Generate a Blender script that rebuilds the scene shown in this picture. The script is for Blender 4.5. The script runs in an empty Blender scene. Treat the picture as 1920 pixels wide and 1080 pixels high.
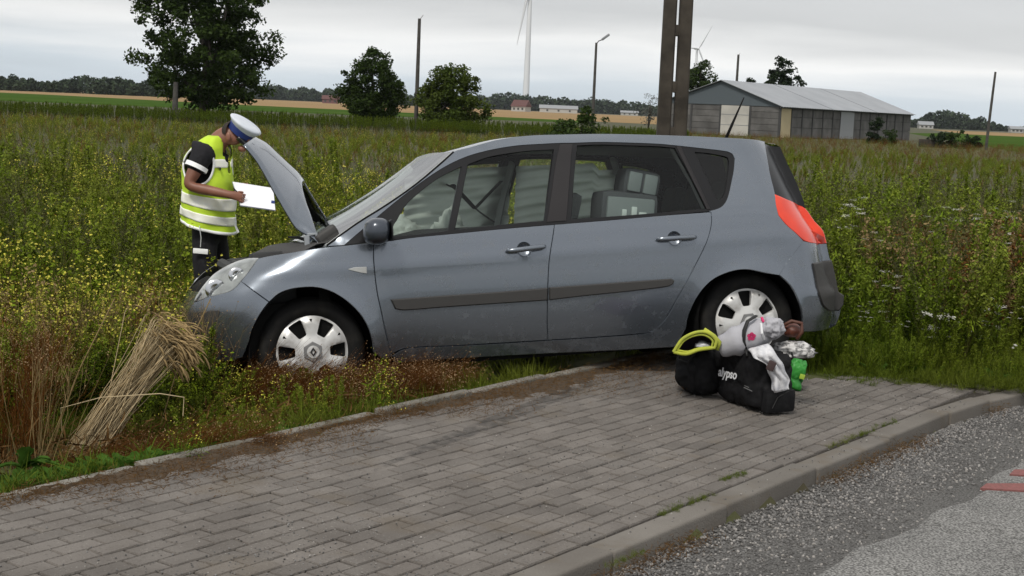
import bpy, bmesh, math, random
import numpy as np
from mathutils import Vector, Matrix, Euler
from mathutils.geometry import delaunay_2d_cdt

R_ = math.radians
SC = bpy.context.scene
COL = SC.collection
rng = np.random.default_rng(7)
random.seed(7)

# ------------------------------------------------------------------ camera
F_PX, CAM_H = 2900.0, 1.635
ROLL, PITCH = R_(2.43), math.atan(336.7 / F_PX)
_fw = Vector((0, math.cos(PITCH), -math.sin(PITCH)))
_u0 = Vector((0, math.sin(PITCH), math.cos(PITCH)))
_r0 = Vector((1, 0, 0))
_rt = math.cos(ROLL) * _r0 + math.sin(ROLL) * _u0
_up = -math.sin(ROLL) * _r0 + math.cos(ROLL) * _u0
CAM = Vector((0, 0, CAM_H))
cam_data = bpy.data.cameras.new("camera")
cam = bpy.data.objects.new("camera", cam_data)
COL.objects.link(cam)
cam.matrix_world = Matrix(((_rt.x, _up.x, -_fw.x, 0), (_rt.y, _up.y, -_fw.y, 0), (_rt.z, _up.z, -_fw.z, CAM_H), (0, 0, 0, 1)))
cam_data.sensor_width = 36.0
cam_data.lens = 36.0 * F_PX / 1920.0
cam_data.clip_start = 0.1
cam_data.clip_end = 20000.0
SC.camera = cam


def ray(px, py):
    return _fw * F_PX + _rt * (px - 960) + _up * (540 - py)


def at(px, py, Y):
    """The world point seen at a photo pixel, at distance Y in front of the camera."""
    d = ray(px, py)
    return CAM + d * (Y / d.y)


def on_ground(px, py, z=0.0):
    d = ray(px, py)
    return CAM + d * ((z - CAM_H) / d.z)


# ------------------------------------------------------------------ sky and sun
SUN_EL, SUN_AZ = R_(52), R_(200)      # azimuth clockwise from +Y (north): behind the camera, a little to the left
world = bpy.data.worlds.new("World")
SC.world = world
world.use_nodes = True
nt = world.node_tree
nt.nodes.clear()


def N(tree, typ, **kw):
    n = tree.nodes.new(typ)
    for k, v in kw.items():
        setattr(n, k, v)
    return n


def ramp(tree, fac, stops, interp='LINEAR'):
    n = N(tree, 'ShaderNodeValToRGB')
    n.color_ramp.interpolation = interp
    el = n.color_ramp.elements
    while len(el) < len(stops):
        el.new(0.5)
    for e, (p, c) in zip(el, stops):
        e.position = p
        e.color = (c[0], c[1], c[2], 1) if not isinstance(c, float) else (c, c, c, 1)
    if fac is not None:
        tree.links.new(fac, n.inputs[0])
    return n.outputs[0]


def mathn(tree, op, a, b=None, clamp=False):
    n = N(tree, 'ShaderNodeMath', operation=op, use_clamp=clamp)
    for i, v in enumerate((a, b)):
        if v is None:
            continue
        if isinstance(v, (int, float)):
            n.inputs[i].default_value = v
        else:
            tree.links.new(v, n.inputs[i])
    return n.outputs[0]


def mixc(tree, fac, a, b, blend='MIX'):
    n = N(tree, 'ShaderNodeMix', data_type='RGBA', blend_type=blend)
    for sock, v in ((n.inputs[0], fac), (n.inputs[6], a), (n.inputs[7], b)):
        if isinstance(v, (int, float)):
            sock.default_value = v
        elif isinstance(v, (tuple, list)):
            sock.default_value = (v[0], v[1], v[2], 1)
        else:
            tree.links.new(v, sock)
    return n.outputs[2]


sky = N(nt, 'ShaderNodeTexSky', sky_type='NISHITA')
sky.sun_disc = False
sky.sun_elevation = SUN_EL
sky.sun_rotation = SUN_AZ
bg_sky = N(nt, 'ShaderNodeBackground')
bg_sky.inputs[1].default_value = 0.08
nt.links.new(sky.outputs[0], bg_sky.inputs[0])
tc = N(nt, 'ShaderNodeTexCoord')
mp = N(nt, 'ShaderNodeMapping')
mp.inputs['Scale'].default_value = (1.0, 1.0, 9.0)
mp.inputs['Location'].default_value = (3.9, 0.39, 1.443)
nt.links.new(tc.outputs['Generated'], mp.inputs[0])
nz = N(nt, 'ShaderNodeTexNoise')
nz.inputs['Scale'].default_value = 2.0
nz.inputs['Detail'].default_value = 5.0
nz.inputs['Roughness'].default_value = 0.5
nz.inputs['Distortion'].default_value = 0.35
nt.links.new(mp.outputs[0], nz.inputs[0])
sep = N(nt, 'ShaderNodeSeparateXYZ')
nt.links.new(tc.outputs['Generated'], sep.inputs[0])
zshift = mathn(nt, 'ADD', sep.outputs[2], mathn(nt, 'MULTIPLY', mathn(nt, 'SUBTRACT', nz.outputs[0], 0.5), 0.095))
layers = ramp(nt, zshift, [(0.0, (0.54, 0.61, 0.67)), (0.022, (0.58, 0.645, 0.70)), (0.036, (0.74, 0.765, 0.785)),
                           (0.048, (0.86, 0.86, 0.855)), (0.066, (0.565, 0.57, 0.575)), (0.16, (0.60, 0.605, 0.61)),
                           (0.4, (0.72, 0.72, 0.72)), (1.0, (0.82, 0.82, 0.81))])
grain = ramp(nt, nz.outputs[0], [(0.28, 0.76), (0.5, 1.0), (0.72, 1.12)])
bg_cloud = N(nt, 'ShaderNodeBackground')
bg_cloud.inputs[1].default_value = 1.18
nt.links.new(mixc(nt, 1.0, layers, grain, 'MULTIPLY'), bg_cloud.inputs[0])
mixw = N(nt, 'ShaderNodeMixShader')
mixw.inputs[0].default_value = 0.9
nt.links.new(bg_sky.outputs[0], mixw.inputs[1])
nt.links.new(bg_cloud.outputs[0], mixw.inputs[2])
wout = N(nt, 'ShaderNodeOutputWorld')
nt.links.new(mixw.outputs[0], wout.inputs[0])

sun_data = bpy.data.lights.new("sun", 'SUN')
sun_data.energy = 2.2
sun_data.angle = R_(12)
sun_data.color = (1.0, 0.95, 0.87)
sun = bpy.data.objects.new("sun", sun_data)
COL.objects.link(sun)
_sd = Vector((math.sin(SUN_AZ) * math.cos(SUN_EL), math.cos(SUN_AZ) * math.cos(SUN_EL), math.sin(SUN_EL)))
sun.rotation_euler = _sd.to_track_quat('Z', 'Y').to_euler()

SC.view_settings.view_transform = 'Standard'
SC.view_settings.look = 'None'
SC.view_settings.exposure = 0.0
SC.view_settings.gamma = 1.0
SC.view_settings.use_curve_mapping = False
SC.render.engine = 'CYCLES'
SC.cycles.max_bounces = 8
SC.cycles.transparent_max_bounces = 16
SC.cycles.use_denoising = True


# ------------------------------------------------------------------ helpers
def tag(o, label=None, cat=None, group=None, kind=None):
    if label:
        o["label"] = label
    if cat:
        o["category"] = cat
    if group:
        o["group"] = group
    if kind:
        o["kind"] = kind
    return o


def empty(name, loc=(0, 0, 0), rz=0.0, label=None, cat=None, group=None):
    o = bpy.data.objects.new(name, None)
    COL.objects.link(o)
    o.location = loc
    o.rotation_euler = (0, 0, rz)
    return tag(o, label, cat, group)


def link(name, me, parent=None, mats=None):
    o = bpy.data.objects.new(name, me)
    COL.objects.link(o)
    if parent is not None:
        o.parent = parent
    if mats is not None:
        if not isinstance(mats, (list, tuple)):
            mats = [mats]
        for m in mats:
            me.materials.append(m)
    return o


def copy_tree(o, parent=None):
    c = o.copy()
    COL.objects.link(c)
    c.parent = parent
    for ch in list(o.children):
        copy_tree(ch, c)
    return c


class MB:
    """Collects vertices and faces of one mesh."""

    def __init__(s):
        s.v, s.f, s.m = [], [], []
        s.k = 0

    def add(s, vs, fs, mi=0):
        b = len(s.v)
        s.v.extend([tuple(p) for p in vs])
        for f in fs:
            s.f.append(tuple(b + i for i in f))
            s.m.append(mi)
        return s

    def box(s, x0, x1, y0, y1, z0, z1, mi=0, M=None):
        vs = [Vector((x, y, z)) for z in (z0, z1) for x, y in ((x0, y0), (x1, y0), (x1, y1), (x0, y1))]
        if M is not None:
            vs = [M @ p for p in vs]
        return s.add(vs, [(3, 2, 1, 0), (4, 5, 6, 7), (0, 1, 5, 4), (1, 2, 6, 5), (2, 3, 7, 6), (3, 0, 4, 7)], mi)

    def rbox(s, x0, x1, y0, y1, z0, z1, b=0.02, mi=0, M=None, seg=2):
        """A box with all edges rounded."""
        bm = bmesh.new()
        bmesh.ops.create_cube(bm, size=1.0)
        for v in bm.verts:
            v.co = Vector(((x0 + x1) / 2 + v.co.x * (x1 - x0), (y0 + y1) / 2 + v.co.y * (y1 - y0), (z0 + z1) / 2 + v.co.z * (z1 - z0)))
        bmesh.ops.bevel(bm, geom=list(bm.edges), offset=b, segments=seg, profile=0.6, affect='EDGES', clamp_overlap=True)
        bm.verts.index_update()
        vs = [(M @ v.co) if M is not None else v.co.copy() for v in bm.verts]
        s.add(vs, [tuple(v.index for v in f.verts) for f in bm.faces], mi)
        bm.free()
        return s

    def tube(s, pts, rad, n=6, mi=0, caps=True, squash=None):
        pts = [Vector(p) for p in pts]
        if not isinstance(rad, (list, tuple)):
            rad = [rad] * len(pts)
        rings = []
        ref = None
        for i, p in enumerate(pts):
            t = (pts[min(i + 1, len(pts) - 1)] - pts[max(i - 1, 0)])
            if t.length < 1e-9:
                t = Vector((0, 0, 1))
            t.normalize()
            if ref is None:
                ref = Vector((0, 0, 1)) if abs(t.z) < 0.9 else Vector((1, 0, 0))
            u = (ref - t * ref.dot(t)).normalized()
            w = t.cross(u)
            ref = u
            a, b = (1, 1) if squash is None else squash
            rings.append([p + (u * math.cos(2 * math.pi * k / n) * a + w * math.sin(2 * math.pi * k / n) * b) * rad[i] for k in range(n)])
        vs = [q for r in rings for q in r]
        fs = []
        for i in range(len(pts) - 1):
            for k in range(n):
                k2 = (k + 1) % n
                fs.append((i * n + k, i * n + k2, (i + 1) * n + k2, (i + 1) * n + k))
        if caps:
            fs.append(tuple(range(n - 1, -1, -1)))
            fs.append(tuple((len(pts) - 1) * n + k for k in range(n)))
        return s.add(vs, fs, mi)

    def lathe(s, prof, n=32, axis='y', mi=0, c=(0, 0, 0), a0=0.0, a1=2 * math.pi, M=None):
        """prof: (radius, position along the axis)."""
        full = abs(a1 - a0 - 2 * math.pi) < 1e-6
        m = n if full else n + 1
        vs = []
        for r, h in prof:
            for k in range(m):
                a = a0 + (a1 - a0) * k / n
                if axis == 'y':
                    p = Vector((c[0] + r * math.cos(a), c[1] + h, c[2] + r * math.sin(a)))
                else:
                    p = Vector((c[0] + r * math.cos(a), c[1] + r * math.sin(a), c[2] + h))
                vs.append(M @ p if M is not None else p)
        fs = []
        for i in range(len(prof) - 1):
            for k in range(n):
                k2 = (k + 1) % m
                q = (i * m + k, i * m + k2, (i + 1) * m + k2, (i + 1) * m + k)
                fs.append(q if axis == 'z' else q[::-1])
        return s.add(vs, fs, mi)

    def grid(s, P, mi=0, flip=False, closed=False):
        """P[i][j] points."""
        h, w = len(P), len(P[0])
        fs = []
        for i in range(h - 1):
            for j in range(w if closed else w - 1):
                j2 = (j + 1) % w
                q = (i * w + j, i * w + j2, (i + 1) * w + j2, (i + 1) * w + j)
                fs.append(q[::-1] if flip else q)
        return s.add([p for row in P for p in row], fs, mi)

    def mesh(s, name, smooth=False, angle=None):
        me = bpy.data.meshes.new(name)
        me.from_pydata([tuple(p) for p in s.v], [], s.f)
        me.polygons.foreach_set("material_index", s.m)
        if smooth:
            me.polygons.foreach_set("use_smooth", [True] * len(s.f))
            if angle is not None:
                me.set_sharp_from_angle(angle=R_(angle))
        me.update()
        return me

    def build(s, name, mats, parent=None, smooth=False, angle=None):
        return link(name, s.mesh(name, smooth, angle), parent, mats)


def fast_mesh(name, V, Fq, mi=None, smooth=False):
    """Mesh from numpy arrays: V (n,3), Fq (m,k) with k corners each."""
    me = bpy.data.meshes.new(name)
    V = np.asarray(V, np.float32)
    Fq = np.asarray(Fq, np.int32)
    m, k = Fq.shape
    me.vertices.add(len(V))
    me.vertices.foreach_set("co", V.ravel())
    me.loops.add(m * k)
    me.loops.foreach_set("vertex_index", Fq.ravel())
    me.polygons.add(m)
    me.polygons.foreach_set("loop_start", np.arange(0, m * k, k, dtype=np.int32))
    me.polygons.foreach_set("loop_total", np.full(m, k, np.int32))
    if mi is not None:
        me.polygons.foreach_set("material_index", np.asarray(mi, np.int32))
    if smooth:
        me.polygons.foreach_set("use_smooth", np.ones(m, bool))
    me.update(calc_edges=True)
    return me


def sub_smooth(o, lv=1):
    md = o.modifiers.new("subdivision", 'SUBSURF')
    md.levels = md.render_levels = lv
    return o


# ------------------------------------------------------------------ materials
MATS = {}


def mat(name, c, rough=0.6, metal=0.0, c2=None, scale=8.0, bump=0.0, bscale=None, coat=0.0, spec=0.5, detail=4.0,
        island=None, objrand=None, trans=0.0, stops=(0.35, 0.65), space='Object', sheen=0.0):
    """Procedural principled material: colour c mottled with c2 by noise, value varied per island / per object."""
    m = bpy.data.materials.new(name)
    m.use_nodes = True
    t = m.node_tree
    b = t.nodes['Principled BSDF']
    b.inputs['Roughness'].default_value = rough
    b.inputs['Metallic'].default_value = metal
    b.inputs['Specular IOR Level'].default_value = spec
    if coat:
        b.inputs['Coat Weight'].default_value = coat
        b.inputs['Coat Roughness'].default_value = 0.04
    if sheen:
        b.inputs['Sheen Weight'].default_value = sheen
    tcn = N(t, 'ShaderNodeTexCoord')
    col = None
    nzz = None
    if space == 'World':
        src = N(t, 'ShaderNodeNewGeometry').outputs['Position']
    else:
        src = tcn.outputs['Object']
    if c2 is not None:
        nzz = N(t, 'ShaderNodeTexNoise')
        nzz.inputs['Scale'].default_value = scale
        nzz.inputs['Detail'].default_value = detail
        t.links.new(src, nzz.inputs[0])
        col = ramp(t, nzz.outputs[0], [(stops[0], c), (stops[1], c2)])
    if island is not None or objrand is not None:
        if island is not None:
            rv = N(t, 'ShaderNodeNewGeometry').outputs['Random Per Island']
            if objrand is not None:
                rv = mathn(t, 'FRACT', mathn(t, 'ADD', rv, N(t, 'ShaderNodeObjectInfo').outputs['Random']))
            lo, hi = island
        else:
            rv = N(t, 'ShaderNodeObjectInfo').outputs['Random']
            lo, hi = objrand
        val = ramp(t, rv, [(0.0, lo), (1.0, hi)])
        base = col if col is not None else c
        col = mixc(t, 1.0, base, val, 'MULTIPLY')
    if col is not None:
        t.links.new(col, b.inputs['Base Color'])
    else:
        b.inputs['Base Color'].default_value = (c[0], c[1], c[2], 1)
    if bump:
        bn = N(t, 'ShaderNodeTexNoise')
        bn.inputs['Scale'].default_value = bscale or scale * 4
        bn.inputs['Detail'].default_value = 4
        t.links.new(src, bn.inputs[0])
        bp = N(t, 'ShaderNodeBump')
        bp.inputs['Strength'].default_value = min(1.0, bump)
        bp.inputs['Distance'].default_value = 0.01
        t.links.new(bn.outputs[0], bp.inputs['Height'])
        t.links.new(bp.outputs[0], b.inputs['Normal'])
    if trans:
        tr = N(t, 'ShaderNodeBsdfTranslucent')
        if col is not None:
            t.links.new(col, tr.inputs[0])
        else:
            tr.inputs[0].default_value = (c[0], c[1], c[2], 1)
        ms = N(t, 'ShaderNodeMixShader')
        ms.inputs[0].default_value = trans
        t.links.new(b.outputs[0], ms.inputs[1])
        t.links.new(tr.outputs[0], ms.inputs[2])
        t.links.new(ms.outputs[0], t.nodes['Material Output'].inputs[0])
    MATS[name] = m
    return m


def glass_mat(name, tint, refl=1.0):
    """Thin window glass: tinted see-through with a fresnel reflection."""
    m = bpy.data.materials.new(name)
    m.use_nodes = True
    t = m.node_tree
    t.nodes.remove(t.nodes['Principled BSDF'])
    tp = N(t, 'ShaderNodeBsdfTransparent')
    tp.inputs[0].default_value = (*tint, 1)
    gl = N(t, 'ShaderNodeBsdfGlossy')
    gl.inputs['Roughness'].default_value = 0.02
    fr = N(t, 'ShaderNodeFresnel')
    fr.inputs[0].default_value = 1.5
    ms = N(t, 'ShaderNodeMixShader')
    t.links.new(mathn(t, 'MULTIPLY', fr.outputs[0], refl), ms.inputs[0])
    t.links.new(tp.outputs[0], ms.inputs[1])
    t.links.new(gl.outputs[0], ms.inputs[2])
    t.links.new(ms.outputs[0], t.nodes['Material Output'].inputs[0])
    MATS[name] = m
    return m
# ------------------------------------------------------------------ the ground, pavement, kerb and road
K0 = np.array([0.426, 5.648])              # a point of the kerb's front edge
DR = np.array([0.5616, 0.8274])            # along the road
NR = np.array([-0.8274, 0.5616])           # from the road into the field
SLOPE = 0.04                               # the pavement falls towards the road
EDGE = 1.98                                # distance from kerb front to the rear edging


def la(l, a, z=0.0):
    p = K0 + DR * l + NR * a
    return Vector((p[0], p[1], z))


def to_la(x, y):
    q = np.stack([np.asarray(x, float) - K0[0], np.asarray(y, float) - K0[1]])
    return DR[0] * q[0] + DR[1] * q[1], NR[0] * q[0] + NR[1] * q[1]


def sst(a, b, x):
    t = np.clip((np.asarray(x, float) - a) / (b - a), 0, 1)
    return t * t * (3 - 2 * t)


def ground_z(x, y):
    """Height of the earth (field, ditch) at x, y."""
    x = np.asarray(x, float)
    y = np.asarray(y, float)
    l, a = to_la(x, y)
    pav = SLOPE * np.clip(a, -0.2, EDGE) - 0.045
    low = -0.115 + 0.19 * sst(-0.9, 1.5, x) - 0.05 * sst(1.8, 4.0, x)
    low = low - 0.09 * sst(9.3, 11.0, y) * sst(-0.6, -1.6, x)
    low = low - 0.17 * sst(9.5, 10.5, y) * sst(-2.2, -1.6, x) * (1 - sst(1.4, 2.2, x)) * (1 - sst(12.0, 14.0, y))
    z = np.where(a > EDGE, pav + (low - pav) * sst(EDGE, EDGE + 0.75, a), pav)
    right = (a < EDGE) & (y > 9.55) & (x > 1.5)
    z = np.where(right, 0.02 + (pav + 0.045 - 0.02) * (1 - sst(9.55, 10.2, y)), z)
    z = np.where((a < 0) & (y < 10.2), -0.16, z)
    far = sst(13.0, 20.0, y)
    return z * (1 - far) + (-0.03) * far


def ground_mesh():
    xs = np.unique(np.concatenate([np.linspace(-6, 6, 121), np.linspace(-60, 60, 81), np.linspace(-6000, 6000, 41)]))
    ys = np.unique(np.concatenate([np.linspace(3, 16, 131), np.linspace(-10, 80, 61), np.linspace(-400, 9000, 48)]))
    X, Y = np.meshgrid(xs, ys)
    Z = ground_z(X, Y)
    V = np.stack([X.ravel(), Y.ravel(), Z.ravel()], 1)
    w, h = len(xs), len(ys)
    i = (np.arange(h - 1)[:, None] * w + np.arange(w - 1)[None]).ravel()
    return fast_mesh("ground", V, np.stack([i, i + 1, i + w + 1, i + w], 1), smooth=True)


m_soil = mat("soil", (0.040, 0.034, 0.014), 0.95, c2=(0.055, 0.062, 0.016), scale=0.9, bump=0.8, bscale=30, space='World')
g = link("ground", ground_mesh(), None, m_soil)
tag(g, "dark earth and low green growth of the flat open field", "ground", kind='structure')

# paving: sand bed and single bricks
m_bed = mat("joint_sand", (0.022, 0.017, 0.012), 0.95, c2=(0.035, 0.028, 0.020), scale=20, space='World')
m_pav = mat("paver_concrete", (0.163, 0.147, 0.132), 0.92, c2=(0.118, 0.104, 0.092), scale=3.5, bump=0.6, bscale=110,
            island=(0.84, 1.10), objrand=(0.84, 1.10), space='World', detail=8)


def worn(m, dark, sc, thr, amt=1.0):
    """Adds speckle and stain to an existing material's base colour."""
    t = m.node_tree
    b = t.nodes['Principled BSDF']
    src = b.inputs['Base Color'].links[0].from_socket
    pos = N(t, 'ShaderNodeNewGeometry').outputs['Position']
    n1 = N(t, 'ShaderNodeTexNoise')
    n1.inputs['Scale'].default_value = sc
    n1.inputs['Detail'].default_value = 3
    n1.inputs['Roughness'].default_value = 0.7
    t.links.new(pos, n1.inputs[0])
    f = ramp(t, n1.outputs[0], [(thr, 0.0), (thr + 0.1, amt)])
    t.links.new(mixc(t, f, src, dark), b.inputs['Base Color'])


worn(m_pav, (0.06, 0.052, 0.044), 75.0, 0.58, 0.75)
worn(m_pav, (0.33, 0.31, 0.28), 95.0, 0.62, 0.7)
worn(m_pav, (0.12, 0.095, 0.065), 1.6, 0.56, 0.38)

pavement = empty("pavement", (0, 0, 0))
tag(pavement, "grey concrete brick pavement sloping to the kerb", "pavement", kind='structure')
L0, L1 = -3.4, 5.6


def kerb_a(l):
    """Offset of the kerb's front edge at l: straight, then bending away to the right."""
    r, prev = 0.0, 3.804
    for ln, dg in ((0.602, 4), (0.782, 9), (0.782, 14), (2.0, 19)):
        r -= math.tan(R_(dg)) * min(max(l - prev, 0), ln)
        prev += ln
    return r


PL, PA = 0.183, 0.0835


def pav_in(l, a):
    p = K0 + DR * l + NR * a
    lim = 9.62 + 0.10 * math.sin(p[0] * 3.1) + 0.12 * (p[0] - 1.9)
    if p[0] > 1.55 and p[1] > lim:
        return False
    return kerb_a(l) + 0.130 + PA / 2 < a < EDGE - 0.045


b = MB()
P = [[la(l, a, SLOPE * a - 0.017) for a in np.linspace(kerb_a(l) + 0.11, EDGE, 10)] for l in np.linspace(L0, L1, 60)]
b.grid(P, flip=True)
b.build("sand_bed", m_bed, pavement)

PL, PA = 0.183, 0.0835


def paver_mb(mb, ctr, ql, qa, h, tl, ta, yaw):
    """One brick with chamfered top edges: 18 triangles."""
    c = 0.006
    vs = []
    for (sx, sy, z) in [(ql, qa, -0.05), (ql, qa, h - c), (ql - c, qa - c, h)]:
        for ux, uy in ((-1, -1), (1, -1), (1, 1), (-1, 1)):
            u, v = ux * sx / 2, uy * sy / 2
            u, v = u * math.cos(yaw) - v * math.sin(yaw), u * math.sin(yaw) + v * math.cos(yaw)
            zz = z + (tl * u + ta * v if z > -0.04 else 0)
            vs.append(ctr + Vector((DR[0] * u + NR[0] * v, DR[1] * u + NR[1] * v, zz + SLOPE * v)))
    fs = [(8, 9, 10, 11)]
    for k in range(4):
        k2 = (k + 1) % 4
        fs += [(k, k2, 4 + k2, 4 + k), (4 + k, 4 + k2, 8 + k2, 8 + k)]
    mb.add(vs, fs)


def in_frame(p, mx=0.0):
    v = Vector(p) - CAM
    z = v.dot(_fw)
    return z > 0.3 and abs(v.dot(_rt) / z) < (960 + mx) / F_PX and abs(v.dot(_up) / z) < (540 + mx) / F_PX


pav = []
row = 0
a = 0.137 + PA / 2 - 6 * PA
while a < EDGE - 0.045:
    off = (row % 2) * PL / 2 + rng.normal(0, 0.006)
    for k in range(int((L1 - L0) / PL)):
        l = L0 + off + k * PL
        if pav_in(l, a):
            p = la(l, a, SLOPE * a)
            pav.append((not in_frame(p, 60), (p - CAM).length, l, a))
    a += PA
    row += 1
pav.sort()
rest = MB()
for i, (outside, dist, l, a) in enumerate(pav):
    h = float(rng.normal(0, 0.0016))
    args = (PL - 0.0100, PA - 0.0068, h, float(rng.normal(0, 0.008)), float(rng.normal(0, 0.014)), float(rng.normal(0, 0.008)))
    ctr = la(l, a, SLOPE * a)
    if i < 300 and not outside:
        mb = MB()
        paver_mb(mb, Vector((0, 0, 0)), *args)
        o = mb.build("paver", m_pav, pavement)
        o.location = ctr
    else:
        paver_mb(rest, ctr, *args)
o = rest.build("paver_field", m_pav, pavement)
o["kind"] = "stuff"

# kerb stones
m_kerb = mat("kerb_concrete", (0.165, 0.151, 0.133), 0.9, c2=(0.122, 0.109, 0.094), scale=2.5, bump=0.4, bscale=120, space='World', detail=8, objrand=(0.92, 1.06))
worn(m_kerb, (0.09, 0.075, 0.055), 60.0, 0.62, 0.5)
worn(m_kerb, (0.11, 0.085, 0.055), 2.3, 0.55, 0.45)
kerb = empty("kerb", (0, 0, 0))
tag(kerb, "row of grey concrete kerb stones between pavement and road", "kerb", kind='structure')


def stone(name, parent, p0, ang, length, width, top, depth, bev, m, seg=3):
    b = MB()
    b.rbox(0.003, length - 0.003, 0, width, -depth, top, bev, seg=seg)
    o = b.build(name, m, parent, smooth=True, angle=40)
    o.location = p0
    o.rotation_euler = (float(rng.normal(0, 0.006)), float(rng.normal(0, 0.003)), ang)
    return o


ANG = math.atan2(DR[1], DR[0])
for k in range(-4, 4):
    p = la(k * 0.951, float(rng.normal(0, 0.003)), float(rng.normal(0, 0.002)))
    stone("kerb_stone", kerb, p, ANG, 0.951, 0.13, 0.0, 0.25, 0.016, m_kerb)
p = la(4 * 0.951, 0, 0)
stone("kerb_stone", kerb, p, ANG - R_(4), 0.60, 0.13, 0.0, 0.25, 0.016, m_kerb)
p = p + Vector((math.cos(ANG - R_(4)), math.sin(ANG - R_(4)), 0)) * 0.602
for k in range(3):
    stone("kerb_stone", kerb, p, ANG - R_(9 + 5 * k), 0.78, 0.13, -0.008 * (k + 1), 0.25, 0.016, m_kerb)
    p = p + Vector((math.cos(ANG - R_(9 + 5 * k)), math.sin(ANG - R_(9 + 5 * k)), 0)) * 0.782

# rear edging, thin old concrete strips half grown over
m_edge = mat("edging_concrete", (0.225, 0.21, 0.185), 0.92, c2=(0.12, 0.11, 0.085), scale=6, bump=0.6, bscale=60, space='World', detail=8, objrand=(0.85, 1.08))
edging = empty("edging", (0, 0, 0))
tag(edging, "low weathered concrete edging along the back of the pavement", "edging", kind='structure')
for k in range(-3, 7):
    l = k * 0.78 - 0.55
    if la(l + 0.4, EDGE).x > 1.75:
        break
    o = stone("edging_stone", edging, la(l, EDGE - 0.03 + float(rng.normal(0, 0.012)), SLOPE * EDGE), ANG + float(rng.normal(0, 0.012)), 0.76, 0.062,
              0.026 + float(rng.normal(0, 0.008)), 0.2, 0.013, m_edge)

# road: old pale asphalt with a darker patched strip along the kerb
ROAD_Z = -0.094


def asphalt(name, dark, lite, crack):
    m = mat(name, dark, 0.95, c2=lite, scale=105, bump=0.9, bscale=190, space='World', detail=3, stops=(0.40, 0.62))
    t = m.node_tree
    bb = t.nodes['Principled BSDF']
    src = bb.inputs['Base Color'].links[0].from_socket
    pos = N(t, 'ShaderNodeNewGeometry').outputs['Position']
    big = N(t, 'ShaderNodeTexNoise')
    big.inputs['Scale'].default_value = 2.2
    big.inputs['Detail'].default_value = 6
    t.links.new(pos, big.inputs[0])
    out = mixc(t, 1.0, src, ramp(t, big.outputs[0], [(0.3, 0.82), (0.7, 1.14)]), 'MULTIPLY')
    if crack:
        vor = N(t, 'ShaderNodeTexVoronoi', feature='DISTANCE_TO_EDGE')
        vor.inputs['Scale'].default_value = 1.3
        ds = N(t, 'ShaderNodeVectorMath', operation='ADD')
        wob = N(t, 'ShaderNodeTexNoise')
        wob.inputs['Scale'].default_value = 6
        wob.inputs['Detail'].default_value = 5
        t.links.new(pos, wob.inputs[0])
        sc2 = N(t, 'ShaderNodeVectorMath', operation='SCALE')
        sc2.inputs[3].default_value = 0.55
        t.links.new(wob.outputs[1], sc2.inputs[0])
        t.links.new(pos, ds.inputs[0])
        t.links.new(sc2.outputs[0], ds.inputs[1])
        t.links.new(ds.outputs[0], vor.inputs[0])
        f = ramp(t, vor.outputs[0], [(0.0, 0.7), (0.005, 0.5), (0.010, 0.0)])
        out = mixc(t, f, out, (0.05, 0.047, 0.042))
    t.links.new(out, bb.inputs['Base Color'])
    return m


m_asph = asphalt("patched_asphalt", (0.060, 0.058, 0.055), (0.165, 0.160, 0.152), False)
m_old = asphalt("old_asphalt", (0.085, 0.083, 0.08), (0.36, 0.355, 0.34), True)
road = empty("road", (0, 0, 0))
tag(road, "worn asphalt road with a loose gravel strip along the kerb", "road", kind='structure')
b = MB()
P = [[la(l, a, ROAD_Z + 0.012 * (1 - min(1, abs(a) / 0.25)) * 1.0) for a in np.linspace(0.05, -0.66, 8)] for l in np.linspace(-5, 9, 30)]
b.grid(P)
b.build("gutter_strip", m_asph, road, smooth=True)
b = MB()
P = []
for l in np.linspace(-5, 9, 141):
    e = -0.60 + 0.03 * math.sin(l * 2.3) + 0.022 * math.sin(l * 7.1 + 1) + float(rng.normal(0, 0.007))
    P.append([la(l, a, ROAD_Z + 0.006 + (0.0 if k else -0.006)) for k, a in enumerate([e, e - 0.01, -1.2, -2.2, -4, -7])])
b.grid(P)
b.build("carriageway", m_old, road, smooth=True)
m_red = mat("red_road_paint", (0.24, 0.085, 0.08), 0.85, c2=(0.17, 0.07, 0.062), scale=60, bump=0.5, bscale=120, space='World')
for q in ([(1850, 906), (1838, 915), (2010, 925), (2010, 906)], [(1902, 880), (1893, 889), (2010, 896), (2010, 880)]):
    b = MB()
    top = [on_ground(x, y, ROAD_Z + 0.014) for x, y in q]
    bot = [v - Vector((0, 0, 0.013)) for v in top]
    b.add(top + bot, [(3, 2, 1, 0)] + [(k, (k + 1) % 4, 4 + (k + 1) % 4, 4 + k) for k in range(4)])
    b.build("red_marking", m_red, road)
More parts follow.
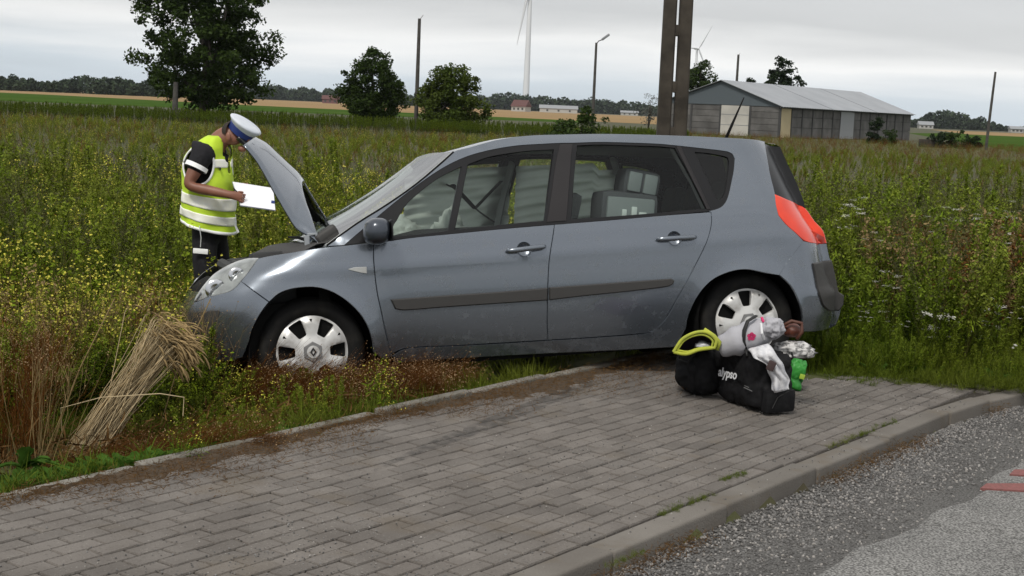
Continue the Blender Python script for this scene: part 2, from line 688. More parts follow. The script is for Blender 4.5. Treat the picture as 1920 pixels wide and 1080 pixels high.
CAR = {
  'front_door': [(0.381,0.918), (0.373,0.894), (0.366,0.82), (0.369,0.725), (0.378,0.621), (0.395,0.524), (0.413,0.419), (0.436,0.313), (0.45,0.275), (0.526,0.302), (0.81,0.298), (1.131,0.294), (1.388,0.292), (1.384,0.413), (1.388,0.539), (1.396,0.659), (1.412,0.79), (1.438,0.889), (1.46,0.974), (1.134,0.963), (0.845,0.95), (0.591,0.938)],
  'rear_door': [(1.46,0.974), (1.438,0.889), (1.412,0.79), (1.396,0.659), (1.388,0.539), (1.384,0.413), (1.388,0.292), (1.656,0.29), (1.958,0.293), (2.042,0.301), (2.085,0.326), (2.127,0.377), (2.2,0.493), (2.26,0.584), (2.307,0.662), (2.385,0.792), (2.43,0.884), (2.45,0.951), (2.453,1.003), (2.132,0.995), (1.793,0.983)],
  'archF': [(-0.361,0.404), (-0.348,0.454), (-0.313,0.525), (-0.275,0.58), (-0.241,0.618), (-0.184,0.662), (-0.119,0.683), (-0.039,0.69), (0.033,0.684), (0.104,0.66), (0.174,0.615), (0.231,0.564), (0.279,0.503), (0.313,0.434), (0.333,0.359), (0.338,0.291)],
  'archR': [(2.254,0.301), (2.268,0.382), (2.327,0.5), (2.414,0.589), (2.528,0.636), (2.641,0.646), (2.77,0.616), (2.885,0.549), (2.971,0.448), (3.018,0.335), (3.03,0.244)],
  'front_fender': [(-0.274,0.866), (-0.324,0.806), (-0.384,0.741), (-0.31,0.676), (-0.241,0.618), (-0.184,0.662), (-0.119,0.683), (-0.039,0.69), (0.033,0.684), (0.104,0.66), (0.174,0.615), (0.231,0.564), (0.279,0.503), (0.313,0.434), (0.333,0.359), (0.338,0.291), (0.406,0.24), (0.457,0.261), (0.45,0.275), (0.436,0.313), (0.413,0.419), (0.395,0.524), (0.378,0.621), (0.369,0.725), (0.366,0.82), (0.373,0.894), (0.381,0.918), (0.316,0.919), (0.227,0.915), (0.102,0.91), (0.009,0.902), (-0.099,0.889), (-0.204,0.877)],
  'headlight': [(-0.274,0.866), (-0.324,0.806), (-0.384,0.741), (-0.433,0.696), (-0.504,0.674), (-0.573,0.659), (-0.622,0.638), (-0.643,0.632), (-0.619,0.674), (-0.579,0.723), (-0.523,0.779), (-0.463,0.817), (-0.39,0.85), (-0.32,0.867)],
  'front_bumper': [(-0.384,0.741), (-0.433,0.696), (-0.504,0.674), (-0.573,0.659), (-0.622,0.638), (-0.643,0.632), (-0.665,0.603), (-0.677,0.574), (-0.683,0.522), (-0.68,0.463), (-0.669,0.388), (-0.651,0.312), (-0.618,0.282), (-0.523,0.283), (-0.399,0.31), (-0.361,0.404), (-0.348,0.454), (-0.313,0.525), (-0.275,0.58), (-0.241,0.618), (-0.31,0.676)],
  'fog_recess': [(-0.674,0.574), (-0.517,0.583), (-0.511,0.577), (-0.534,0.52), (-0.56,0.491), (-0.618,0.47), (-0.673,0.455), (-0.681,0.507)],
  'sill': [(0.457,0.261), (0.526,0.295), (0.81,0.292), (1.131,0.287), (1.388,0.286), (1.656,0.284), (1.958,0.286), (2.043,0.294), (2.127,0.369), (2.201,0.488), (2.26,0.578), (2.414,0.589), (2.327,0.5), (2.268,0.382), (2.254,0.301), (2.246,0.287), (2.202,0.198), (1.896,0.201), (1.296,0.215), (0.811,0.222), (0.479,0.222)],
  'dlo': [(0.203,0.917), (0.428,1.083), (0.621,1.216), (0.816,1.333), (0.96,1.396), (1.103,1.433), (1.292,1.459), (1.481,1.465), (1.58,1.466), (1.655,1.464), (1.816,1.463), (2.025,1.451), (2.204,1.437), (2.318,1.422), (2.505,1.395), (2.638,1.373), (2.667,1.357), (2.678,1.327), (2.657,1.256), (2.625,1.18), (2.591,1.105), (2.559,1.054), (2.523,1.026), (2.477,1.012), (2.44,1.008), (2.132,0.995), (1.793,0.983), (1.46,0.974), (1.134,0.963), (0.845,0.95), (0.591,0.938), (0.388,0.927)],
  'roof_side': [(0.106,0.917), (0.292,1.036), (0.469,1.132), (0.661,1.248), (0.85,1.385), (0.91,1.432), (1.013,1.456), (1.211,1.5), (1.404,1.517), (1.592,1.517), (1.894,1.51), (2.407,1.477), (2.694,1.453), (2.965,1.434), (3.065,1.42)],
  'wind': [(0.106,0.917), (0.292,1.036), (0.469,1.132), (0.661,1.248), (0.85,1.385), (0.91,1.432)],
  'quarter': [(2.452,1.004), (2.477,1.012), (2.523,1.026), (2.559,1.054), (2.591,1.105), (2.625,1.18), (2.657,1.256), (2.678,1.327), (2.667,1.357), (2.638,1.373)],
  'dpillar': [(2.955,1.423), (2.931,1.361), (2.906,1.223), (2.901,1.091), (2.89,1.029), (2.892,0.962), (2.93,0.907), (2.989,0.851), (3.046,0.797), (2.954,0.71), (2.853,0.598)],
  'rearglass': [(2.955,1.423), (3.092,1.401), (3.126,1.287), (3.167,1.161), (3.196,1.036), (3.197,0.998), (3.153,1.019), (2.999,1.056), (2.901,1.091), (2.906,1.223), (2.931,1.361)],
  'tail': [(2.901,1.091), (2.999,1.056), (3.153,1.019), (3.196,0.996), (3.246,0.916), (3.297,0.852), (3.32,0.771), (3.188,0.774), (3.059,0.796), (2.989,0.851), (2.93,0.907), (2.892,0.962), (2.89,1.029)],
  'rear_bumper': [(3.046,0.797), (2.954,0.71), (2.853,0.598), (2.928,0.528), (2.977,0.443), (3.01,0.357), (3.029,0.235), (3.124,0.228), (3.273,0.23), (3.383,0.242), (3.407,0.309), (3.421,0.421), (3.381,0.454), (3.364,0.548), (3.348,0.647), (3.336,0.684), (3.32,0.771), (3.188,0.774), (3.059,0.796)],
  'bumper_strip': [(3.119,0.648), (3.341,0.653), (3.364,0.548), (3.381,0.454), (3.421,0.427), (3.418,0.372), (3.393,0.342), (3.241,0.357), (3.178,0.393), (3.144,0.467), (3.133,0.563)],
  'ql_glass': [(0.949,1.346), (0.81,1.287), (0.712,1.228), (0.633,1.171), (0.573,1.119), (0.52,1.044), (0.489,1.002), (0.483,0.948), (0.589,0.952), (0.705,0.958), (0.817,0.967)],
  'fd_glass': [(0.987,1.356), (1.097,1.391), (1.191,1.408), (1.379,1.425), (1.53,1.427), (1.489,1.288), (1.448,1.153), (1.405,0.997), (1.221,0.99), (1.038,0.979), (0.853,0.968)],
  'rd_glass': [(1.677,1.446), (1.812,1.447), (2.021,1.434), (2.201,1.421), (2.3,1.408), (2.335,1.316), (2.375,1.208), (2.412,1.089), (2.433,1.022), (2.307,1.019), (2.124,1.011), (1.884,1.004), (1.706,1.001), (1.565,0.999), (1.622,1.24)],
  'q_glass': [(2.422,1.378), (2.501,1.369), (2.614,1.344), (2.634,1.334), (2.637,1.31), (2.608,1.216), (2.573,1.123), (2.546,1.084), (2.525,1.07), (2.502,1.08), (2.468,1.21)],
  'trimF': [(0.459,0.586), (0.757,0.59), (1.076,0.592), (1.384,0.598), (1.379,0.534), (1.073,0.533), (0.755,0.531), (0.525,0.528), (0.479,0.538)],
  'trimR': [(1.403,0.6), (1.63,0.603), (1.897,0.606), (2.161,0.609), (2.174,0.599), (2.167,0.583), (2.139,0.572), (1.895,0.557), (1.628,0.547), (1.402,0.535)],
  'indic': [(0.216,0.777), (0.249,0.784), (0.32,0.783), (0.32,0.749), (0.289,0.755)],
  'pillarB': [(1.573,1.457), (1.649,1.457), (1.593,1.228), (1.535,0.992), (1.413,0.989), (1.462,1.137), (1.532,1.361)],
  'pillarC': [(2.306,1.418), (2.337,1.418), (2.451,1.018), (2.429,1.018)],
  '_hF': [(1.26,-0.902,0.836), (1.15,-0.903,0.832), (1.388,-0.9,0.848)],
  '_hR': [(2.198,-0.901,0.853), (2.083,-0.9,0.854), (2.332,-0.901,0.856)],
  'hood_near': [(-0.304,-0.6,1.528), (-0.236,-0.615,1.435), (-0.194,-0.63,1.35), (-0.147,-0.645,1.245), (-0.087,-0.66,1.124), (-0.033,-0.675,1.018), (0.012,-0.69,0.995), (0.07,-0.705,0.958), (0.091,-0.72,0.926)],
  'hood_cen': [(-0.202,0,1.611), (-0.131,0,1.574), (-0.027,0,1.474), (0.064,0,1.39), (0.102,0,1.342), (0.111,0,1.318)],
  'hood_far': [(0.383,0.72,1.088)],
}
# ------------------------------------------------------------------ the car
# Outlines in the car's own frame: x from the front axle to the back, z up from the wheels' contact line (metres).
def spl(xs, ys):
    xs = np.array(xs, float)
    ys = np.array(ys, float)
    h = np.diff(xs)
    dl = np.diff(ys) / h
    m = np.zeros(len(xs))
    m[1:-1] = np.where(dl[:-1] * dl[1:] > 0, 2 * dl[:-1] * dl[1:] / (dl[:-1] + dl[1:] + 1e-12), 0)
    m[0] = dl[0]
    m[-1] = dl[-1]

    def fn(x):
        x = np.clip(x, xs[0], xs[-1])
        i = np.clip(np.searchsorted(xs, x, side='right') - 1, 0, len(xs) - 2)
        t = (x - xs[i]) / h[i]
        return (2 * t**3 - 3 * t * t + 1) * ys[i] + (t**3 - 2 * t * t + t) * h[i] * m[i] + (-2 * t**3 + 3 * t * t) * ys[i + 1] + (t**3 - t * t) * h[i] * m[i + 1]
    return fn


WB = spl([0.1, 0.18, 0.26, 0.34, 0.5, 0.62, 0.74, 0.86, 0.95, 1.05, 1.2, 1.35, 1.445, 1.485, 1.52, 1.58],
         [0.785, 0.810, 0.843, 0.866, 0.892, 0.902, 0.905, 0.897, 0.882, 0.853, 0.795, 0.735, 0.70, 0.672, 0.63, 0.5])
XF = spl([0.1, 0.25, 0.42, 0.55, 0.66, 0.75, 0.87, 0.95], [-0.62, -0.68, -0.72, -0.73, -0.70, -0.60, -0.42, -0.20])
XR = spl([0.1, 0.22, 0.35, 0.47, 0.5, 0.66, 0.78, 1.0, 1.2, 1.39, 1.5], [3.28, 3.34, 3.36, 3.36, 3.325, 3.28, 3.26, 3.15, 3.08, 3.02, 2.96])


def W(x, z):
    """Half width of the body side at x, z."""
    x = np.asarray(x, float)
    z = np.asarray(z, float)
    w = WB(z)
    tf = np.clip((XF(z) + 0.62 - x) / 0.62, 0, 1)
    tr = np.clip((x - (XR(z) - 0.42)) / 0.42, 0, 1.0)
    w = w * (1 - 0.40 * tf**3.2) * (1 - 0.30 * tr**3.2)
    for cx, cz, ra in ((0.0, 0.325, 0.375), (2.685, 0.325, 0.355)):
        d = np.hypot(x - cx, z - cz) - ra
        w = w + 0.016 * np.exp(-np.clip(d, -.03, 1) / 0.055)
    return w + 0.006 * np.exp(-((z - (0.80 + 0.02 * (x - 1))) / 0.035)**2)


def curve(poly, step=0.03, corner=32, closed=True):
    """Rounds a traced polygon with Catmull-Rom pieces between its sharp corners."""
    n = len(poly)
    P = [np.array(p, float) for p in poly]
    out = []
    def ang(i):
        a, b, c = P[(i - 1) % n], P[i], P[(i + 1) % n]
        u, v = b - a, c - b
        cr = u[0] * v[1] - u[1] * v[0]
        return abs(math.degrees(math.atan2(cr, float(u @ v))))
    sharp = [ang(i) > corner for i in range(n)]
    rng_ = range(n if closed else n - 1)
    for i in rng_:
        p1, p2 = P[i], P[(i + 1) % n]
        p0 = P[(i - 1) % n] if not sharp[i] and (closed or i > 0) else 2 * p1 - p2
        p3 = P[(i + 2) % n] if not sharp[(i + 1) % n] and (closed or i < n - 2) else 2 * p2 - p1
        L = np.linalg.norm(p2 - p1)
        if L < 1e-6:
            continue
        t1 = (p2 - p0)
        t2 = (p3 - p1)
        t1 = t1 / max(np.linalg.norm(t1), 1e-9) * L
        t2 = t2 / max(np.linalg.norm(t2), 1e-9) * L
        k = max(1, int(math.ceil(L / step)))
        for q in range(k):
            t = q / k
            out.append((2 * t**3 - 3 * t * t + 1) * p1 + (t**3 - 2 * t * t + t) * t1 + (-2 * t**3 + 3 * t * t) * p2 + (t**3 - t * t) * t2)
    if not closed:
        out.append(P[-1])
    return [tuple(p) for p in out]


def area2(poly):
    return sum(poly[i][0] * poly[(i + 1) % len(poly)][1] - poly[(i + 1) % len(poly)][0] * poly[i][1] for i in range(len(poly)))


def inset(poly, d):
    """Moves each point of a counter-clockwise polygon inwards by d."""
    n = len(poly)
    out = []
    for i in range(n):
        a, b, c = (np.array(poly[(i + k) % n]) for k in (-1, 0, 1))
        u = (b - a) / max(np.linalg.norm(b - a), 1e-9)
        v = (c - b) / max(np.linalg.norm(c - b), 1e-9)
        nn = np.array([-u[1] - v[1], u[0] + v[0]])
        ln = np.linalg.norm(nn)
        nn = nn / ln if ln > 1e-6 else np.array([-u[1], u[0]])
        out.append(tuple(b + nn * d / max(0.5, math.sqrt(max(0.0, (1 + float(u @ v)) / 2)))))
    return out


def inside(pts, poly):
    pts = np.asarray(pts)
    q = np.array(poly)
    x, y = pts[:, 0], pts[:, 1]
    r = np.zeros(len(pts), bool)
    j = len(q) - 1
    for i in range(len(q)):
        c = (q[i, 1] > y) != (q[j, 1] > y)
        dy = q[j, 1] - q[i, 1]
        xx = (q[j, 0] - q[i, 0]) * (y - q[i, 1]) / (dy if dy else 1e-12) + q[i, 0]
        r ^= c & (x < xx)
        j = i
    return r


def fill2d(poly, holes=(), step=0.035):
    """Even triangulation of a polygon (with holes): points, triangles."""
    loops = [poly] + list(holes)
    pts, edges = [], []
    for lp in loops:
        b0 = len(pts)
        pts += list(lp)
        edges += [(b0 + i, b0 + (i + 1) % len(lp)) for i in range(len(lp))]
    q = np.array(poly)
    x0, y0 = q.min(0)
    x1, y1 = q.max(0)
    gx, gy = np.meshgrid(np.arange(x0, x1, step), np.arange(y0, y1, step * 0.866))
    gx = gx + (np.arange(gx.shape[0]) % 2)[:, None] * step / 2
    gp = np.stack([gx.ravel(), gy.ravel()], 1)
    ok = inside(gp, poly)
    for h in holes:
        ok &= ~inside(gp, h)
    allb = np.array(pts)
    gp = gp[ok]
    if len(gp):
        d = np.sqrt(((gp[:, None, :] - allb[None]) ** 2).sum(2)).min(1)
        gp = gp[d > step * 0.55]
    V = [Vector(p) for p in pts] + [Vector(p) for p in gp]
    r = delaunay_2d_cdt(V, edges, [], 0, 1e-6)
    vs = np.array([tuple(v) for v in r[0]])
    tri = []
    F_ = np.array([tuple(f) for f in r[2]], int)
    c = vs[F_].mean(1)
    ok = inside(c, poly)
    for h in holes:
        ok &= ~inside(c, h)
    tri = [tuple(int(i) for i in f) for f in F_[ok]]
    return vs, tri


def side_panel(name, poly, m, parent, sd=-1, off=0.0, gap=0.0036, lip=0.026, holes=(), step=0.035, corner=32, wf=None, smooth=True, edge_r=0.0025):
    """A body panel: the outline laid on the body side, with a rolled edge and a return flange inwards. sd=-1 is the near side."""
    wf = wf or W
    lp = curve(poly, step, corner)
    if area2(lp) < 0:
        lp = lp[::-1]
    lp = inset(lp, gap)
    hl = []
    for h in holes:
        h = curve(h, step, corner)
        if area2(h) < 0:
            h = h[::-1]
        hl.append(h)
    vs, tri = fill2d(lp, hl, step)
    b = MB()
    y = wf(vs[:, 0], vs[:, 1]) + off
    b.add([(p[0], sd * yy, p[1]) for p, yy in zip(vs, y)], [t if sd < 0 else t[::-1] for t in tri])
    for k, loop in enumerate([lp] + hl):
        n = len(loop)
        q = np.array(loop)
        yy = wf(q[:, 0], q[:, 1]) + off
        ins = np.array(inset(loop, -edge_r if k == 0 else edge_r))
        r0 = [(p[0], sd * w_, p[1]) for p, w_ in zip(q, yy)]
        r1 = [(p[0], sd * (w_ - edge_r), p[1]) for p, w_ in zip(ins, yy)]
        r2 = [(p[0], sd * (w_ - lip), p[1]) for p, w_ in zip(ins, yy)]
        fs = []
        for i in range(n):
            j = (i + 1) % n
            for s0, s1 in ((0, n), (n, 2 * n)):
                f = (s0 + i, s1 + i, s1 + j, s0 + j)
                fs.append(f if (sd < 0) == (k == 0) else f[::-1])
        b.add(r0 + r1 + r2, fs)
    me = b.mesh(name, smooth)
    if smooth:
        me.set_sharp_from_angle(angle=R_(50))
    return link(name, me, parent, m)


# car frame in the world: both near wheels stand where the photograph shows them
CA, CB = at(584, 655, 8.82), at(1396, 600, 9.505)
cx_ = (CB - CA).normalized()
cz_ = (Vector((0, 0, 1)) - cx_ * cx_.z).normalized()
cy_ = cz_.cross(cx_)
CO = CA + cy_ * 0.80 - cz_ * 0.315
CARM = Matrix(((cx_.x, cy_.x, cz_.x, CO.x), (cx_.y, cy_.y, cz_.y, CO.y), (cx_.z, cy_.z, cz_.z, CO.z), (0, 0, 0, 1)))
_pv = Vector((0, -0.88, 0.75))                           # it also leans six degrees into the ditch
CARM = CARM @ Matrix.Translation(_pv) @ Matrix.Rotation(R_(-6.0), 4, 'X') @ Matrix.Translation(-_pv)

m_paint = mat("blue_grey_metallic_paint", (0.175, 0.198, 0.230), 0.33, metal=0.8, coat=0.8, c2=(0.180, 0.203, 0.235), scale=0.8)
m_paint_t = m_paint.node_tree
_b = m_paint_t.nodes['Principled BSDF']
_pos = N(m_paint_t, 'ShaderNodeTexCoord').outputs['Object']
_sx = N(m_paint_t, 'ShaderNodeSeparateXYZ')
m_paint_t.links.new(_pos, _sx.inputs[0])
_n = N(m_paint_t, 'ShaderNodeTexNoise')
_n.inputs['Scale'].default_value = 16.0
_n.inputs['Detail'].default_value = 7.0
_n.inputs['Roughness'].default_value = 0.68
m_paint_t.links.new(_pos, _n.inputs[0])
_low = ramp(m_paint_t, _sx.outputs[2], [(0.15, 0.10), (0.35, -0.02), (0.75, -0.12)])
_f = mathn(m_paint_t, 'MULTIPLY', ramp(m_paint_t, mathn(m_paint_t, 'ADD', _n.outputs[0], _low), [(0.56, 0.0), (0.9, 0.5)]), 0.75)
m_paint_t.links.new(mixc(m_paint_t, _f, _b.inputs['Base Color'].links[0].from_socket, (0.16, 0.14, 0.115)), _b.inputs['Base Color'])
m_paint_t.links.new(mathn(m_paint_t, 'SUBTRACT', 0.8, _f), _b.inputs['Metallic'])
m_paint_t.links.new(mathn(m_paint_t, 'SUBTRACT', 0.85, _f), _b.inputs['Coat Weight'])
m_paint_t.links.new(mathn(m_paint_t, 'ADD', mathn(m_paint_t, 'MULTIPLY', _f, 0.5), 0.26), _b.inputs['Roughness'])
m_black = mat("black_gloss_trim", (0.006, 0.006, 0.007), 0.32, spec=0.35)
m_plastic = mat("dark_grey_plastic", (0.034, 0.033, 0.032), 0.6, c2=(0.045, 0.043, 0.041), scale=300, bump=0.15, bscale=900)
m_pillar = mat("pillar_film", (0.016, 0.014, 0.015), 0.42, spec=0.35)
m_rubber = mat("rubber", (0.007, 0.007, 0.007), 0.8, c2=(0.03, 0.028, 0.024), scale=9, bump=0.2, bscale=120, stops=(0.5, 0.85), spec=0.25)
m_dark = mat("dark_underside", (0.006, 0.006, 0.006), 0.85, spec=0.2)
m_hub = mat("silver_plastic", (0.62, 0.62, 0.61), 0.42, metal=0.25, c2=(0.40, 0.39, 0.37), scale=14, stops=(0.5, 0.72), detail=8)
m_chrome = mat("bright_metal", (0.62, 0.63, 0.65), 0.18, metal=1.0)
m_glass = glass_mat("window_glass", (0.90, 0.95, 0.93), 0.6)
m_dglass = glass_mat("dark_window_glass", (0.28, 0.33, 0.31))
m_red = mat("tail_red", (0.80, 0.050, 0.010), 0.25, coat=0.35, c2=(0.66, 0.034, 0.008), scale=5)
m_redd = mat("dark_tail_red", (0.30, 0.018, 0.008), 0.2, coat=0.4)
m_lampback = mat("lamp_reflector", (0.62, 0.63, 0.62), 0.28, metal=0.5, c2=(0.40, 0.41, 0.41), scale=18)
m_lens = glass_mat("clear_lens", (0.88, 0.9, 0.9), 1.3)
m_int = mat("grey_interior_fabric", (0.085, 0.09, 0.09), 0.9, c2=(0.12, 0.125, 0.125), scale=120)
m_intd = mat("dark_interior_plastic", (0.022, 0.023, 0.024), 0.7)
m_airbag = mat("white_airbag_cloth", (0.58, 0.62, 0.58), 0.85, c2=(0.50, 0.54, 0.50), scale=4, bump=0.4, bscale=14, trans=0.5)
m_indic = mat("clear_indicator", (0.42, 0.43, 0.42), 0.25, coat=0.6)

car = bpy.data.objects.new("hatchback_car", None)
COL.objects.link(car)
car.matrix_world = CARM
tag(car, "blue-grey five-door car with its bonnet raised, nose down in the ditch", "car")

C_ = CAR
DLO = C_['dlo']
AR = C_['archR']
# full body side: pillar, roof rail, rear quarter and sill pressed in one piece
monoside = (C_['wind'] + C_['roof_side'][6:-1] + C_['dpillar'] + AR[6::-1] + C_['sill'][15:] + C_['sill'][0:10]
            + [(x + 0.003, z) for x, z in C_['rear_door'][14:19]] + DLO[24::-1])
front_end = C_['front_bumper']


def loft_rows(b, rows, bulge, ny=15, mi=0, flip=False, sy=0.0):
    """Rows (x, z, half width) spanned across the car with a crown of size bulge towards the row's outer side."""
    P = []
    for (x, z, w_), (bx, bz) in zip(rows, bulge):
        r = []
        for k in range(ny):
            s = -1 + 2 * k / (ny - 1)
            c = 1 - abs(s) ** 2.4
            r.append(Vector((x + bx * c, s * w_, z + bz * c)))
        P.append(r)
    b.grid(P, mi, flip)


for sd in (-1, 1):
    side_panel("body_side", monoside, m_paint, car, sd, gap=0.0, step=0.03)
    side_panel("front_fender", C_['front_fender'], m_paint, car, sd, step=0.03)
    bowl = lambda c: [(c[0] + 0.046 * math.cos(t), c[2] + 0.046 * math.sin(t)) for t in np.linspace(0, 2 * math.pi, 18, endpoint=False)]
    fd = side_panel("front_door", C_['front_door'], m_paint, car, sd, holes=[bowl(C_['_hF'][0])])
    rd = side_panel("rear_door", C_['rear_door'], m_paint, car, sd, holes=[bowl(C_['_hR'][0])])
    side_panel("window_trim", DLO, m_black, car, sd, off=-0.004, gap=0.001, lip=0.03,
               holes=[C_['ql_glass'], C_['fd_glass'], C_['rd_glass'], C_['q_glass']], step=0.045, corner=40)
    side_panel("pillar_cover", C_['pillarB'], m_pillar, car, sd, off=0.0005, gap=0.002, lip=0.01)
    side_panel("pillar_cover", C_['pillarC'], m_pillar, car, sd, off=0.0005, gap=0.002, lip=0.01)
    for nm in ('ql_glass', 'fd_glass', 'rd_glass', 'q_glass'):
        side_panel("window", C_[nm], m_glass if nm != 'q_glass' else m_dglass, car, sd, off=-0.013, gap=-0.012, lip=0.004, step=0.06, corner=40)
    for door, key, pts in ((fd, 'trimF', '_hF'), (rd, 'trimR', '_hR')):
        side_panel("trim_strip", C_[key], m_plastic, door, sd, off=0.016, gap=0.001, lip=0.02, edge_r=0.006)
        cen, pa, pb = (Vector(p) for p in C_[pts])
        b = MB()                                        # recessed finger bowl, a shallow dark dish
        n = 20
        ring = []
        for rr, dd in ((0.047, -0.002), (0.042, -0.012), (0.03, -0.020), (0.001, -0.024)):
            ring.append([Vector((cen.x + rr * math.cos(t), sd * (float(W(cen.x + rr * math.cos(t), cen.z + rr * math.sin(t))) + dd), cen.z + rr * math.sin(t))) for t in np.linspace(0, 2 * math.pi, n, endpoint=False)])
        b.grid(ring, 0, sd > 0, closed=True)
        b.build("handle_bowl", m_paint, door, smooth=True)
        b = MB()
        P = []
        for t in np.linspace(0, 1, 13):
            p = pa.lerp(pb, t)
            P.append(Vector((p.x, sd * (float(W(p.x, p.z)) + 0.012 + 0.022 * math.sin(math.pi * t) ** 0.6), p.z)))
        b.tube(P, [0.010] + [0.0155] * 11 + [0.010], 10, squash=(1.0, 0.75))
        b.build("handle", m_paint, door, smooth=True)
    side_panel("headlight", C_['headlight'], m_lampback, car, sd, off=-0.028, gap=0.0, lip=0.05)
    hl = [o for o in car.children if o.name.startswith("headlight")][-1]
    side_panel("lens", C_['headlight'], m_lens, hl, sd, off=-0.003, gap=0.004, lip=0.02)
    b = MB()
    for hx, hz, hr in ((-0.52, 0.70, 0.058), (-0.40, 0.775, 0.045)):
        yy = sd * (float(W(hx, hz)) - 0.022)
        b.lathe([(0.0, 0.012), (hr * 0.5, 0.010), (hr, 0.0), (hr * 1.05, 0.012)], 20, 'y', 0, (hx, yy, hz))
    b.build("reflector_bowl", m_chrome, hl, smooth=True)
    fb = side_panel("front_bumper", C_['front_bumper'], m_paint, car, sd)
    side_panel("fog_recess", C_['fog_recess'], m_plastic, fb, sd, off=0.003, gap=0.0, lip=0.03, edge_r=0.006)
    rb = side_panel("rear_bumper", C_['rear_bumper'], m_paint, car, sd)
    side_panel("bumper_strip", C_['bumper_strip'], m_plastic, rb, sd, off=0.014, gap=0.0, lip=0.02, edge_r=0.008)
    tl = side_panel("tail_light", C_['tail'], m_red, car, sd, off=0.003, gap=0.003, edge_r=0.005)
    side_panel("lamp_insert", [(3.172, 0.852), (3.224, 0.849), (3.302, 0.81), (3.306, 0.772), (3.268, 0.766), (3.238, 0.811)], m_redd, tl, sd, off=0.0045, gap=0, lip=0.004, edge_r=0.001)
    side_panel("rear_side_glass", C_['rearglass'], m_black, car, sd, off=-0.002)
    side_panel("side_indicator", C_['indic'], m_indic, car, sd, off=0.005, gap=0, lip=0.01)
    # dark inner skin that closes the panel gaps
    inn = [(-0.30, 0.66), (-0.15, 0.86), (0.2, 0.895), (0.9, 0.93), (2.45, 0.985), (2.9, 1.0), (3.05, 0.75), (2.9, 0.62), (2.776, 0.66), (2.646, 0.69), (2.533, 0.68), (2.42, 0.63),
           (2.31, 0.52), (2.24, 0.38), (2.2, 0.22), (0.5, 0.24), (0.39, 0.35), (0.37, 0.45), (0.31, 0.56), (0.22, 0.66), (0.1, 0.71), (-0.04, 0.735), (-0.19, 0.70)]
    side_panel("inner_skin", inn, m_dark, car, sd, off=-0.03, gap=0, lip=0.01, step=0.07)
    for cx, ra in ((0.0, 0.362), (2.685, 0.345)):       # wheel housings
        b = MB()
        b.lathe([(ra, 0.0), (ra + 0.012, -0.10), (ra + 0.012, -0.40), (0.0, -0.40)], 24, 'y', 0, (cx, 0, 0.33), R_(-15), R_(195))
        if sd < 0:
            for i, p in enumerate(b.v):
                b.v[i] = (p[0], -p[1], p[2])
        for i, p in enumerate(b.v):
            b.v[i] = (p[0], p[1] + sd * (0.86 if sd > 0 else 0.86), p[2])
        b.build("wheel_housing", m_dark, car)

# roof
b = MB()
top = C_['roof_side'][5:]
rows, bul = [], []
for x, z in curve(top, 0.09, 50, closed=False):
    rows.append((x, z - 0.002, float(W(x, z)) - 0.002))
    bul.append((0.0 if x < 2.6 else (x - 2.6) * 0.10, 0.026))
rows.append((rows[-1][0] + 0.03, rows[-1][1] - 0.02, rows[-1][2] - 0.01))
bul.append((0.05, 0.024))
loft_rows(b, rows, bul, 21)
b.build("roof", m_paint, car, smooth=True)
# windscreen and its black border
b = MB()
rows, bul = [], []
wl = curve(C_['wind'], 0.08, 60, closed=False)
for i, (x, z) in enumerate(wl):
    t = i / (len(wl) - 1)
    rows.append((x + 0.004, z - 0.004, float(W(x, z)) - 0.004))
    bul.append((-0.19 + 0.13 * t, 0.012 + 0.02 * t))
loft_rows(b, rows, bul, 21)
b.build("windscreen", m_glass, car, smooth=True)
for sd in (-1, 1):
    b = MB()
    b.tube([(x, sd * (float(W(x, z)) - 0.002), z + 0.002) for x, z in wl], 0.006, 6)
    b.build("windscreen_seal", m_dark, car, smooth=True)
# cowl at the windscreen's foot with wiper
b = MB()
P = []
for s in np.linspace(-1, 1, 17):
    c = 1 - abs(s) ** 2.4
    P.append([Vector((0.11 - 0.19 * c + dx, s * 0.80, 0.925 + 0.01 * c + dz)) for dx, dz in ((0.03, 0.015), (-0.05, 0.005), (-0.14, -0.035), (-0.16, -0.12))])
b.grid(P)
b.build("cowl", m_plastic, car, smooth=True)
b = MB()
b.tube([(0.03, -0.62, 0.955), (-0.005, -0.45, 0.975), (-0.02, -0.05, 0.985)], [0.012, 0.009, 0.006], 6)
b.tube([(0.02, -0.64, 0.98), (0.10, -0.5, 1.05), (0.06, 0.1, 1.03)], 0.006, 5)
b.build("wiper", m_dark, car)
b = MB()
b.rbox(-0.07, 0.07, -0.06, 0.06, -0.03, 0.03, 0.02, M=Matrix.Translation((0.13, -0.66, 0.985)) @ Matrix.Rotation(R_(-32), 4, 'Y'))
b.build("cowl_end_cap", m_plastic, car, smooth=True)

# rear face: glass, tailgate, bumper
def rear_rows(zs):
    rows = []
    for x, z in zs:
        rows.append((x, z, float(W(x, z)) - 0.003))
    return rows


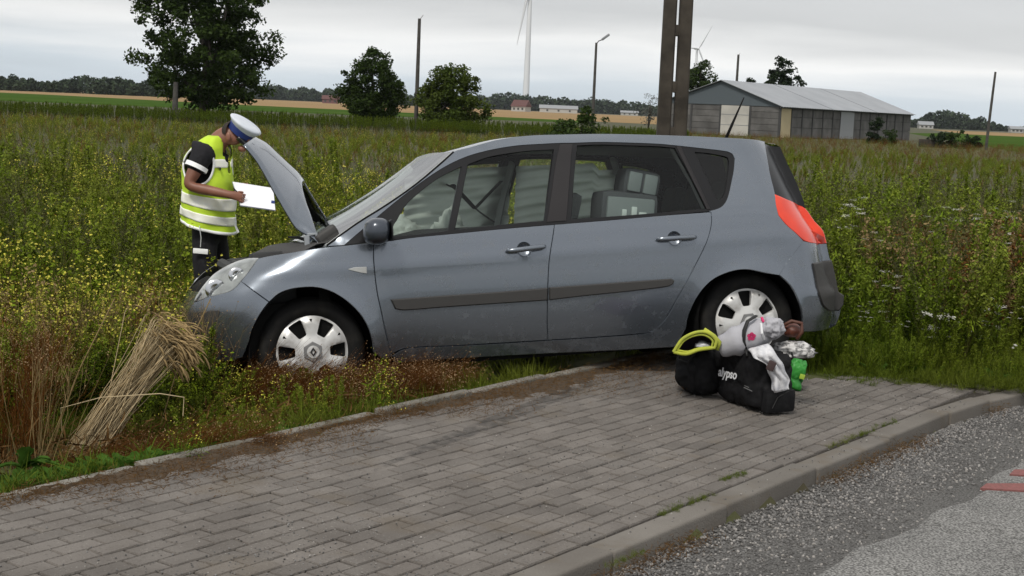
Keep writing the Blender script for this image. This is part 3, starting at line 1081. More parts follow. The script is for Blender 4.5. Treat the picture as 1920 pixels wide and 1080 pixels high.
b = MB()
rr = rear_rows([(3.068, 1.416)] + C_['rearglass'][1:6])
loft_rows(b, rr, [(0.05, 0)] * len(rr), 21)
b.build("rear_window", m_dglass, car, smooth=True)
b = MB()
rr = rear_rows([(3.197, 0.997), (3.246, 0.916), (3.297, 0.852), (3.32, 0.771), (3.336, 0.684), (3.345, 0.655)])
loft_rows(b, rr, [(0.055, 0)] * len(rr), 21)
tg = b.build("tailgate", m_paint, car, smooth=True)
b = MB()
b.tube([(3.23, 0.05, 0.985), (3.275, 0.05, 0.99), (3.29, -0.05, 1.0)], [0.03, 0.025, 0.02], 8)
b.tube([(3.285, -0.03, 1.0), (3.27, -0.30, 1.01)], [0.014, 0.008], 6)
b.build("rear_wiper", m_dark, tg, smooth=True)
b = MB()
b.rbox(3.365, 3.385, -0.27, 0.27, 0.60, 0.72, 0.008)
b.build("plate_panel", mat("plate_white", (0.75, 0.75, 0.74), 0.4), tg, smooth=True, angle=40)
b = MB()
rr = rear_rows([(3.345, 0.653), (3.350, 0.63), (3.364, 0.548), (3.381, 0.454), (3.419, 0.42), (3.407, 0.31), (3.383, 0.242), (3.27, 0.23), (3.12, 0.225)])
loft_rows(b, rr, [(0.05, 0)] * len(rr), 21)
b.build("rear_bumper", m_paint, car, smooth=True)
b = MB()
rr = [(x + 0.012, z, w_) for x, z, w_ in rear_rows([(3.341, 0.650), (3.364, 0.548), (3.381, 0.454), (3.421, 0.427), (3.418, 0.372), (3.393, 0.345)])]
loft_rows(b, rr, [(0.052, 0)] * len(rr), 21)
b.build("bumper_pad", m_plastic, car, smooth=True)
# front face
b = MB()
rr = [(x, z, float(W(x, z))) for x, z in [(-0.60, 0.69), (-0.643, 0.632), (-0.665, 0.603), (-0.677, 0.574), (-0.683, 0.522), (-0.68, 0.463), (-0.669, 0.388), (-0.651, 0.312), (-0.60, 0.265), (-0.45, 0.255)]]
loft_rows(b, rr, [(-0.035, 0.0)] * len(rr), 21, flip=True)
fbm = b.build("front_bumper", m_paint, car, smooth=True)
b = MB()
b.rbox(-0.735, -0.70, -0.34, 0.34, 0.32, 0.43, 0.02)
b.build("lower_grille", m_dark, fbm, smooth=True, angle=40)
b = MB()
rr = [(-0.585, 0.66, 0.52), (-0.57, 0.70, 0.52), (-0.53, 0.74, 0.54), (-0.47, 0.77, 0.58)]
loft_rows(b, rr, [(-0.05, 0.0)] * 4, 15, flip=True)
b.build("upper_grille", m_dark, car, smooth=True)

# engine bay
b = MB()
b.box(-0.52, 0.12, -0.76, 0.76, 0.30, 0.60)
b.box(0.06, 0.12, -0.78, 0.78, 0.55, 0.92)
b.build("engine_bay", m_dark, car)
b = MB()
b.rbox(-0.38, -0.02, -0.30, 0.30, 0.55, 0.86, 0.04)
b.rbox(-0.30, -0.05, -0.62, -0.36, 0.55, 0.90, 0.03)
b.rbox(-0.36, -0.10, 0.36, 0.66, 0.55, 0.87, 0.04)
b.tube([(-0.40, -0.5, 0.80), (-0.43, 0.0, 0.84), (-0.38, 0.45, 0.82)], 0.035, 8)
b.build("engine", m_intd, car, smooth=True, angle=40)
b = MB()
b.rbox(0.0, 0.03, -0.715, -0.69, 0.86, 0.985, 0.006)
b.rbox(0.03, 0.10, -0.72, -0.68, 0.875, 0.93, 0.008)
b.tube([(0.09, -0.7, 0.90), (0.07, -0.7, 0.99), (0.02, -0.7, 0.985)], 0.011, 6)
b.build("bonnet_hinge", mat("grey_hinge", (0.25, 0.27, 0.29), 0.5), car, smooth=True, angle=40)

# raised bonnet: near edge, crown line and mirrored far edge, with the curved cut-out for the windscreen
def resamp(P, n):
    P = np.array(P, float)
    s = np.concatenate([[0], np.cumsum(np.linalg.norm(np.diff(P, axis=0), axis=1))])
    t = np.linspace(0, s[-1], n)
    return np.stack([np.interp(t, s, P[:, i]) for i in range(3)], 1)


def smooth3(P, it=2):
    P = P.copy()
    for _ in range(it):
        P[1:-1] = 0.25 * P[:-2] + 0.5 * P[1:-1] + 0.25 * P[2:]
    return P


NU = 26
near = smooth3(resamp(C_['hood_near'], NU), 1)
cen = smooth3(resamp(C_['hood_cen'], NU), 1)
far = near * np.array([1, -1, 1]) + np.concatenate([np.linspace(0.19, 0.29, NU)[:, None], np.zeros((NU, 1)), np.linspace(0.0, 0.13, NU)[:, None] ** 1.2], 1)   # the sheet is twisted by the crash
ny = 25
top, P = [], []
for i in range(NU):
    r = []
    for k in range(ny):
        s = -1 + 2 * k / (ny - 1)
        e = near[i] if s < 0 else far[i]
        fi = (i / (NU - 1)) ** 2
        wgt = abs(s) ** (2.3 if s < 0 else 2.3 - 1.1 * fi)
        q = cen[i] * (1 - wgt) + e * wgt
        q[1] = e[1] * abs(s)
        if s < 0:
            q[0] -= 0.055 * math.sin(math.pi * abs(s)) * (i / (NU - 1)) ** 3
        if i == 0:
            q = q + np.array([0.012, 0, -0.006]) * (1 - wgt)
        r.append(Vector(q))
    P.append(r)
b = MB()
b.grid(P, flip=True)
me = b.mesh("bonnet", True)
bon = link("bonnet", me, car, m_paint)
sol = bon.modifiers.new("sheet", 'SOLIDIFY')
sol.thickness = 0.012
sol.offset = -1
nrm = np.array([tuple(v.normal) for v in me.vertices]).reshape(NU, ny, 3)
b = MB()
Q = []
for i in range(2, NU - 1):
    r = []
    for k in range(1, ny - 1):
        dsp = 0.022 + 0.02 * (0.5 + 0.5 * math.sin(i * 0.9) * math.sin(k * 0.8))
        r.append(P[i][k] - Vector(nrm[i, k]) * dsp)
    Q.append(r)
b.grid(Q)
b.build("bonnet_liner", m_dark, bon, smooth=True)
# mirrors
for sd in (-1, 1):
    b = MB()
    bm = bmesh.new()
    bmesh.ops.create_uvsphere(bm, u_segments=24, v_segments=16, radius=1.0)
    for v in bm.verts:
        x, y, z = v.co
        e = 0.75
        f = lambda q: math.copysign(abs(q) ** e, q)
        v.co = (0.375 + 0.072 * f(x) + 0.018 * z, sd * (1.01 + 0.10 * f(y)), 0.985 + 0.075 * f(z) - 0.012 * x)
    bm.verts.index_update()
    b.add([v.co.copy() for v in bm.verts], [tuple(v.index for v in f.verts) if sd > 0 else tuple(v.index for v in f.verts)[::-1] for f in bm.faces])
    bm.free()
    mi = b.build("wing_mirror", mat("mirror_paint_baked_reflection", (0.050, 0.060, 0.078), 0.3, metal=0.5, coat=0.6), car, smooth=True)  # body paint darkened: the reflected dark ground is put into the colour
    b = MB()
    b.tube([(0.40, sd * 0.86, 0.945), (0.385, sd * 0.95, 0.955)], [0.05, 0.045], 10, squash=(0.6, 1.0))
    b.rbox(0.447, 0.456, sd * 1.01 - 0.085, sd * 1.01 + 0.085, 0.925, 1.045, 0.004)
    b.build("mirror_foot", m_black, mi, smooth=True, angle=40)

# roof antenna
b = MB()
b.tube([(2.89, 0.0, 1.44), (2.935, 0.0, 1.50)], [0.03, 0.014], 8)
b.tube([(2.925, 0.0, 1.49), (2.975, 0.0, 1.585), (3.072, 0.0, 1.767)], [0.011, 0.010, 0.004], 6)
b.build("antenna", m_dark, car, smooth=True)

# underbody
b = MB()
b.box(0.42, 2.22, -0.78, 0.78, 0.19, 0.27)
b.box(2.22, 3.2, -0.52, 0.52, 0.22, 0.34)
b.box(-0.5, 0.42, -0.48, 0.48, 0.20, 0.34)
b.build("underbody", m_dark, car)


# wheels
def wheel(x, y, sd, spin, turn=0.0):
    w = bpy.data.objects.new("wheel", None)
    COL.objects.link(w)
    w.parent = car
    w.location = (x, y, 0.315)
    w.rotation_euler = (0, 0, turn + (math.pi if sd > 0 else 0))
    b = MB()
    prof = [(0.208, 0.015), (0.222, -0.004), (0.25, -0.012), (0.285, -0.006), (0.303, 0.012), (0.311, 0.035)]
    prof += [(0.3125, 0.06), (0.306, 0.064), (0.306, 0.070), (0.3135, 0.074), (0.315, 0.10), (0.307, 0.103), (0.307, 0.109), (0.315, 0.112), (0.3135, 0.14), (0.311, 0.165), (0.29, 0.195), (0.21, 0.19)]
    b.lathe(prof, 48)
    b.build("tyre", m_rubber, w, smooth=True, angle=60)
    b = MB()
    b.lathe([(0.0, 0.03), (0.20, 0.028), (0.211, 0.02), (0.211, 0.15), (0.0, 0.15)], 32)
    b.build("rim", m_dark, w, smooth=True, angle=40)
    # hub cap: a domed disc with six openings
    def dome(vs):
        r = np.hypot(vs[:, 0], vs[:, 1])
        d = -0.012 - 0.016 * np.exp(-(r / 0.085) ** 4) + 0.022 * sst(0.165, 0.208, r)
        th = np.arctan2(vs[:, 1], vs[:, 0]) - spin
        d = d - 0.006 * np.cos(6 * th + math.pi) * sst(0.08, 0.12, r)
        return d
    RH = 0.207
    outer = [(RH * math.cos(t), RH * math.sin(t)) for t in np.linspace(0, 2 * math.pi, 64, endpoint=False)]
    holes = []
    for k in range(6):
        a = spin + k * math.pi / 3
        shp = [(0.100, -0.019), (0.105, -0.026), (0.186, -0.043), (0.193, -0.037), (0.195, 0), (0.193, 0.037), (0.186, 0.043), (0.105, 0.026), (0.100, 0.019)]
        holes.append([(r * math.cos(a) - t * math.sin(a), r * math.sin(a) + t * math.cos(a)) for r, t in shp])
    for k in range(6):                                  # small notches between the spokes
        a = spin + (k + 0.5) * math.pi / 3
        holes.append([(r * math.cos(a) - t * math.sin(a), r * math.sin(a) + t * math.cos(a)) for r, t in [(0.168, 0), (0.188, -0.009), (0.19, 0.0), (0.188, 0.009)]])
    vs, tri = fill2d(outer, holes, 0.014)
    d = dome(vs)
    b = MB()
    b.add([(p[0], q, p[1]) for p, q in zip(vs, d)], tri)
    for lp in holes + [outer]:
        q = np.array(lp)
        dd = dome(q)
        n = len(lp)
        b.add([(p[0], e, p[1]) for p, e in zip(q, dd)] + [(p[0] * 0.985, e + 0.018, p[1] * 0.985) for p, e in zip(q, dd)],
              [(i, (i + 1) % n, n + (i + 1) % n, n + i) for i in range(n)])
    me = b.mesh("hubcap", True)
    me.set_sharp_from_angle(angle=R_(35))
    hc = link("hubcap", me, w, m_hub)
    b = MB()
    for r0, r1, hh in ((0.060, 0.036, -0.034),):
        n = 6
        b.add([(r0 * math.cos(spin + k * math.pi / 3 + math.pi / 6), -0.0265, r0 * math.sin(spin + k * math.pi / 3 + math.pi / 6)) for k in range(n)]
              + [(r0 * 0.93 * math.cos(spin + k * math.pi / 3 + math.pi / 6), hh, r0 * 0.93 * math.sin(spin + k * math.pi / 3 + math.pi / 6)) for k in range(n)],
              [(k, (k + 1) % n, n + (k + 1) % n, n + k) for k in range(n)] + [tuple(n + k for k in range(n))])
    b.build("hub_boss", mat("boss_grey", (0.23, 0.23, 0.23), 0.4, metal=0.4), hc)
    b = MB()
    b.lathe([(0.036, -0.033), (0.036, -0.040), (0.031, -0.041), (0.0, -0.0385)], 28)
    b.build("emblem_disc", m_hub, hc, smooth=True, angle=30)
    b = MB()                                            # hollow diamond emblem
    o_, i_ = [(0, .0265), (.019, 0), (0, -.0265), (-.019, 0)], [(0, .014), (.009, 0), (0, -.014), (-.009, 0)]
    for z0, z1 in ((0, 1), (1, 2), (2, 3), (3, 0)):
        b.add([(o_[z0][0], -.0395, o_[z0][1]), (o_[z1][0], -.0395, o_[z1][1]), (i_[z1][0], -.0395, i_[z1][1]), (i_[z0][0], -.0395, i_[z0][1]),
               (o_[z0][0], -.044, o_[z0][1]), (o_[z1][0], -.044, o_[z1][1]), (i_[z1][0], -.044, i_[z1][1]), (i_[z0][0], -.044, i_[z0][1])],
              [(4, 5, 6, 7), (0, 1, 5, 4), (2, 3, 7, 6)])
    b.build("emblem", m_pillar, hc)
    return w


wheel(0.0, -0.80, -1, R_(0))
wheel(0.0, 0.80, 1, R_(10))
wheel(2.685, -0.80, -1, R_(33))
wheel(2.685, 0.80, 1, R_(20))

# interior
b = MB()
b.rbox(0.25, 0.75, -0.66, 0.66, 0.60, 0.93, 0.08)
b.rbox(0.02, 0.5, -0.66, 0.66, 0.80, 0.95, 0.05)
b.build("dashboard", m_intd, car, smooth=True, angle=50)
b = MB()
for sd in (-1, 1):
    b.grid([[Vector((x, sd * (float(W(x, z)) - 0.06), z)) for z in (0.3, 0.6, 0.9, 0.985 if x > 0.6 else 0.94)] for x in np.linspace(0.42, 2.16, 9)], 0, sd > 0)
    b.grid([[Vector((x, sd * (float(W(x, z)) - 0.06), z)) for z in (0.72, 0.85, 0.985)] for x in np.linspace(2.16, 2.85, 5)], 0, sd > 0)
    b.grid([[Vector((x, sd * (float(W(x, z)) - 0.05), z)) for z in (0.75, 0.9, 1.0, 1.12)] for x in np.linspace(2.70, 3.06, 5)], 0, sd > 0)
b.box(0.42, 2.2, -0.76, 0.76, 0.28, 0.31)
b.box(2.2, 3.1, -0.48, 0.48, 0.35, 0.38)
b.box(3.0, 3.06, -0.62, 0.62, 0.3, 0.95)
b.build("cabin_lining", m_intd, car)
b = MB()                                                # headlining
loft_rows(b, [(x, z - 0.035, float(W(x, z)) - 0.02) for x, z in curve(top if False else C_['roof_side'][5:-1], 0.15, 50, closed=False)], [(0, 0.02)] * len(curve(C_['roof_side'][5:-1], 0.15, 50, closed=False)), 9, flip=True)
for sd in (-1, 1):
    for xb, xt in ((1.50, 1.60), (2.50, 2.33)):
        b.tube([(xb, sd * 0.77, 0.95), ((xb + xt) / 2, sd * 0.70, 1.2), (xt, sd * 0.60, 1.42)], [0.045, 0.04, 0.04], 8, squash=(0.5, 1.3))
    b.tube([(x + 0.01, sd * (float(W(x, z)) - 0.045), z - 0.02) for x, z in wl], 0.03, 6)
b.build("headlining", mat("grey_headlining", (0.34, 0.36, 0.35), 0.9), car, smooth=True, angle=50)


def seat(name, x, y, wide, dz=0.0):
    s = bpy.data.objects.new(name, None)
    COL.objects.link(s)
    s.parent = car
    s.location = (x, y, dz)
    b = MB()
    b.rbox(-0.42, 0.12, -wide / 2, wide / 2, 0.42, 0.58, 0.06)
    b.build("cushion", m_int, s, smooth=True, angle=50)
    b = MB()
    b.rbox(-0.05, 0.10, -wide / 2, wide / 2, 0.0, 0.60, 0.06, M=Matrix.Translation((0.05, 0, 0.50)) @ Matrix.Rotation(R_(16), 4, 'Y'))
    b.build("backrest", m_int, s, smooth=True, angle=50)
    b = MB()
    M_ = Matrix.Translation((0.05, 0, 0.50)) @ Matrix.Rotation(R_(16), 4, 'Y')
    b.rbox(-0.05, 0.05, -0.13, 0.13, 0.64, 0.83, 0.045, M=M_)
    b.tube([M_ @ Vector((0.01, -0.06, 0.55)), M_ @ Vector((0.0, -0.06, 0.7))], 0.008, 6)
    b.tube([M_ @ Vector((0.01, 0.06, 0.55)), M_ @ Vector((0.0, 0.06, 0.7))], 0.008, 6)
    b.build("headrest", m_int, s, smooth=True, angle=50)


seat("front_seat", 1.45, -0.36, 0.50, -0.13)
seat("front_seat", 1.60, 0.36, 0.50, -0.13)
for y in (-0.44, 0.0, 0.44):
    seat("rear_seat", 2.45, y, 0.42, -0.10)

# steering wheel and the blown airbags
b = MB()
Mw = Matrix.Translation((0.86, -0.36, 0.86)) @ Matrix.Rotation(R_(-62), 4, 'Y')
pts = [Mw @ Vector((0.18 * math.cos(t), 0.18 * math.sin(t), 0)) for t in np.linspace(0, 2 * math.pi, 25)]
b.tube(pts, 0.017, 8, caps=False)
for t in (0.0, 2.1, 4.2):
    b.tube([Mw @ Vector((0, 0, 0.02)), Mw @ Vector((0.17 * math.cos(t), 0.17 * math.sin(t), 0))], 0.02, 6)
b.build("steering_wheel", m_intd, car, smooth=True)


def crumple(name, c, r, seed, mt, parent, amp=0.22, sub=4, fl=1.0):
    """A soft crumpled cloth lump."""
    from mathutils import noise
    bm = bmesh.new()
    bmesh.ops.create_icosphere(bm, subdivisions=sub, radius=1.0)
    for v in bm.verts:
        n = v.co.normalized()
        d = noise.fractal(n * 1.7 + Vector((seed, 0, 0)), 0.9, 2.0, 3) * amp + amp * 0.5 * abs(noise.noise(n * 4.3 + Vector((0, seed, 0))))
        d -= amp * 0.75 * (1 - min(1.0, 4.5 * abs(noise.noise(n * 2.9 + Vector((seed, seed, 0)))))) ** 2 * 0.6
        q = n * (1 + d)
        v.co = (c[0] + q.x * r[0], c[1] + q.y * r[1], c[2] + max(q.z, -fl) * r[2])
    me = bpy.data.meshes.new(name)
    bm.to_mesh(me)
    bm.free()
    me.polygons.foreach_set("use_smooth", [True] * len(me.polygons))
    return link(name, me, parent, mt)


crumple("airbag", (0.93, -0.34, 0.90), (0.10, 0.20, 0.19), 3.0, m_airbag, car, 0.35)
crumple("airbag", (0.72, 0.30, 0.95), (0.16, 0.24, 0.13), 8.0, m_airbag, car, 0.35)
crumple("airbag", (0.62, -0.40, 0.95), (0.10, 0.16, 0.09), 15.0, m_airbag, car, 0.4)
# curtain airbags hanging in the far windows
for x0, x1, zl, zr in ((0.86, 1.60, 0.915, 0.925), (1.64, 2.50, 0.95, 1.00)):
    b = MB()
    P = []
    for i in range(41):
        z = i / 40
        r = []
        for k in range(21):
            s = k / 20
            x = x0 + (x1 - x0) * s
            zt = 1.40 - 0.0 * s - (0.05 if x > 2.2 else 0)
            zb = zl + (zr - zl) * s + 0.012 * math.sin(s * 9)
            zz = zt + (zb - zt) * z
            fold = 0.020 * math.sin(z * 24 + 1.3 * math.sin(s * 4)) * (0.3 + 0.7 * s) + 0.010 * math.sin(z * 43 + s * 5)
            r.append(Vector((x, 0.0 + (float(WB(zz)) - 0.075) + fold, zz)))
        P.append(r)
    b.grid(P, flip=True)
    b.build("curtain_airbag", m_airbag, car, smooth=True)
# seat belt
b = MB()
b.tube([(1.52, 0.62, 1.30), (1.30, 0.50, 1.12), (1.12, 0.34, 1.28)][::-1], 0.022, 6, squash=(0.25, 1.0))
b.tube([(1.10, 0.70, 1.33), (1.2, 0.68, 1.27), (1.36, 0.64, 1.10), (1.46, 0.62, 1.02)], 0.024, 6, squash=(0.25, 1.0))
b.build("seat_belt", m_intd, car)

# child seat on the rear bench (stands in the car, a thing of its own)
cs = bpy.data.objects.new("child_seat", None)
COL.objects.link(cs)
cs.matrix_world = CARM @ Matrix.Translation((1.985, -0.40, 0.695)) @ Matrix.Rotation(R_(7), 4, 'Y')
tag(cs, "grey child car seat seen through the rear door window", "child seat")
m_csh = mat("child_seat_shell", (0.165, 0.19, 0.19), 0.6)
m_csr = mat("child_seat_rim", (0.05, 0.055, 0.06), 0.8)
b = MB()
b.rbox(-0.19, 0.19, -0.20, 0.06, 0.0, 0.465, 0.05)
b.build("shell", m_csr, cs, smooth=True, angle=50)
b = MB()
b.rbox(-0.155, 0.155, -0.222, -0.19, 0.05, 0.425, 0.02)
b.build("back_panel", m_csh, cs, smooth=True, angle=50)
b = MB()
b.rbox(-0.105, 0.145, -0.18, 0.04, 0.44, 0.615, 0.05, M=Matrix.Rotation(R_(6), 4, 'Y'))
hr = b.build("headrest", m_csr, cs, smooth=True, angle=50)
b = MB()
for x0, x1 in ((-0.075, 0.012), (0.028, 0.115)):
    b.rbox(x0, x1, -0.195, -0.17, 0.465, 0.588, 0.012, M=Matrix.Rotation(R_(6), 4, 'Y'))
b.build("headrest_panel", m_csh, hr, smooth=True, angle=50)
b = MB()
b.rbox(-0.06, -0.03, -0.232, -0.215, 0.30, 0.35, 0.006)
b.rbox(0.0, 0.035, -0.235, -0.215, 0.28, 0.37, 0.006)
b.rbox(0.05, 0.10, -0.232, -0.215, 0.30, 0.34, 0.006)
b.build("warning_label", mat("label_grey", (0.5, 0.55, 0.53), 0.6), cs, smooth=True, angle=50)
# ------------------------------------------------------------------ luggage and bundles on the pavement
from mathutils import noise as mnoise


def soft_box(name, M, dims, mt, parent=None, p=5.0, n=14, amp=0.012, freq=9.0, seed=0.0, sag=0.0, taper=0.0):
    """A stuffed bag: a rounded box with creased, uneven faces. M places its base centre."""
    bm = bmesh.new()
    bmesh.ops.create_cube(bm, size=2.0)
    bmesh.ops.subdivide_edges(bm, edges=list(bm.edges), cuts=n + 10, use_grid_fill=True)
    for v in bm.verts:
        c = v.co
        l = (abs(c.x) ** p + abs(c.y) ** p + abs(c.z) ** p) ** (1 / p)
        q = c / l
        w = Vector((q.x * dims[0] / 2, q.y * dims[1] / 2, (q.z + 1) * dims[2] / 2))
        t = (q.z + 1) / 2
        w.x *= 1 - taper * t
        w.y *= 1 - taper * t
        w.z -= sag * t * max(0, 1 - (q.x ** 2 + q.y ** 2))
        d = mnoise.fractal(w * freq + Vector((seed, seed * 2, 0)), 0.8, 2.1, 4)
        r = abs(mnoise.noise(w * freq * 2.3 + Vector((0, seed, 3))))
        k_ = (1 - min(1.0, 5.0 * abs(mnoise.noise(w * freq * 0.9 + Vector((seed, 0, 7)))))) ** 2
        w += q.normalized() * (d * amp + r * amp * 0.7 - k_ * amp * 1.1) * (1 if t > 0.04 else 0.2)
        v.co = M @ w
    me = bpy.data.meshes.new(name)
    bm.to_mesh(me)
    bm.free()
    me.polygons.foreach_set("use_smooth", [True] * len(me.polygons))
    return link(name, me, parent, mt)


def frame(o, x, up=Vector((0, 0, 1))):
    x = Vector(x).normalized()
    y = up.cross(x).normalized()
    z = x.cross(y)
    return Matrix(((x.x, y.x, z.x, o.x), (x.y, y.y, z.y, o.y), (x.z, y.z, z.z, o.z), (0, 0, 0, 1)))


m_nylon = mat("black_nylon", (0.006, 0.006, 0.007), 0.65, c2=(0.011, 0.011, 0.012), scale=30, bump=0.3, bscale=45, spec=0.18)
m_strap = mat("black_webbing", (0.012, 0.012, 0.012), 0.7)
m_white = mat("white_print", (0.75, 0.76, 0.78), 0.5)
m_cloth = mat("white_cotton", (0.62, 0.62, 0.64), 0.9, c2=(0.42, 0.43, 0.47), scale=24, bump=0.5, bscale=40, stops=(0.52, 0.72))
m_greyf = mat("pale_grey_fabric", (0.34, 0.34, 0.37), 0.9, c2=(0.40, 0.40, 0.43), scale=6, bump=0.35, bscale=25)
m_silver = mat("printed_white_bag", (0.62, 0.61, 0.60), 0.45, c2=(0.14, 0.14, 0.14), scale=34, bump=0.4, bscale=20, stops=(0.50, 0.60), detail=6)
m_yel = mat("lime_yellow_fabric", (0.42, 0.45, 0.045), 0.8, c2=(0.34, 0.38, 0.05), scale=20, bump=0.3, bscale=30)
m_green = mat("green_plastic_bag", (0.03, 0.26, 0.03), 0.5, c2=(0.02, 0.17, 0.025), scale=11, bump=0.5, bscale=16)
m_brown = mat("brown_leather", (0.125, 0.030, 0.012), 0.5, c2=(0.06, 0.015, 0.008), scale=14)
m_pink = mat("pink_print", (0.62, 0.035, 0.15), 0.7)

GB = SLOPE * 1.0
g1, g2, g3 = on_ground(1337, 747, GB), on_ground(1418, 774, GB), on_ground(1480, 764, GB)
ux = (g2 - g1).normalized()
uy = Vector((0, 0, 1)).cross(ux)
wd = (g2 - g1).length
dp = 0.26
MB2 = frame(g1 + ux * wd / 2 + uy * dp / 2, ux)
bag2 = empty("travel_bag", MB2.translation.copy(), 0, "black travel bag with white lettering, white cloth hanging over its front", "bag", "bags on the pavement")
bag2.matrix_world = MB2
soft_box("body", Matrix(), (wd + 0.03, dp, 0.325), m_nylon, bag2, 5, 16, 0.013, 8, 1.0, 0.02, 0.05)
b = MB()
b.rbox(wd / 2 - 0.02, wd / 2 + 0.045, -0.10, 0.10, 0.0, 0.13, 0.025)
b.build("side_pocket", m_nylon, bag2, smooth=True, angle=50)
b = MB()
b.tube([(wd / 2 + 0.048, -0.06, 0.03), (wd / 2 + 0.05, -0.03, 0.09), (wd / 2 + 0.04, 0.05, 0.12)], 0.003, 5)
b.build("pocket_piping", m_strap, bag2)


def lettering(name, body, size, M, mt, parent, shear=0.0, fat=0.0, ext=0.0006):
    cu = bpy.data.curves.new(name, 'FONT')
    cu.body = body
    cu.size = size
    cu.shear = shear
    cu.offset = fat
    cu.extrude = ext
    tmp = bpy.data.objects.new(name, cu)
    COL.objects.link(tmp)
    dg = bpy.context.evaluated_depsgraph_get()
    me = bpy.data.meshes.new_from_object(tmp.evaluated_get(dg))
    bpy.data.objects.remove(tmp)
    o = link(name, me, parent, None)
    me.materials.clear()
    me.materials.append(mt)
    o.matrix_local = M
    return o


TM = Matrix.Translation((-wd / 2 + 0.055, -dp / 2 - 0.013, 0.143)) @ Matrix.Rotation(R_(-3), 4, 'Y') @ Matrix.Rotation(R_(90), 4, 'X')
lettering("lettering", "alypso", 0.072, TM, m_white, bag2, 0.22, 0.0016)
b = MB()
b.box(wd * 0.21, wd * 0.40, -dp / 2 - 0.014, -dp / 2 - 0.012, 0.128, 0.131, M=Matrix.Rotation(R_(5), 4, 'Y'))
b.box(wd * 0.22, wd * 0.32, -dp / 2 - 0.014, -dp / 2 - 0.012, 0.140, 0.1425, M=Matrix.Rotation(R_(5), 4, 'Y'))
b.build("print_line", mat("grey_print", (0.2, 0.2, 0.2), 0.6), bag2)

h1, h2 = on_ground(1253, 733, GB + 0.01), on_ground(1316, 748, GB + 0.01)
ux1 = (h2 - h1).normalized()
MB1 = frame((h1 + h2) / 2 + Vector((0, 0, 1)).cross(ux1) * 0.13, ux1)
bag1 = empty("shopping_bag", MB1.translation.copy(), 0, "plain black carrier bag left of the lettered bag, lime yellow roll on top", "bag", "bags on the pavement")
bag1.matrix_world = MB1
soft_box("body", Matrix(), ((h2 - h1).length + 0.02, 0.25, 0.305), m_nylon, bag1, 3.2, 14, 0.013, 8, 5.0, 0.02, 0.06)
b = MB()
b.tube([(-0.08, -0.12, 0.27), (-0.06, -0.135, 0.20), (0.02, -0.14, 0.19), (0.07, -0.12, 0.27)], 0.009, 6, squash=(0.4, 1.0))
b.build("handle", m_strap, bag1)

Yb = MB2.translation.y
# lime-edged rolled bag lying on the left bag: a flattened loop with an open dark mouth
t = empty("rolled_mat", (0, 0, 0), 0, "lime yellow rolled mat lying open-ended on the plain black bag", "rolled mat")
loop = [(1263, 660), (1282, 634), (1318, 622), (1342, 636), (1340, 652), (1310, 656), (1286, 664)]
ctr = at(1304, 644, Yb - 0.06)
t.location = ctr
cl = curve([tuple(p) for p in loop], 8, 70)
b = MB()
b.tube([at(x, y, Yb - 0.13) - ctr for x, y in cl] + [at(*cl[0], Yb - 0.13) - ctr], 0.0095, 8, caps=False, squash=(1.0, 0.8))
b.tube([at(1304 + (x - 1304) * 0.84, 645 + (y - 645) * 0.76, Yb - 0.125) - ctr for x, y in cl + [cl[0]]], 0.006, 8, caps=False)
b.tube([at(x, y, Yb - 0.10) - ctr for x, y in [(1320, 618), (1338, 630), (1349, 642), (1344, 656)]], 0.013, 8)
b.build("rim", m_yel, t, smooth=True)
b = MB()
P = []
for k, dy in enumerate((-0.125, 0.02, 0.16)):
    P.append([at(1304 + (x - 1304) * 0.96, 645 + (y - 645) * 0.92, Yb + dy) - ctr for x, y in cl])
b.grid(P, closed=True)
b.add([Vector(p) for p in P[-1]], [tuple(range(len(P[-1])))])
b.build("sleeve", mat("mauve_lining", (0.10, 0.06, 0.10), 0.8), t, smooth=True)
crumple("lining_tissue", tuple(at(1318, 647, Yb - 0.06) - ctr), (0.04, 0.05, 0.018), 4.0, m_cloth, t, 0.4, 3)

# pale grey cushion roll with a pink flower, dark strap round it
t = empty("cushion_roll", tuple(at(1400, 630, Yb)), 0, "pale grey rolled cushion with pink flower and black strap on the bags", "cushion")
c0 = Vector(t.location)
b = MB()
ax = [(1350, 652, 0.0), (1372, 643, -0.02), (1405, 632, -0.02), (1432, 620, -0.01), (1464, 612, 0.02)]
rd_ = [0.055, 0.082, 0.088, 0.072, 0.050]
pts = [at(x, y, Yb - 0.02 + d) - c0 for x, y, d in ax]
pp = smooth3(resamp([tuple(p) for p in pts], 24), 2)
rr_ = np.interp(np.linspace(0, 1, 24), np.linspace(0, 1, 5), rd_)
rr_ = rr_ * (1 + 0.05 * np.sin(np.linspace(0, 30, 24)))
b.tube([Vector(p) for p in pp], list(rr_), 18)
o = b.build("roll", m_greyf, t, smooth=True, angle=70)
crumple("open_end", tuple(at(1449, 615, Yb - 0.09) - c0), (0.058, 0.05, 0.058), 2.0, m_greyf, t, 0.35, 4)
b = MB()
strap = [(1418, 592, -0.05), (1402, 602, -0.10), (1395, 620, -0.12), (1394, 640, -0.12), (1398, 655, -0.10)]
b.tube([at(x, y, Yb + d) - c0 for x, y, d in strap], 0.013, 6, squash=(0.4, 1.0))
b.tube([at(x, y, Yb + d) - c0 for x, y, d in [(1398, 655, -0.11), (1401, 668, -0.14)]], 0.007, 6)
b.build("strap", m_strap, t, smooth=True)
b = MB()
fc = at(1409, 631, Yb - 0.137) - c0
ex, ez = Vector((1, 0.1, 0)), Vector((0.0, -0.25, 1)).normalized()
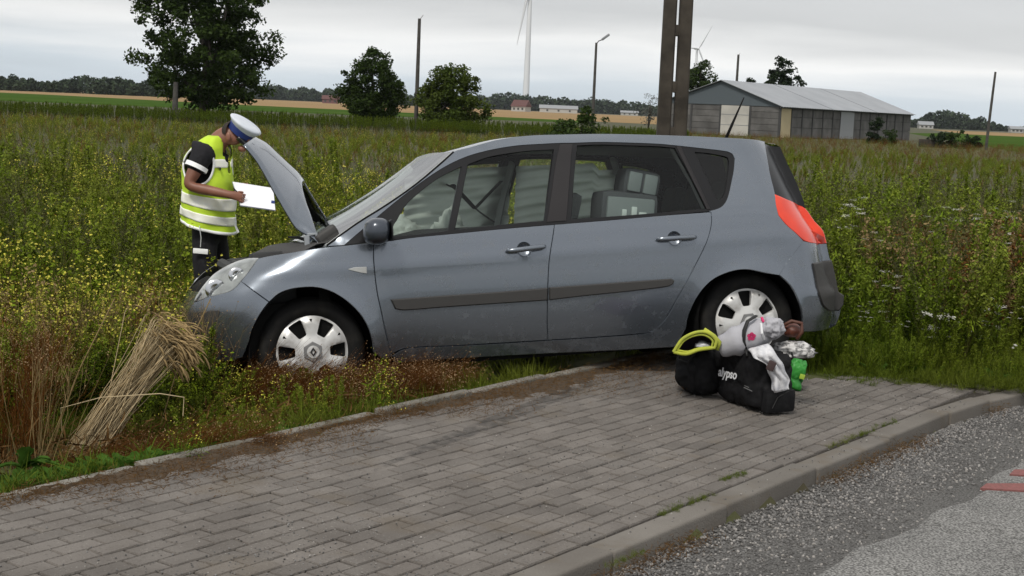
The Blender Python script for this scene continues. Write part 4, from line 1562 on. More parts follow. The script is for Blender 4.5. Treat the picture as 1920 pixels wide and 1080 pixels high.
for k in range(5):
    a = k * 2 * math.pi / 5 + 0.3
    pc = fc + ex * math.cos(a) * 0.014 + ez * math.sin(a) * 0.014
    b.add([pc + ex * math.cos(q) * 0.012 + ez * math.sin(q) * 0.012 for q in np.linspace(0, 2 * math.pi, 10, endpoint=False)], [tuple(range(10))])
b.build("flower", m_pink, t)
b = MB()
b.tube([at(1428, 595, Yb - 0.07) - c0, at(1432, 604, Yb - 0.085) - c0], 0.008, 6)
b.build("pink_tab", m_pink, t)
b = MB()
b.tube([at(1427, 606, Yb - 0.10) - c0, at(1429, 625, Yb - 0.12) - c0, at(1433, 636, Yb - 0.10) - c0], 0.008, 6)
b.build("white_piping", m_white, t)

# brown shoe behind
t = empty("brown_shoe", tuple(at(1485, 620, Yb + 0.02)), 0, "brown leather shoe lying on the heap behind the cushion", "shoe")
c0 = Vector(t.location)
crumple("upper", (0, 0, 0), (0.060, 0.05, 0.040), 11.0, m_brown, t, 0.18, 3)
b = MB()
b.tube([at(x, y, Yb + d) - c0 for x, y, d in [(1466, 612, -0.03), (1484, 602, -0.03), (1503, 606, -0.03), (1504, 622, -0.04), (1494, 636, -0.05)]], 0.010, 8)
b.build("sole", mat("brown_sole", (0.075, 0.022, 0.010), 0.6), t, smooth=True)

# white patterned plastic bag
t = empty("crumpled_bag", tuple(at(1487, 655, Yb)), 0, "crumpled white bag with grey print right of the cushion", "bag")
c0 = Vector(t.location)
crumple("bag_body", (0, 0.0, 0), (0.105, 0.07, 0.045), 21.0, m_silver, t, 0.35, 4)
crumple("bag_corner", tuple(at(1514, 662, Yb - 0.02) - c0), (0.045, 0.03, 0.028), 27.0, m_silver, t, 0.35, 3)
b = MB()
b.tube([at(1484, 660, Yb - 0.085) - c0, at(1487, 671, Yb - 0.09) - c0], 0.006, 5)
b.build("tie", m_strap, t)

# white shirt hanging over the front of the lettered bag
t = empty("white_shirt", tuple(at(1450, 690, Yb - 0.12)), 0, "white cotton shirt draped down the front of the lettered travel bag", "shirt")
c0 = Vector(t.location)
L_, Rr = [(1402, 655), (1416, 672), (1438, 685), (1446, 712), (1450, 737)], [(1440, 645), (1458, 668), (1470, 690), (1480, 712), (1480, 730)]
b = MB()
P = []
for i in range(22):
    f = i / 21 * 4
    k = min(3, int(f))
    u = f - k
    l = Vector(L_[k]).lerp(Vector(L_[k + 1]), u)
    r = Vector(Rr[k]).lerp(Vector(Rr[k + 1]), u)
    row = []
    for j in range(20):
        s = j / 19
        q = l.lerp(r, s)
        fold = 0.014 * math.sin(s * 15 + 2.2 * math.sin(i * 0.25)) + 0.010 * math.sin(s * 7 + i * 0.3) + 0.03 * (1 - (2 * s - 1) ** 2)
        px_, py_ = q.x + 1.5 * math.sin(i * 0.9), q.y
        d = ray(px_, py_)
        ts = []
        for nn in (-uy, ux):
            if d.dot(nn) < 0:
                ts.append((g2 + nn * 0.02 - CAM).dot(nn) / d.dot(nn))
        hit = CAM + d * max(ts)
        back = 0.10 * max(0.0, 1 - i / 4.0)
        y = hit.y - 0.020 - fold * 0.8 + back
        row.append(at(px_, py_, y) - c0)
    P.append(row)
b.grid(P)
o = b.build("cloth", m_cloth, t, smooth=True)
md = o.modifiers.new("thickness", 'SOLIDIFY')
md.thickness = 0.004
b = MB()
b.rbox(-0.022, 0.022, -0.008, 0.008, -0.028, 0.028, 0.008, M=Matrix.Translation(at(1446, 686, g2.y - 0.05) - c0) @ Matrix.Rotation(R_(20), 4, 'Y'))
b.build("brown_patch", mat("dark_brown_patch", (0.05, 0.03, 0.03), 0.8), t, smooth=True, angle=50)

# green plastic bag behind on the right
gg = on_ground(1492, 735, GB)
t = empty("green_bag", tuple(gg), 0, "bright green plastic bag standing behind the right end of the black travel bag", "bag")
soft_box("bag_body", Matrix.Translation((-0.01, 0.10, 0)) @ Matrix.Rotation(R_(14), 4, 'Y'), (0.105, 0.12, 0.185), m_green, t, 4.0, 10, 0.012, 14, 9.0, 0, 0.15)
b = MB()
b.rbox(0.0, 0.03, 0.025, 0.032, 0.08, 0.11, 0.003, M=Matrix.Rotation(R_(14), 4, 'Y'))
b.build("print", mat("yellow_green_print", (0.35, 0.5, 0.05), 0.5), t, smooth=True, angle=50)
# ------------------------------------------------------------------ the officer by the raised bonnet
m_skin = mat("tanned_skin", (0.245, 0.105, 0.065), 0.5, c2=(0.20, 0.082, 0.05), scale=9)
m_navy = mat("black_uniform_cloth", (0.011, 0.011, 0.013), 0.85, c2=(0.016, 0.016, 0.019), scale=40, spec=0.25, bump=0.3, bscale=30)
m_hivis = mat("yellow_hi_vis_cloth", (0.52, 0.72, 0.035), 0.7, c2=(0.46, 0.66, 0.03), scale=9, bump=0.25, bscale=16)
m_refl = mat("silver_reflective_tape", (0.93, 0.94, 0.88), 0.45, c2=(0.95, 0.95, 0.80), scale=14)
m_reflw = mat("white_reflective_tape", (0.94, 0.95, 0.95), 0.45)
m_hair = mat("dark_short_hair", (0.018, 0.013, 0.010), 0.9, c2=(0.035, 0.026, 0.02), scale=60)
m_capw = mat("white_cap_cloth", (0.62, 0.65, 0.70), 0.7, c2=(0.54, 0.58, 0.64), scale=10)
m_capb = mat("blue_cap_band", (0.012, 0.030, 0.16), 0.6)
m_visor = mat("black_visor", (0.008, 0.008, 0.010), 0.3, coat=0.5)

OY = 11.0
FWD = Vector((0.966, -0.259, 0)).normalized()
SIDE = Vector((-0.259, -0.966, 0)).normalized()       # his right-hand side, towards the camera
off_base = at(395, 440, OY)
off_base.z = float(ground_z(off_base.x, off_base.y))
LOCINV = Matrix.Translation(-off_base)


def wp(px, py, dY=0.0):
    return at(px, py, OY + dY) - off_base


J = {}
J['pelvis'] = wp(393, 436, 0.0)
J['waist'] = wp(392, 395, 0.0)
J['chest'] = wp(388, 325, 0.0)
J['upper'] = wp(394, 277, 0.0)
J['neck'] = wp(413, 252, -0.01)
J['skull'] = wp(437, 251, -0.03)
J['crown'] = wp(449, 240, -0.03)
J['jaw'] = wp(447, 272, -0.04)
J['shr'] = wp(381, 287, -0.19)
J['elr'] = wp(351, 349, -0.25)
J['wrr'] = wp(430, 365, -0.29)
J['har'] = wp(443, 369, -0.29)
J['shl'] = wp(408, 278, 0.18)
J['ell'] = wp(404, 350, 0.26)
J['wrl'] = wp(448, 351, 0.06)
J['hal'] = wp(456, 346, 0.03)
legs = {}
hz_ = J['pelvis'].z
for s, nm in ((1, 'r'), (-1, 'l')):
    J['hip' + nm] = J['pelvis'] + SIDE * 0.095 * s - Vector((0, 0, 0.04))
    J['kne' + nm] = J['hip' + nm] + SIDE * 0.02 * s + FWD * 0.045 + Vector((0, 0, -(hz_ - 0.04) * 0.48))
    J['ank' + nm] = J['hip' + nm] + SIDE * 0.05 * s - FWD * 0.02 + Vector((0, 0, -(hz_ - 0.04) + 0.085))
    J['toe' + nm] = J['ank' + nm] + FWD * 0.17 + SIDE * 0.03 * s - Vector((0, 0, 0.055))

person = None


def skin_mesh(name, nodes, edges, radii, root, mt, parent=None, lv=2):
    me = bpy.data.meshes.new(name)
    keys = list(nodes)
    me.from_pydata([tuple(nodes[k]) for k in keys], [], [])
    me.edges.add(len(edges))
    for e, (a, b_) in zip(me.edges, edges):
        e.vertices = (keys.index(a), keys.index(b_))
    me.update()
    o = link(name, me, parent, mt)
    md = o.modifiers.new("skin", 'SKIN')
    md.use_smooth_shade = True
    md.branch_smoothing = 0.6
    if not me.skin_vertices:
        bm = bmesh.new()
        bm.from_mesh(me)
        bm.verts.layers.skin.verify()
        bm.to_mesh(me)
        bm.free()
    sv = me.skin_vertices[0].data
    for i, k in enumerate(keys):
        r = radii[k]
        sv[i].radius = (r, r) if isinstance(r, (int, float)) else r
        sv[i].use_root = (k == root)
    s2 = o.modifiers.new("subdivision", 'SUBSURF')
    s2.levels = s2.render_levels = lv
    return o


NODES = dict(J)
EDG = [('pelvis', 'waist'), ('waist', 'chest'), ('chest', 'upper'), ('upper', 'neck'), ('neck', 'skull'), ('skull', 'crown'), ('skull', 'jaw'),
       ('upper', 'shr'), ('shr', 'elr'), ('elr', 'wrr'), ('wrr', 'har'), ('upper', 'shl'), ('shl', 'ell'), ('ell', 'wrl'), ('wrl', 'hal')]
for nm in 'rl':
    EDG += [('pelvis', 'hip' + nm), ('hip' + nm, 'kne' + nm), ('kne' + nm, 'ank' + nm), ('ank' + nm, 'toe' + nm)]
RAD = dict(pelvis=0.125, waist=0.13, chest=0.135, upper=0.09, neck=0.060, skull=0.096, crown=0.074, jaw=0.046, shr=0.062, elr=0.047, wrr=0.032, har=0.034,
           shl=0.062, ell=0.045, wrl=0.031, hal=0.034)
for nm in 'rl':
    RAD.update({'hip' + nm: 0.085, 'kne' + nm: 0.06, 'ank' + nm: 0.043, 'toe' + nm: 0.035})


def fingers(hand, tips, thumb, root):
    for i, (m1, m2) in enumerate(tips):
        a, b_ = f'{hand}f{i}a', f'{hand}f{i}b'
        NODES[a], NODES[b_] = m1, m2
        RAD[a], RAD[b_] = 0.0095, 0.008
        EDG.extend([(root, a), (a, b_)])


hr_, hl_ = J['har'], J['hal']
fd_ = (J['har'] - J['wrr']).normalized()
for i in range(4):
    o_ = Vector((0, 0, 1)) * (0.026 - 0.017 * i)
    NODES[f'rf{i}a'] = hr_ + fd_ * 0.035 + o_ - SIDE * 0.012
    NODES[f'rf{i}b'] = hr_ + fd_ * (0.047 - 0.004 * i) + o_ * 0.9 - SIDE * 0.045
NODES['rt_a'] = hr_ + Vector((0, 0, 0.035)) + fd_ * 0.005 - SIDE * 0.02
NODES['rt_b'] = hr_ + Vector((0, 0, 0.038)) + fd_ * 0.035 - SIDE * 0.04
fl_ = (J['hal'] - J['wrl']).normalized()
for i in range(4):
    o_ = FWD * (0.027 - 0.018 * i)
    NODES[f'lf{i}a'] = hl_ + fl_ * 0.022 + o_ - Vector((0, 0, 0.012))
    NODES[f'lf{i}b'] = hl_ + fl_ * 0.030 + o_ + SIDE * 0.015 - Vector((0, 0, 0.034))
NODES['lt_a'] = hl_ + FWD * 0.012 + SIDE * 0.030 + Vector((0, 0, 0.01))
NODES['lt_b'] = hl_ + FWD * 0.030 + SIDE * 0.052 + Vector((0, 0, 0.004))
for h, r in (('r', 'har'), ('l', 'hal')):
    for f in ('f0', 'f1', 'f2', 'f3', 't_'):
        a, b_ = (h + f + 'a', h + f + 'b')
        RAD[a], RAD[b_] = 0.0095, 0.0078
        EDG += [(r, a), (a, b_)]
person = skin_mesh("person", NODES, EDG, RAD, 'pelvis', m_skin)
person.location = off_base
tag(person, "officer in yellow reflective vest and white-topped cap bending over papers behind the raised bonnet", "person")

# face: nose, mouth, brow, ear on the bowed head
hd_up = (J['crown'] - J['jaw']).normalized()
hd_f = (FWD * 0.80 - Vector((0, 0, 0.60)))
hd_f = (hd_f - hd_up * hd_f.dot(hd_up)).normalized()
hc = (J['skull'] * 0.5 + J['jaw'] * 0.5)


def blob(name, c, r, mt, parent, ax=None, seg=12):
    bm = bmesh.new()
    bmesh.ops.create_uvsphere(bm, u_segments=seg, v_segments=max(6, seg // 2), radius=1.0)
    A = ax if ax is not None else (Vector((1, 0, 0)), Vector((0, 1, 0)), Vector((0, 0, 1)))
    for v in bm.verts:
        v.co = c + A[0] * v.co.x * r[0] + A[1] * v.co.y * r[1] + A[2] * v.co.z * r[2]
    me = bpy.data.meshes.new(name)
    bm.to_mesh(me)
    bm.free()
    me.polygons.foreach_set("use_smooth", [True] * len(me.polygons))
    return link(name, me, parent, mt)


AXH = (hd_f, SIDE, hd_up)
blob("nose", hc + hd_f * 0.083 + hd_up * 0.005, (0.022, 0.014, 0.022), m_skin, person, AXH)
blob("chin", hc + hd_f * 0.052 - hd_up * 0.062, (0.030, 0.032, 0.024), m_skin, person, AXH)
blob("brow", hc + hd_f * 0.066 + hd_up * 0.044, (0.016, 0.045, 0.010), m_skin, person, AXH)
blob("mouth", hc + hd_f * 0.072 - hd_up * 0.032, (0.010, 0.024, 0.006), mat("lips", (0.18, 0.06, 0.045), 0.5), person, AXH)
for s in (-1, 1):
    blob("ear", hc - hd_f * 0.018 + SIDE * 0.086 * s + hd_up * 0.02, (0.019, 0.009, 0.032), m_skin, person, AXH)
    blob("eye", hc + hd_f * 0.070 + SIDE * 0.030 * s + hd_up * 0.028, (0.009, 0.011, 0.007), mat("eye_dark", (0.02, 0.015, 0.012), 0.2), person, AXH)
# short hair on the back of the head
bm = bmesh.new()
bmesh.ops.create_uvsphere(bm, u_segments=24, v_segments=16, radius=1.0)
hs = J['skull'] + hd_up * 0.015 + hd_f * 0.002
for v in list(bm.verts):
    if v.co.x > -0.05 or v.co.z < -0.30:
        bm.verts.remove(v)
for v in bm.verts:
    v.co = hs + hd_f * v.co.x * 0.084 + SIDE * v.co.y * 0.082 + hd_up * v.co.z * 0.080
me = bpy.data.meshes.new("hair")
bm.to_mesh(me)
bm.free()
me.polygons.foreach_set("use_smooth", [True] * len(me.polygons))
link("hair", me, person, m_hair)

# cap tilted forward with the head
cap = bpy.data.objects.new("cap", None)
COL.objects.link(cap)
cap.parent = person
cu_ = (Vector((0.60, -0.155, 0)) + Vector((0, 0, 0.78))).normalized()     # the cap's up axis
cf_ = (FWD - cu_ * FWD.dot(cu_)).normalized()
cs_ = cu_.cross(cf_)
cc = wp(453, 243, -0.02)
cap.matrix_local = Matrix(((cf_.x, cs_.x, cu_.x, cc.x), (cf_.y, cs_.y, cu_.y, cc.y), (cf_.z, cs_.z, cu_.z, cc.z), (0, 0, 0, 1)))
cap.scale = (0.92, 0.92, 0.92)
b = MB()


def ell(a, bb, h, n=32, tilt=0.0):
    return [Vector((a * math.cos(t), bb * math.sin(t), h + tilt * math.cos(t))) for t in np.linspace(0, 2 * math.pi, n, endpoint=False)]


b.grid([ell(0.106, 0.094, -0.035), ell(0.108, 0.096, 0.0), ell(0.110, 0.098, 0.018)], closed=True)
b.build("cap_band", m_capb, cap, smooth=True)
b = MB()
b.grid([ell(0.110, 0.098, 0.016), ell(0.124, 0.113, 0.034, tilt=0.004), ell(0.137, 0.128, 0.050, tilt=0.010), ell(0.137, 0.128, 0.058, tilt=0.012), ell(0.122, 0.113, 0.068, tilt=0.012),
        ell(0.07, 0.065, 0.068, tilt=0.006), ell(0.001, 0.001, 0.066)], closed=True)
b.build("cap_top", m_capw, cap, smooth=True)
b = MB()
P = []
for t in np.linspace(-1.15, 1.15, 15):
    e = max(0.0, math.cos(t * 1.35))
    P.append([Vector((0.108 * math.cos(t), 0.096 * math.sin(t), -0.028)), Vector((0.108 * math.cos(t) + 0.03 * e, 0.096 * math.sin(t), -0.040)), Vector((0.108 * math.cos(t) + 0.058 * e, 0.096 * math.sin(t), -0.062))])
b.grid(P)
o = b.build("visor", m_visor, cap, smooth=True)
o.modifiers.new("thickness", 'SOLIDIFY').thickness = 0.003

# trousers, shirt and short sleeves
tn, te, tr_ = {}, [], {}
for k in ('pelvis', 'waist'):
    tn[k] = J[k]
    tr_[k] = 0.145
te.append(('pelvis', 'waist'))
for nm in 'rl':
    for k, r in (('hip', 0.102), ('kne', 0.082), ('ank', 0.072)):
        tn[k + nm] = J[k + nm] + (Vector((0, 0, 0.03)) if k == 'ank' else Vector((0, 0, 0)))
        tr_[k + nm] = r
    te += [('pelvis', 'hip' + nm), ('hip' + nm, 'kne' + nm), ('kne' + nm, 'ank' + nm)]
skin_mesh("trousers", tn, te, tr_, 'pelvis', m_navy, person)
sh_n = {k: J[k] for k in ('waist', 'chest', 'upper', 'shr', 'shl')}
sh_n['sr'] = J['shr'].lerp(J['elr'], 0.62)
sh_n['sl'] = J['shl'].lerp(J['ell'], 0.62)
sh_n['col'] = J['upper'].lerp(J['neck'], 0.85)
skin_mesh("shirt", sh_n, [('waist', 'chest'), ('chest', 'upper'), ('upper', 'col'), ('upper', 'shr'), ('upper', 'shl'), ('shr', 'sr'), ('shl', 'sl')],
          dict(waist=0.14, chest=0.15, upper=0.11, shr=0.083, shl=0.083, sr=0.074, sl=0.074, col=0.074), 'chest', m_navy, person)
for nm in 'rl':
    blob("shoe", J['ank' + nm].lerp(J['toe' + nm], 0.45) - Vector((0, 0, 0.02)), (0.14, 0.05, 0.05), m_visor, person, (FWD, SIDE, Vector((0, 0, 1))))

# vest: rings round the leaning torso, cut open at the arms and the neck
zs = [(426, 0.215, 0.185, 392, -0.045), (405, 0.212, 0.182, 392, -0.04), (380, 0.208, 0.178, 391, -0.035), (350, 0.205, 0.172, 390, -0.02), (320, 0.205, 0.165, 389, 0.0), (295, 0.205, 0.150, 391, 0.0), (276, 0.195, 0.122, 397, 0.0), (262, 0.150, 0.085, 404, 0.0), (255, 0.085, 0.06, 408, 0.0)]
NR_, NA = 34, 56
rows = []
zy = np.array([q[0] for q in zs], float)
for i in range(NR_):
    y = zy[0] + (zy[-1] - zy[0]) * i / (NR_ - 1)
    a_ = np.interp(-y, -zy, [q[1] for q in zs])
    b_ = np.interp(-y, -zy, [q[2] for q in zs])
    px = np.interp(-y, -zy, [q[3] for q in zs])
    tl = np.interp(-y, -zy, [q[4] for q in zs])
    c = wp(px, y, 0.0)
    r = []
    for k in range(NA):
        t = 2 * math.pi * k / NA
        wob = 1 + 0.026 * math.sin(5 * t + i * 0.35) + 0.018 * math.sin(11 * t - i * 0.5) + 0.02 * math.sin(i * 0.9 + 3 * t) * math.sin(2 * t + i * 0.2)
        v = c + FWD * math.cos(t) * b_ * wob + SIDE * math.sin(t) * a_ * wob
        v.z += tl * math.cos(t)
        r.append((v, t, y))
    rows.append(r)


def armhole(t, y):
    """Inside the opening for an arm (t = +-90 degrees are his sides)."""
    for s in (1, -1):
        d = math.atan2(math.sin(t - s * 1.50), math.cos(t - s * 1.50))
        if (d / 0.74) ** 2 + ((y - 305) / (40.0 if y > 305 else 34.0)) ** 2 < 1:
            return True
    return False


def opening(t, y):
    d = abs(math.atan2(math.sin(t), math.cos(t)))
    return d < 0.05 + 0.35 * sst(330, 262, y)


vest = bpy.data.objects.new("vest", None)
COL.objects.link(vest)
vest.parent = person


def shell(name, test, mt, grow=0.0):
    b = MB()
    idx = {}
    for i in range(NR_ - 1):
        for k in range(NA):
            k2 = (k + 1) % NA
            t = 2 * math.pi * (k + 0.5) / NA
            y = (rows[i][0][2] + rows[i + 1][0][2]) / 2
            if not test(t, y):
                continue
            f = []
            for ii, kk in ((i, k), (i, k2), (i + 1, k2), (i + 1, k)):
                if (ii, kk) not in idx:
                    v, tt, yy = rows[ii][kk]
                    idx[(ii, kk)] = len(b.v)
                    b.v.append(tuple(v + (FWD * math.cos(tt) + SIDE * math.sin(tt)) * grow))
                f.append(idx[(ii, kk)])
            b.f.append(tuple(f))
            b.m.append(0)
    o = b.build(name, mt, vest, smooth=True)
    sd_ = o.modifiers.new("subdivision", 'SUBSURF')
    sd_.levels = sd_.render_levels = 1
    o.modifiers.new("thickness", 'SOLIDIFY').thickness = 0.004
    return o


shell("vest_cloth", lambda t, y: not armhole(t, y) and not opening(t, y), m_hivis)
shell("reflective_band", lambda t, y: 394 < y < 412 and not opening(t, y), m_refl, 0.005)
shell("reflective_band", lambda t, y: 364 < y < 383 and not opening(t, y), m_refl, 0.005)
shell("hem_tape", lambda t, y: y > 420.5 and not opening(t, y), m_reflw, 0.006)
shell("chest_band", lambda t, y: 298 < y < 310 and not armhole(t, y) and not opening(t, y) and abs(math.atan2(math.sin(t), math.cos(t))) < 0.9, m_refl, 0.005)


def on_vest(t, y):
    f = (y - zy[0]) / (zy[-1] - zy[0]) * (NR_ - 1)
    i = min(NR_ - 2, max(0, int(f)))
    u = f - i
    kf = (t % (2 * math.pi)) / (2 * math.pi) * NA
    k = int(kf) % NA
    w_ = kf - int(kf)
    p = [rows[i + a_][(k + c_) % NA][0] for a_ in (0, 1) for c_ in (0, 1)]
    q = (p[0] * (1 - w_) + p[1] * w_) * (1 - u) + (p[2] * (1 - w_) + p[3] * w_) * u
    return q + (FWD * math.cos(t) + SIDE * math.sin(t)) * 0.008


for s in (1, -1):
    b = MB()
    pts = []
    for q in np.linspace(0, 2 * math.pi, 41):
        y = 305 + (40 if math.sin(q) > 0 else 34) * math.sin(q)
        pts.append(on_vest(s * 1.50 + 0.74 * math.cos(q), y))
    pts = [Vector(p) for p in smooth3(np.array([tuple(p) for p in pts]), 2)]
    b.tube(pts, 0.0125, 6, squash=(0.6, 1.0))
    b.build("armhole_tape", m_reflw, vest, smooth=True)
b = MB()
q0 = on_vest(0.50, 314)
b.rbox(-0.03, 0.03, -0.004, 0.004, -0.010, 0.010, 0.003, M=frame(q0, (FWD * -0.35 + SIDE * -0.9)))
b.build("name_tag", m_navy, vest, smooth=True, angle=40)
b = MB()
P = []
ar = (J['elr'] - J['shr']).normalized()
cs0 = J['shr'].lerp(J['elr'], 0.42)
u_ = ar.cross(SIDE).normalized()
w_ = ar.cross(u_)
for h in (-0.016, 0.016):
    P.append([cs0 + ar * h + (u_ * math.cos(t) + w_ * math.sin(t)) * 0.0815 for t in np.linspace(0, 2 * math.pi, 25)])
b.grid(P)
b.build("sleeve_band", m_reflw, person, smooth=True)
# tape hanging at his hip and marks on the trousers
b = MB()
s0 = [wp(374, 424, -0.235), wp(377, 445, -0.225), wp(376, 463, -0.215)]
b.tube(s0, 0.009, 6, squash=(0.3, 1.0))
b.rbox(-0.052, 0.052, -0.004, 0.004, -0.018, 0.018, 0.003, M=frame(wp(376, 471, -0.21), (1, 0.05, -0.05)))
b.build("hip_tape", m_reflw, person, smooth=True, angle=40)
b = MB()
b.rbox(-0.010, 0.010, -0.004, 0.004, -0.035, 0.035, 0.003, M=frame(wp(372, 542, -0.2), (1, 0, 0)))
b.build("shin_mark", m_reflw, person, smooth=True, angle=40)
b = MB()
b.tube([wp(441, 412, -0.12), wp(442, 425, -0.12), wp(447, 436, -0.12)], 0.008, 6)
b.build("zip_cord", m_reflw, person)

# clipboard with papers
t = empty("clipboard", (0, 0, 0), 0, "white papers on a clipboard held open by the officer", "clipboard")
q = [at(451, 385, OY - 0.30), at(516, 394, OY - 0.26), at(512, 353, OY - 0.02), at(436, 341, OY - 0.04)]
c0 = (q[0] + q[1] + q[2] + q[3]) / 4
t.location = c0
nrm_ = (q[1] - q[0]).cross(q[3] - q[0]).normalized()


def sheet(name, q, z0, z1, mt, sc=1.0):
    m_ = sum((v for v in q), Vector()) / 4
    q = [m_ + (v - m_) * sc - c0 for v in q]
    b = MB()
    b.add([v + nrm_ * z0 for v in q] + [v + nrm_ * z1 for v in q], [(3, 2, 1, 0), (4, 5, 6, 7), (0, 1, 5, 4), (1, 2, 6, 5), (2, 3, 7, 6), (3, 0, 4, 7)])
    return b.build(name, mt, t)


sheet("board", q, -0.006, -0.002, mat("board_blue_grey", (0.25, 0.27, 0.32), 0.5), 1.02)
m_paper = mat("white_paper", (0.80, 0.81, 0.86), 0.8)
sheet("paper", q, 0.0, 0.002, m_paper)
b = MB()
mp_ = at(511.5, 381, OY - 0.18) - c0
b.rbox(-0.012, 0.012, -0.016, 0.016, -0.002, 0.010, 0.003, M=Matrix.Translation(mp_ + nrm_ * 0.004) @ frame(Vector(), (q[1] - q[0]), nrm_).to_3x3().to_4x4())
b.build("clip", m_capb, t, smooth=True, angle=40)
b = MB()
ln = (q[1] - q[0]).normalized()
dn = (q[3] - q[0]).normalized()
hgt = (q[3] - q[0]).length
wid = (q[1] - q[0]).length
for i in range(9):
    o_ = q[0] - c0 + dn * hgt * (0.12 + 0.085 * i) + ln * wid * 0.12 + nrm_ * 0.0026
    e_ = o_ + ln * wid * (0.72 if i % 3 else 0.5)
    b.add([o_, e_, e_ + dn * 0.0022, o_ + dn * 0.0022], [(0, 1, 2, 3)])
b.build("form_lines", mat("faint_print", (0.5, 0.52, 0.58), 0.8), t)
pen = empty("pen", tuple(J['har'] + off_base), 0, "dark pen held between the officer's fingers over the paper", "pen")
b = MB()
b.tube([Vector((-0.02, 0.0, 0.06)), Vector((0.045, 0.02, -0.01))], [0.004, 0.003], 6)
b.build("barrel", m_visor, pen)
# ------------------------------------------------------------------ fields, barn, poles, trees and far things
def field(name, pts, z, mt, label):
    b = MB()
    b.add([Vector((x, y, z)) for x, y in pts], [tuple(range(len(pts)))])
    o = b.build(name, mt)
    return tag(o, label, "field", kind='structure')


m_stub = mat("ripe_stubble", (0.30, 0.205, 0.11), 0.95, spec=0.0, c2=(0.25, 0.18, 0.10), scale=0.02, space='World')
m_crop = mat("green_crop", (0.038, 0.080, 0.014), 0.95, spec=0.0, c2=(0.060, 0.095, 0.022), scale=0.03, space='World')
m_crop2 = mat("dark_green_crop", (0.032, 0.055, 0.016), 0.95, c2=(0.045, 0.062, 0.018), scale=0.05, space='World')
field("crop_field", [(-140, 170), (-20, 190), (10, 225), (14, 330), (-60, 330), (-190, 520), (-320, 520)], -0.015, m_crop, "bright green crop strip beyond the weeds on the left")
field("stubble_field", [(-330, 560), (-125, 420), (-55, 318), (30, 255), (60, 300), (140, 900), (-20, 1300), (-420, 1500)], -0.012, m_stub, "pale ripe stubble field on the horizon side, left and centre")
field("far_crop_field", [(36, 110), (90, 110), (420, 900), (300, 900), (80, 320)], -0.015, m_crop, "green field beyond the barn on the right")
field("far_stubble_field", [(110, 380), (150, 380), (290, 720), (190, 720)], -0.008, m_stub, "thin pale field strip far right below the woods")

# ---- leaves
def leaf_mat(name, c1, c2, trans=0.25, rough=0.55):
    return mat(name, c1, rough, c2=c2, scale=0.6, island=(0.55, 1.35), trans=trans, spec=0.08, space='World', stops=(0.3, 0.7))


def leaf_quads(C, size, up=0.35, aspect=0.55):
    """Folded leaf-sized faces at centres C (n,3): two triangles bent along the midrib each."""
    n = len(C)
    d = rng.normal(size=(n, 3))
    d[:, 2] = d[:, 2] * 0.7 - 0.2
    d /= np.linalg.norm(d, axis=1)[:, None]
    u = rng.normal(size=(n, 3)) + np.array([0, 0, up * 2])
    w = np.cross(d, u)
    w /= np.linalg.norm(w, axis=1)[:, None] + 1e-9
    s = (size * rng.uniform(0.6, 1.35, n))[:, None]
    nn = np.cross(w, d)
    V = np.stack([C - d * s * 0.5, C + w * s * aspect * 0.5 + nn * s * 0.08, C + d * s * 0.5, C - w * s * aspect * 0.5 + nn * s * 0.08], 1).reshape(-1, 3)
    return V, np.arange(n * 4).reshape(n, 4)


def trunk_limbs(b, base, H, r0, crown_pts, n_limb, lean=(0, 0), fork=0.35, seg=7):
    top = base + Vector((lean[0], lean[1], H * 0.86))
    pts = [base.lerp(top, t) + Vector((math.sin(t * 5 + H) * 0.02 * H * t, math.cos(t * 4) * 0.015 * H * t, 0)) for t in np.linspace(0, 1, 9)]
    b.tube(pts, [r0 * (1.25 if i == 0 else (1 - 0.85 * i / 8)) for i in range(9)], seg)
    for k in range(n_limb):
        t = fork + (0.9 - fork) * k / max(1, n_limb - 1)
        i = min(7, int(t * 8))
        p = pts[i].lerp(pts[i + 1], t * 8 - i)
        q = Vector(crown_pts[int(rng.integers(len(crown_pts)))])
        m_ = p.lerp(q, 0.5) + Vector((0, 0, -0.04 * H))
        r = r0 * (1 - 0.8 * t) * 0.6
        b.tube([p, m_, q], [r, r * 0.6, r * 0.15], 5)


m_bark = mat("dark_bark", (0.035, 0.030, 0.024), 0.95, c2=(0.055, 0.047, 0.036), scale=6, bump=0.6)


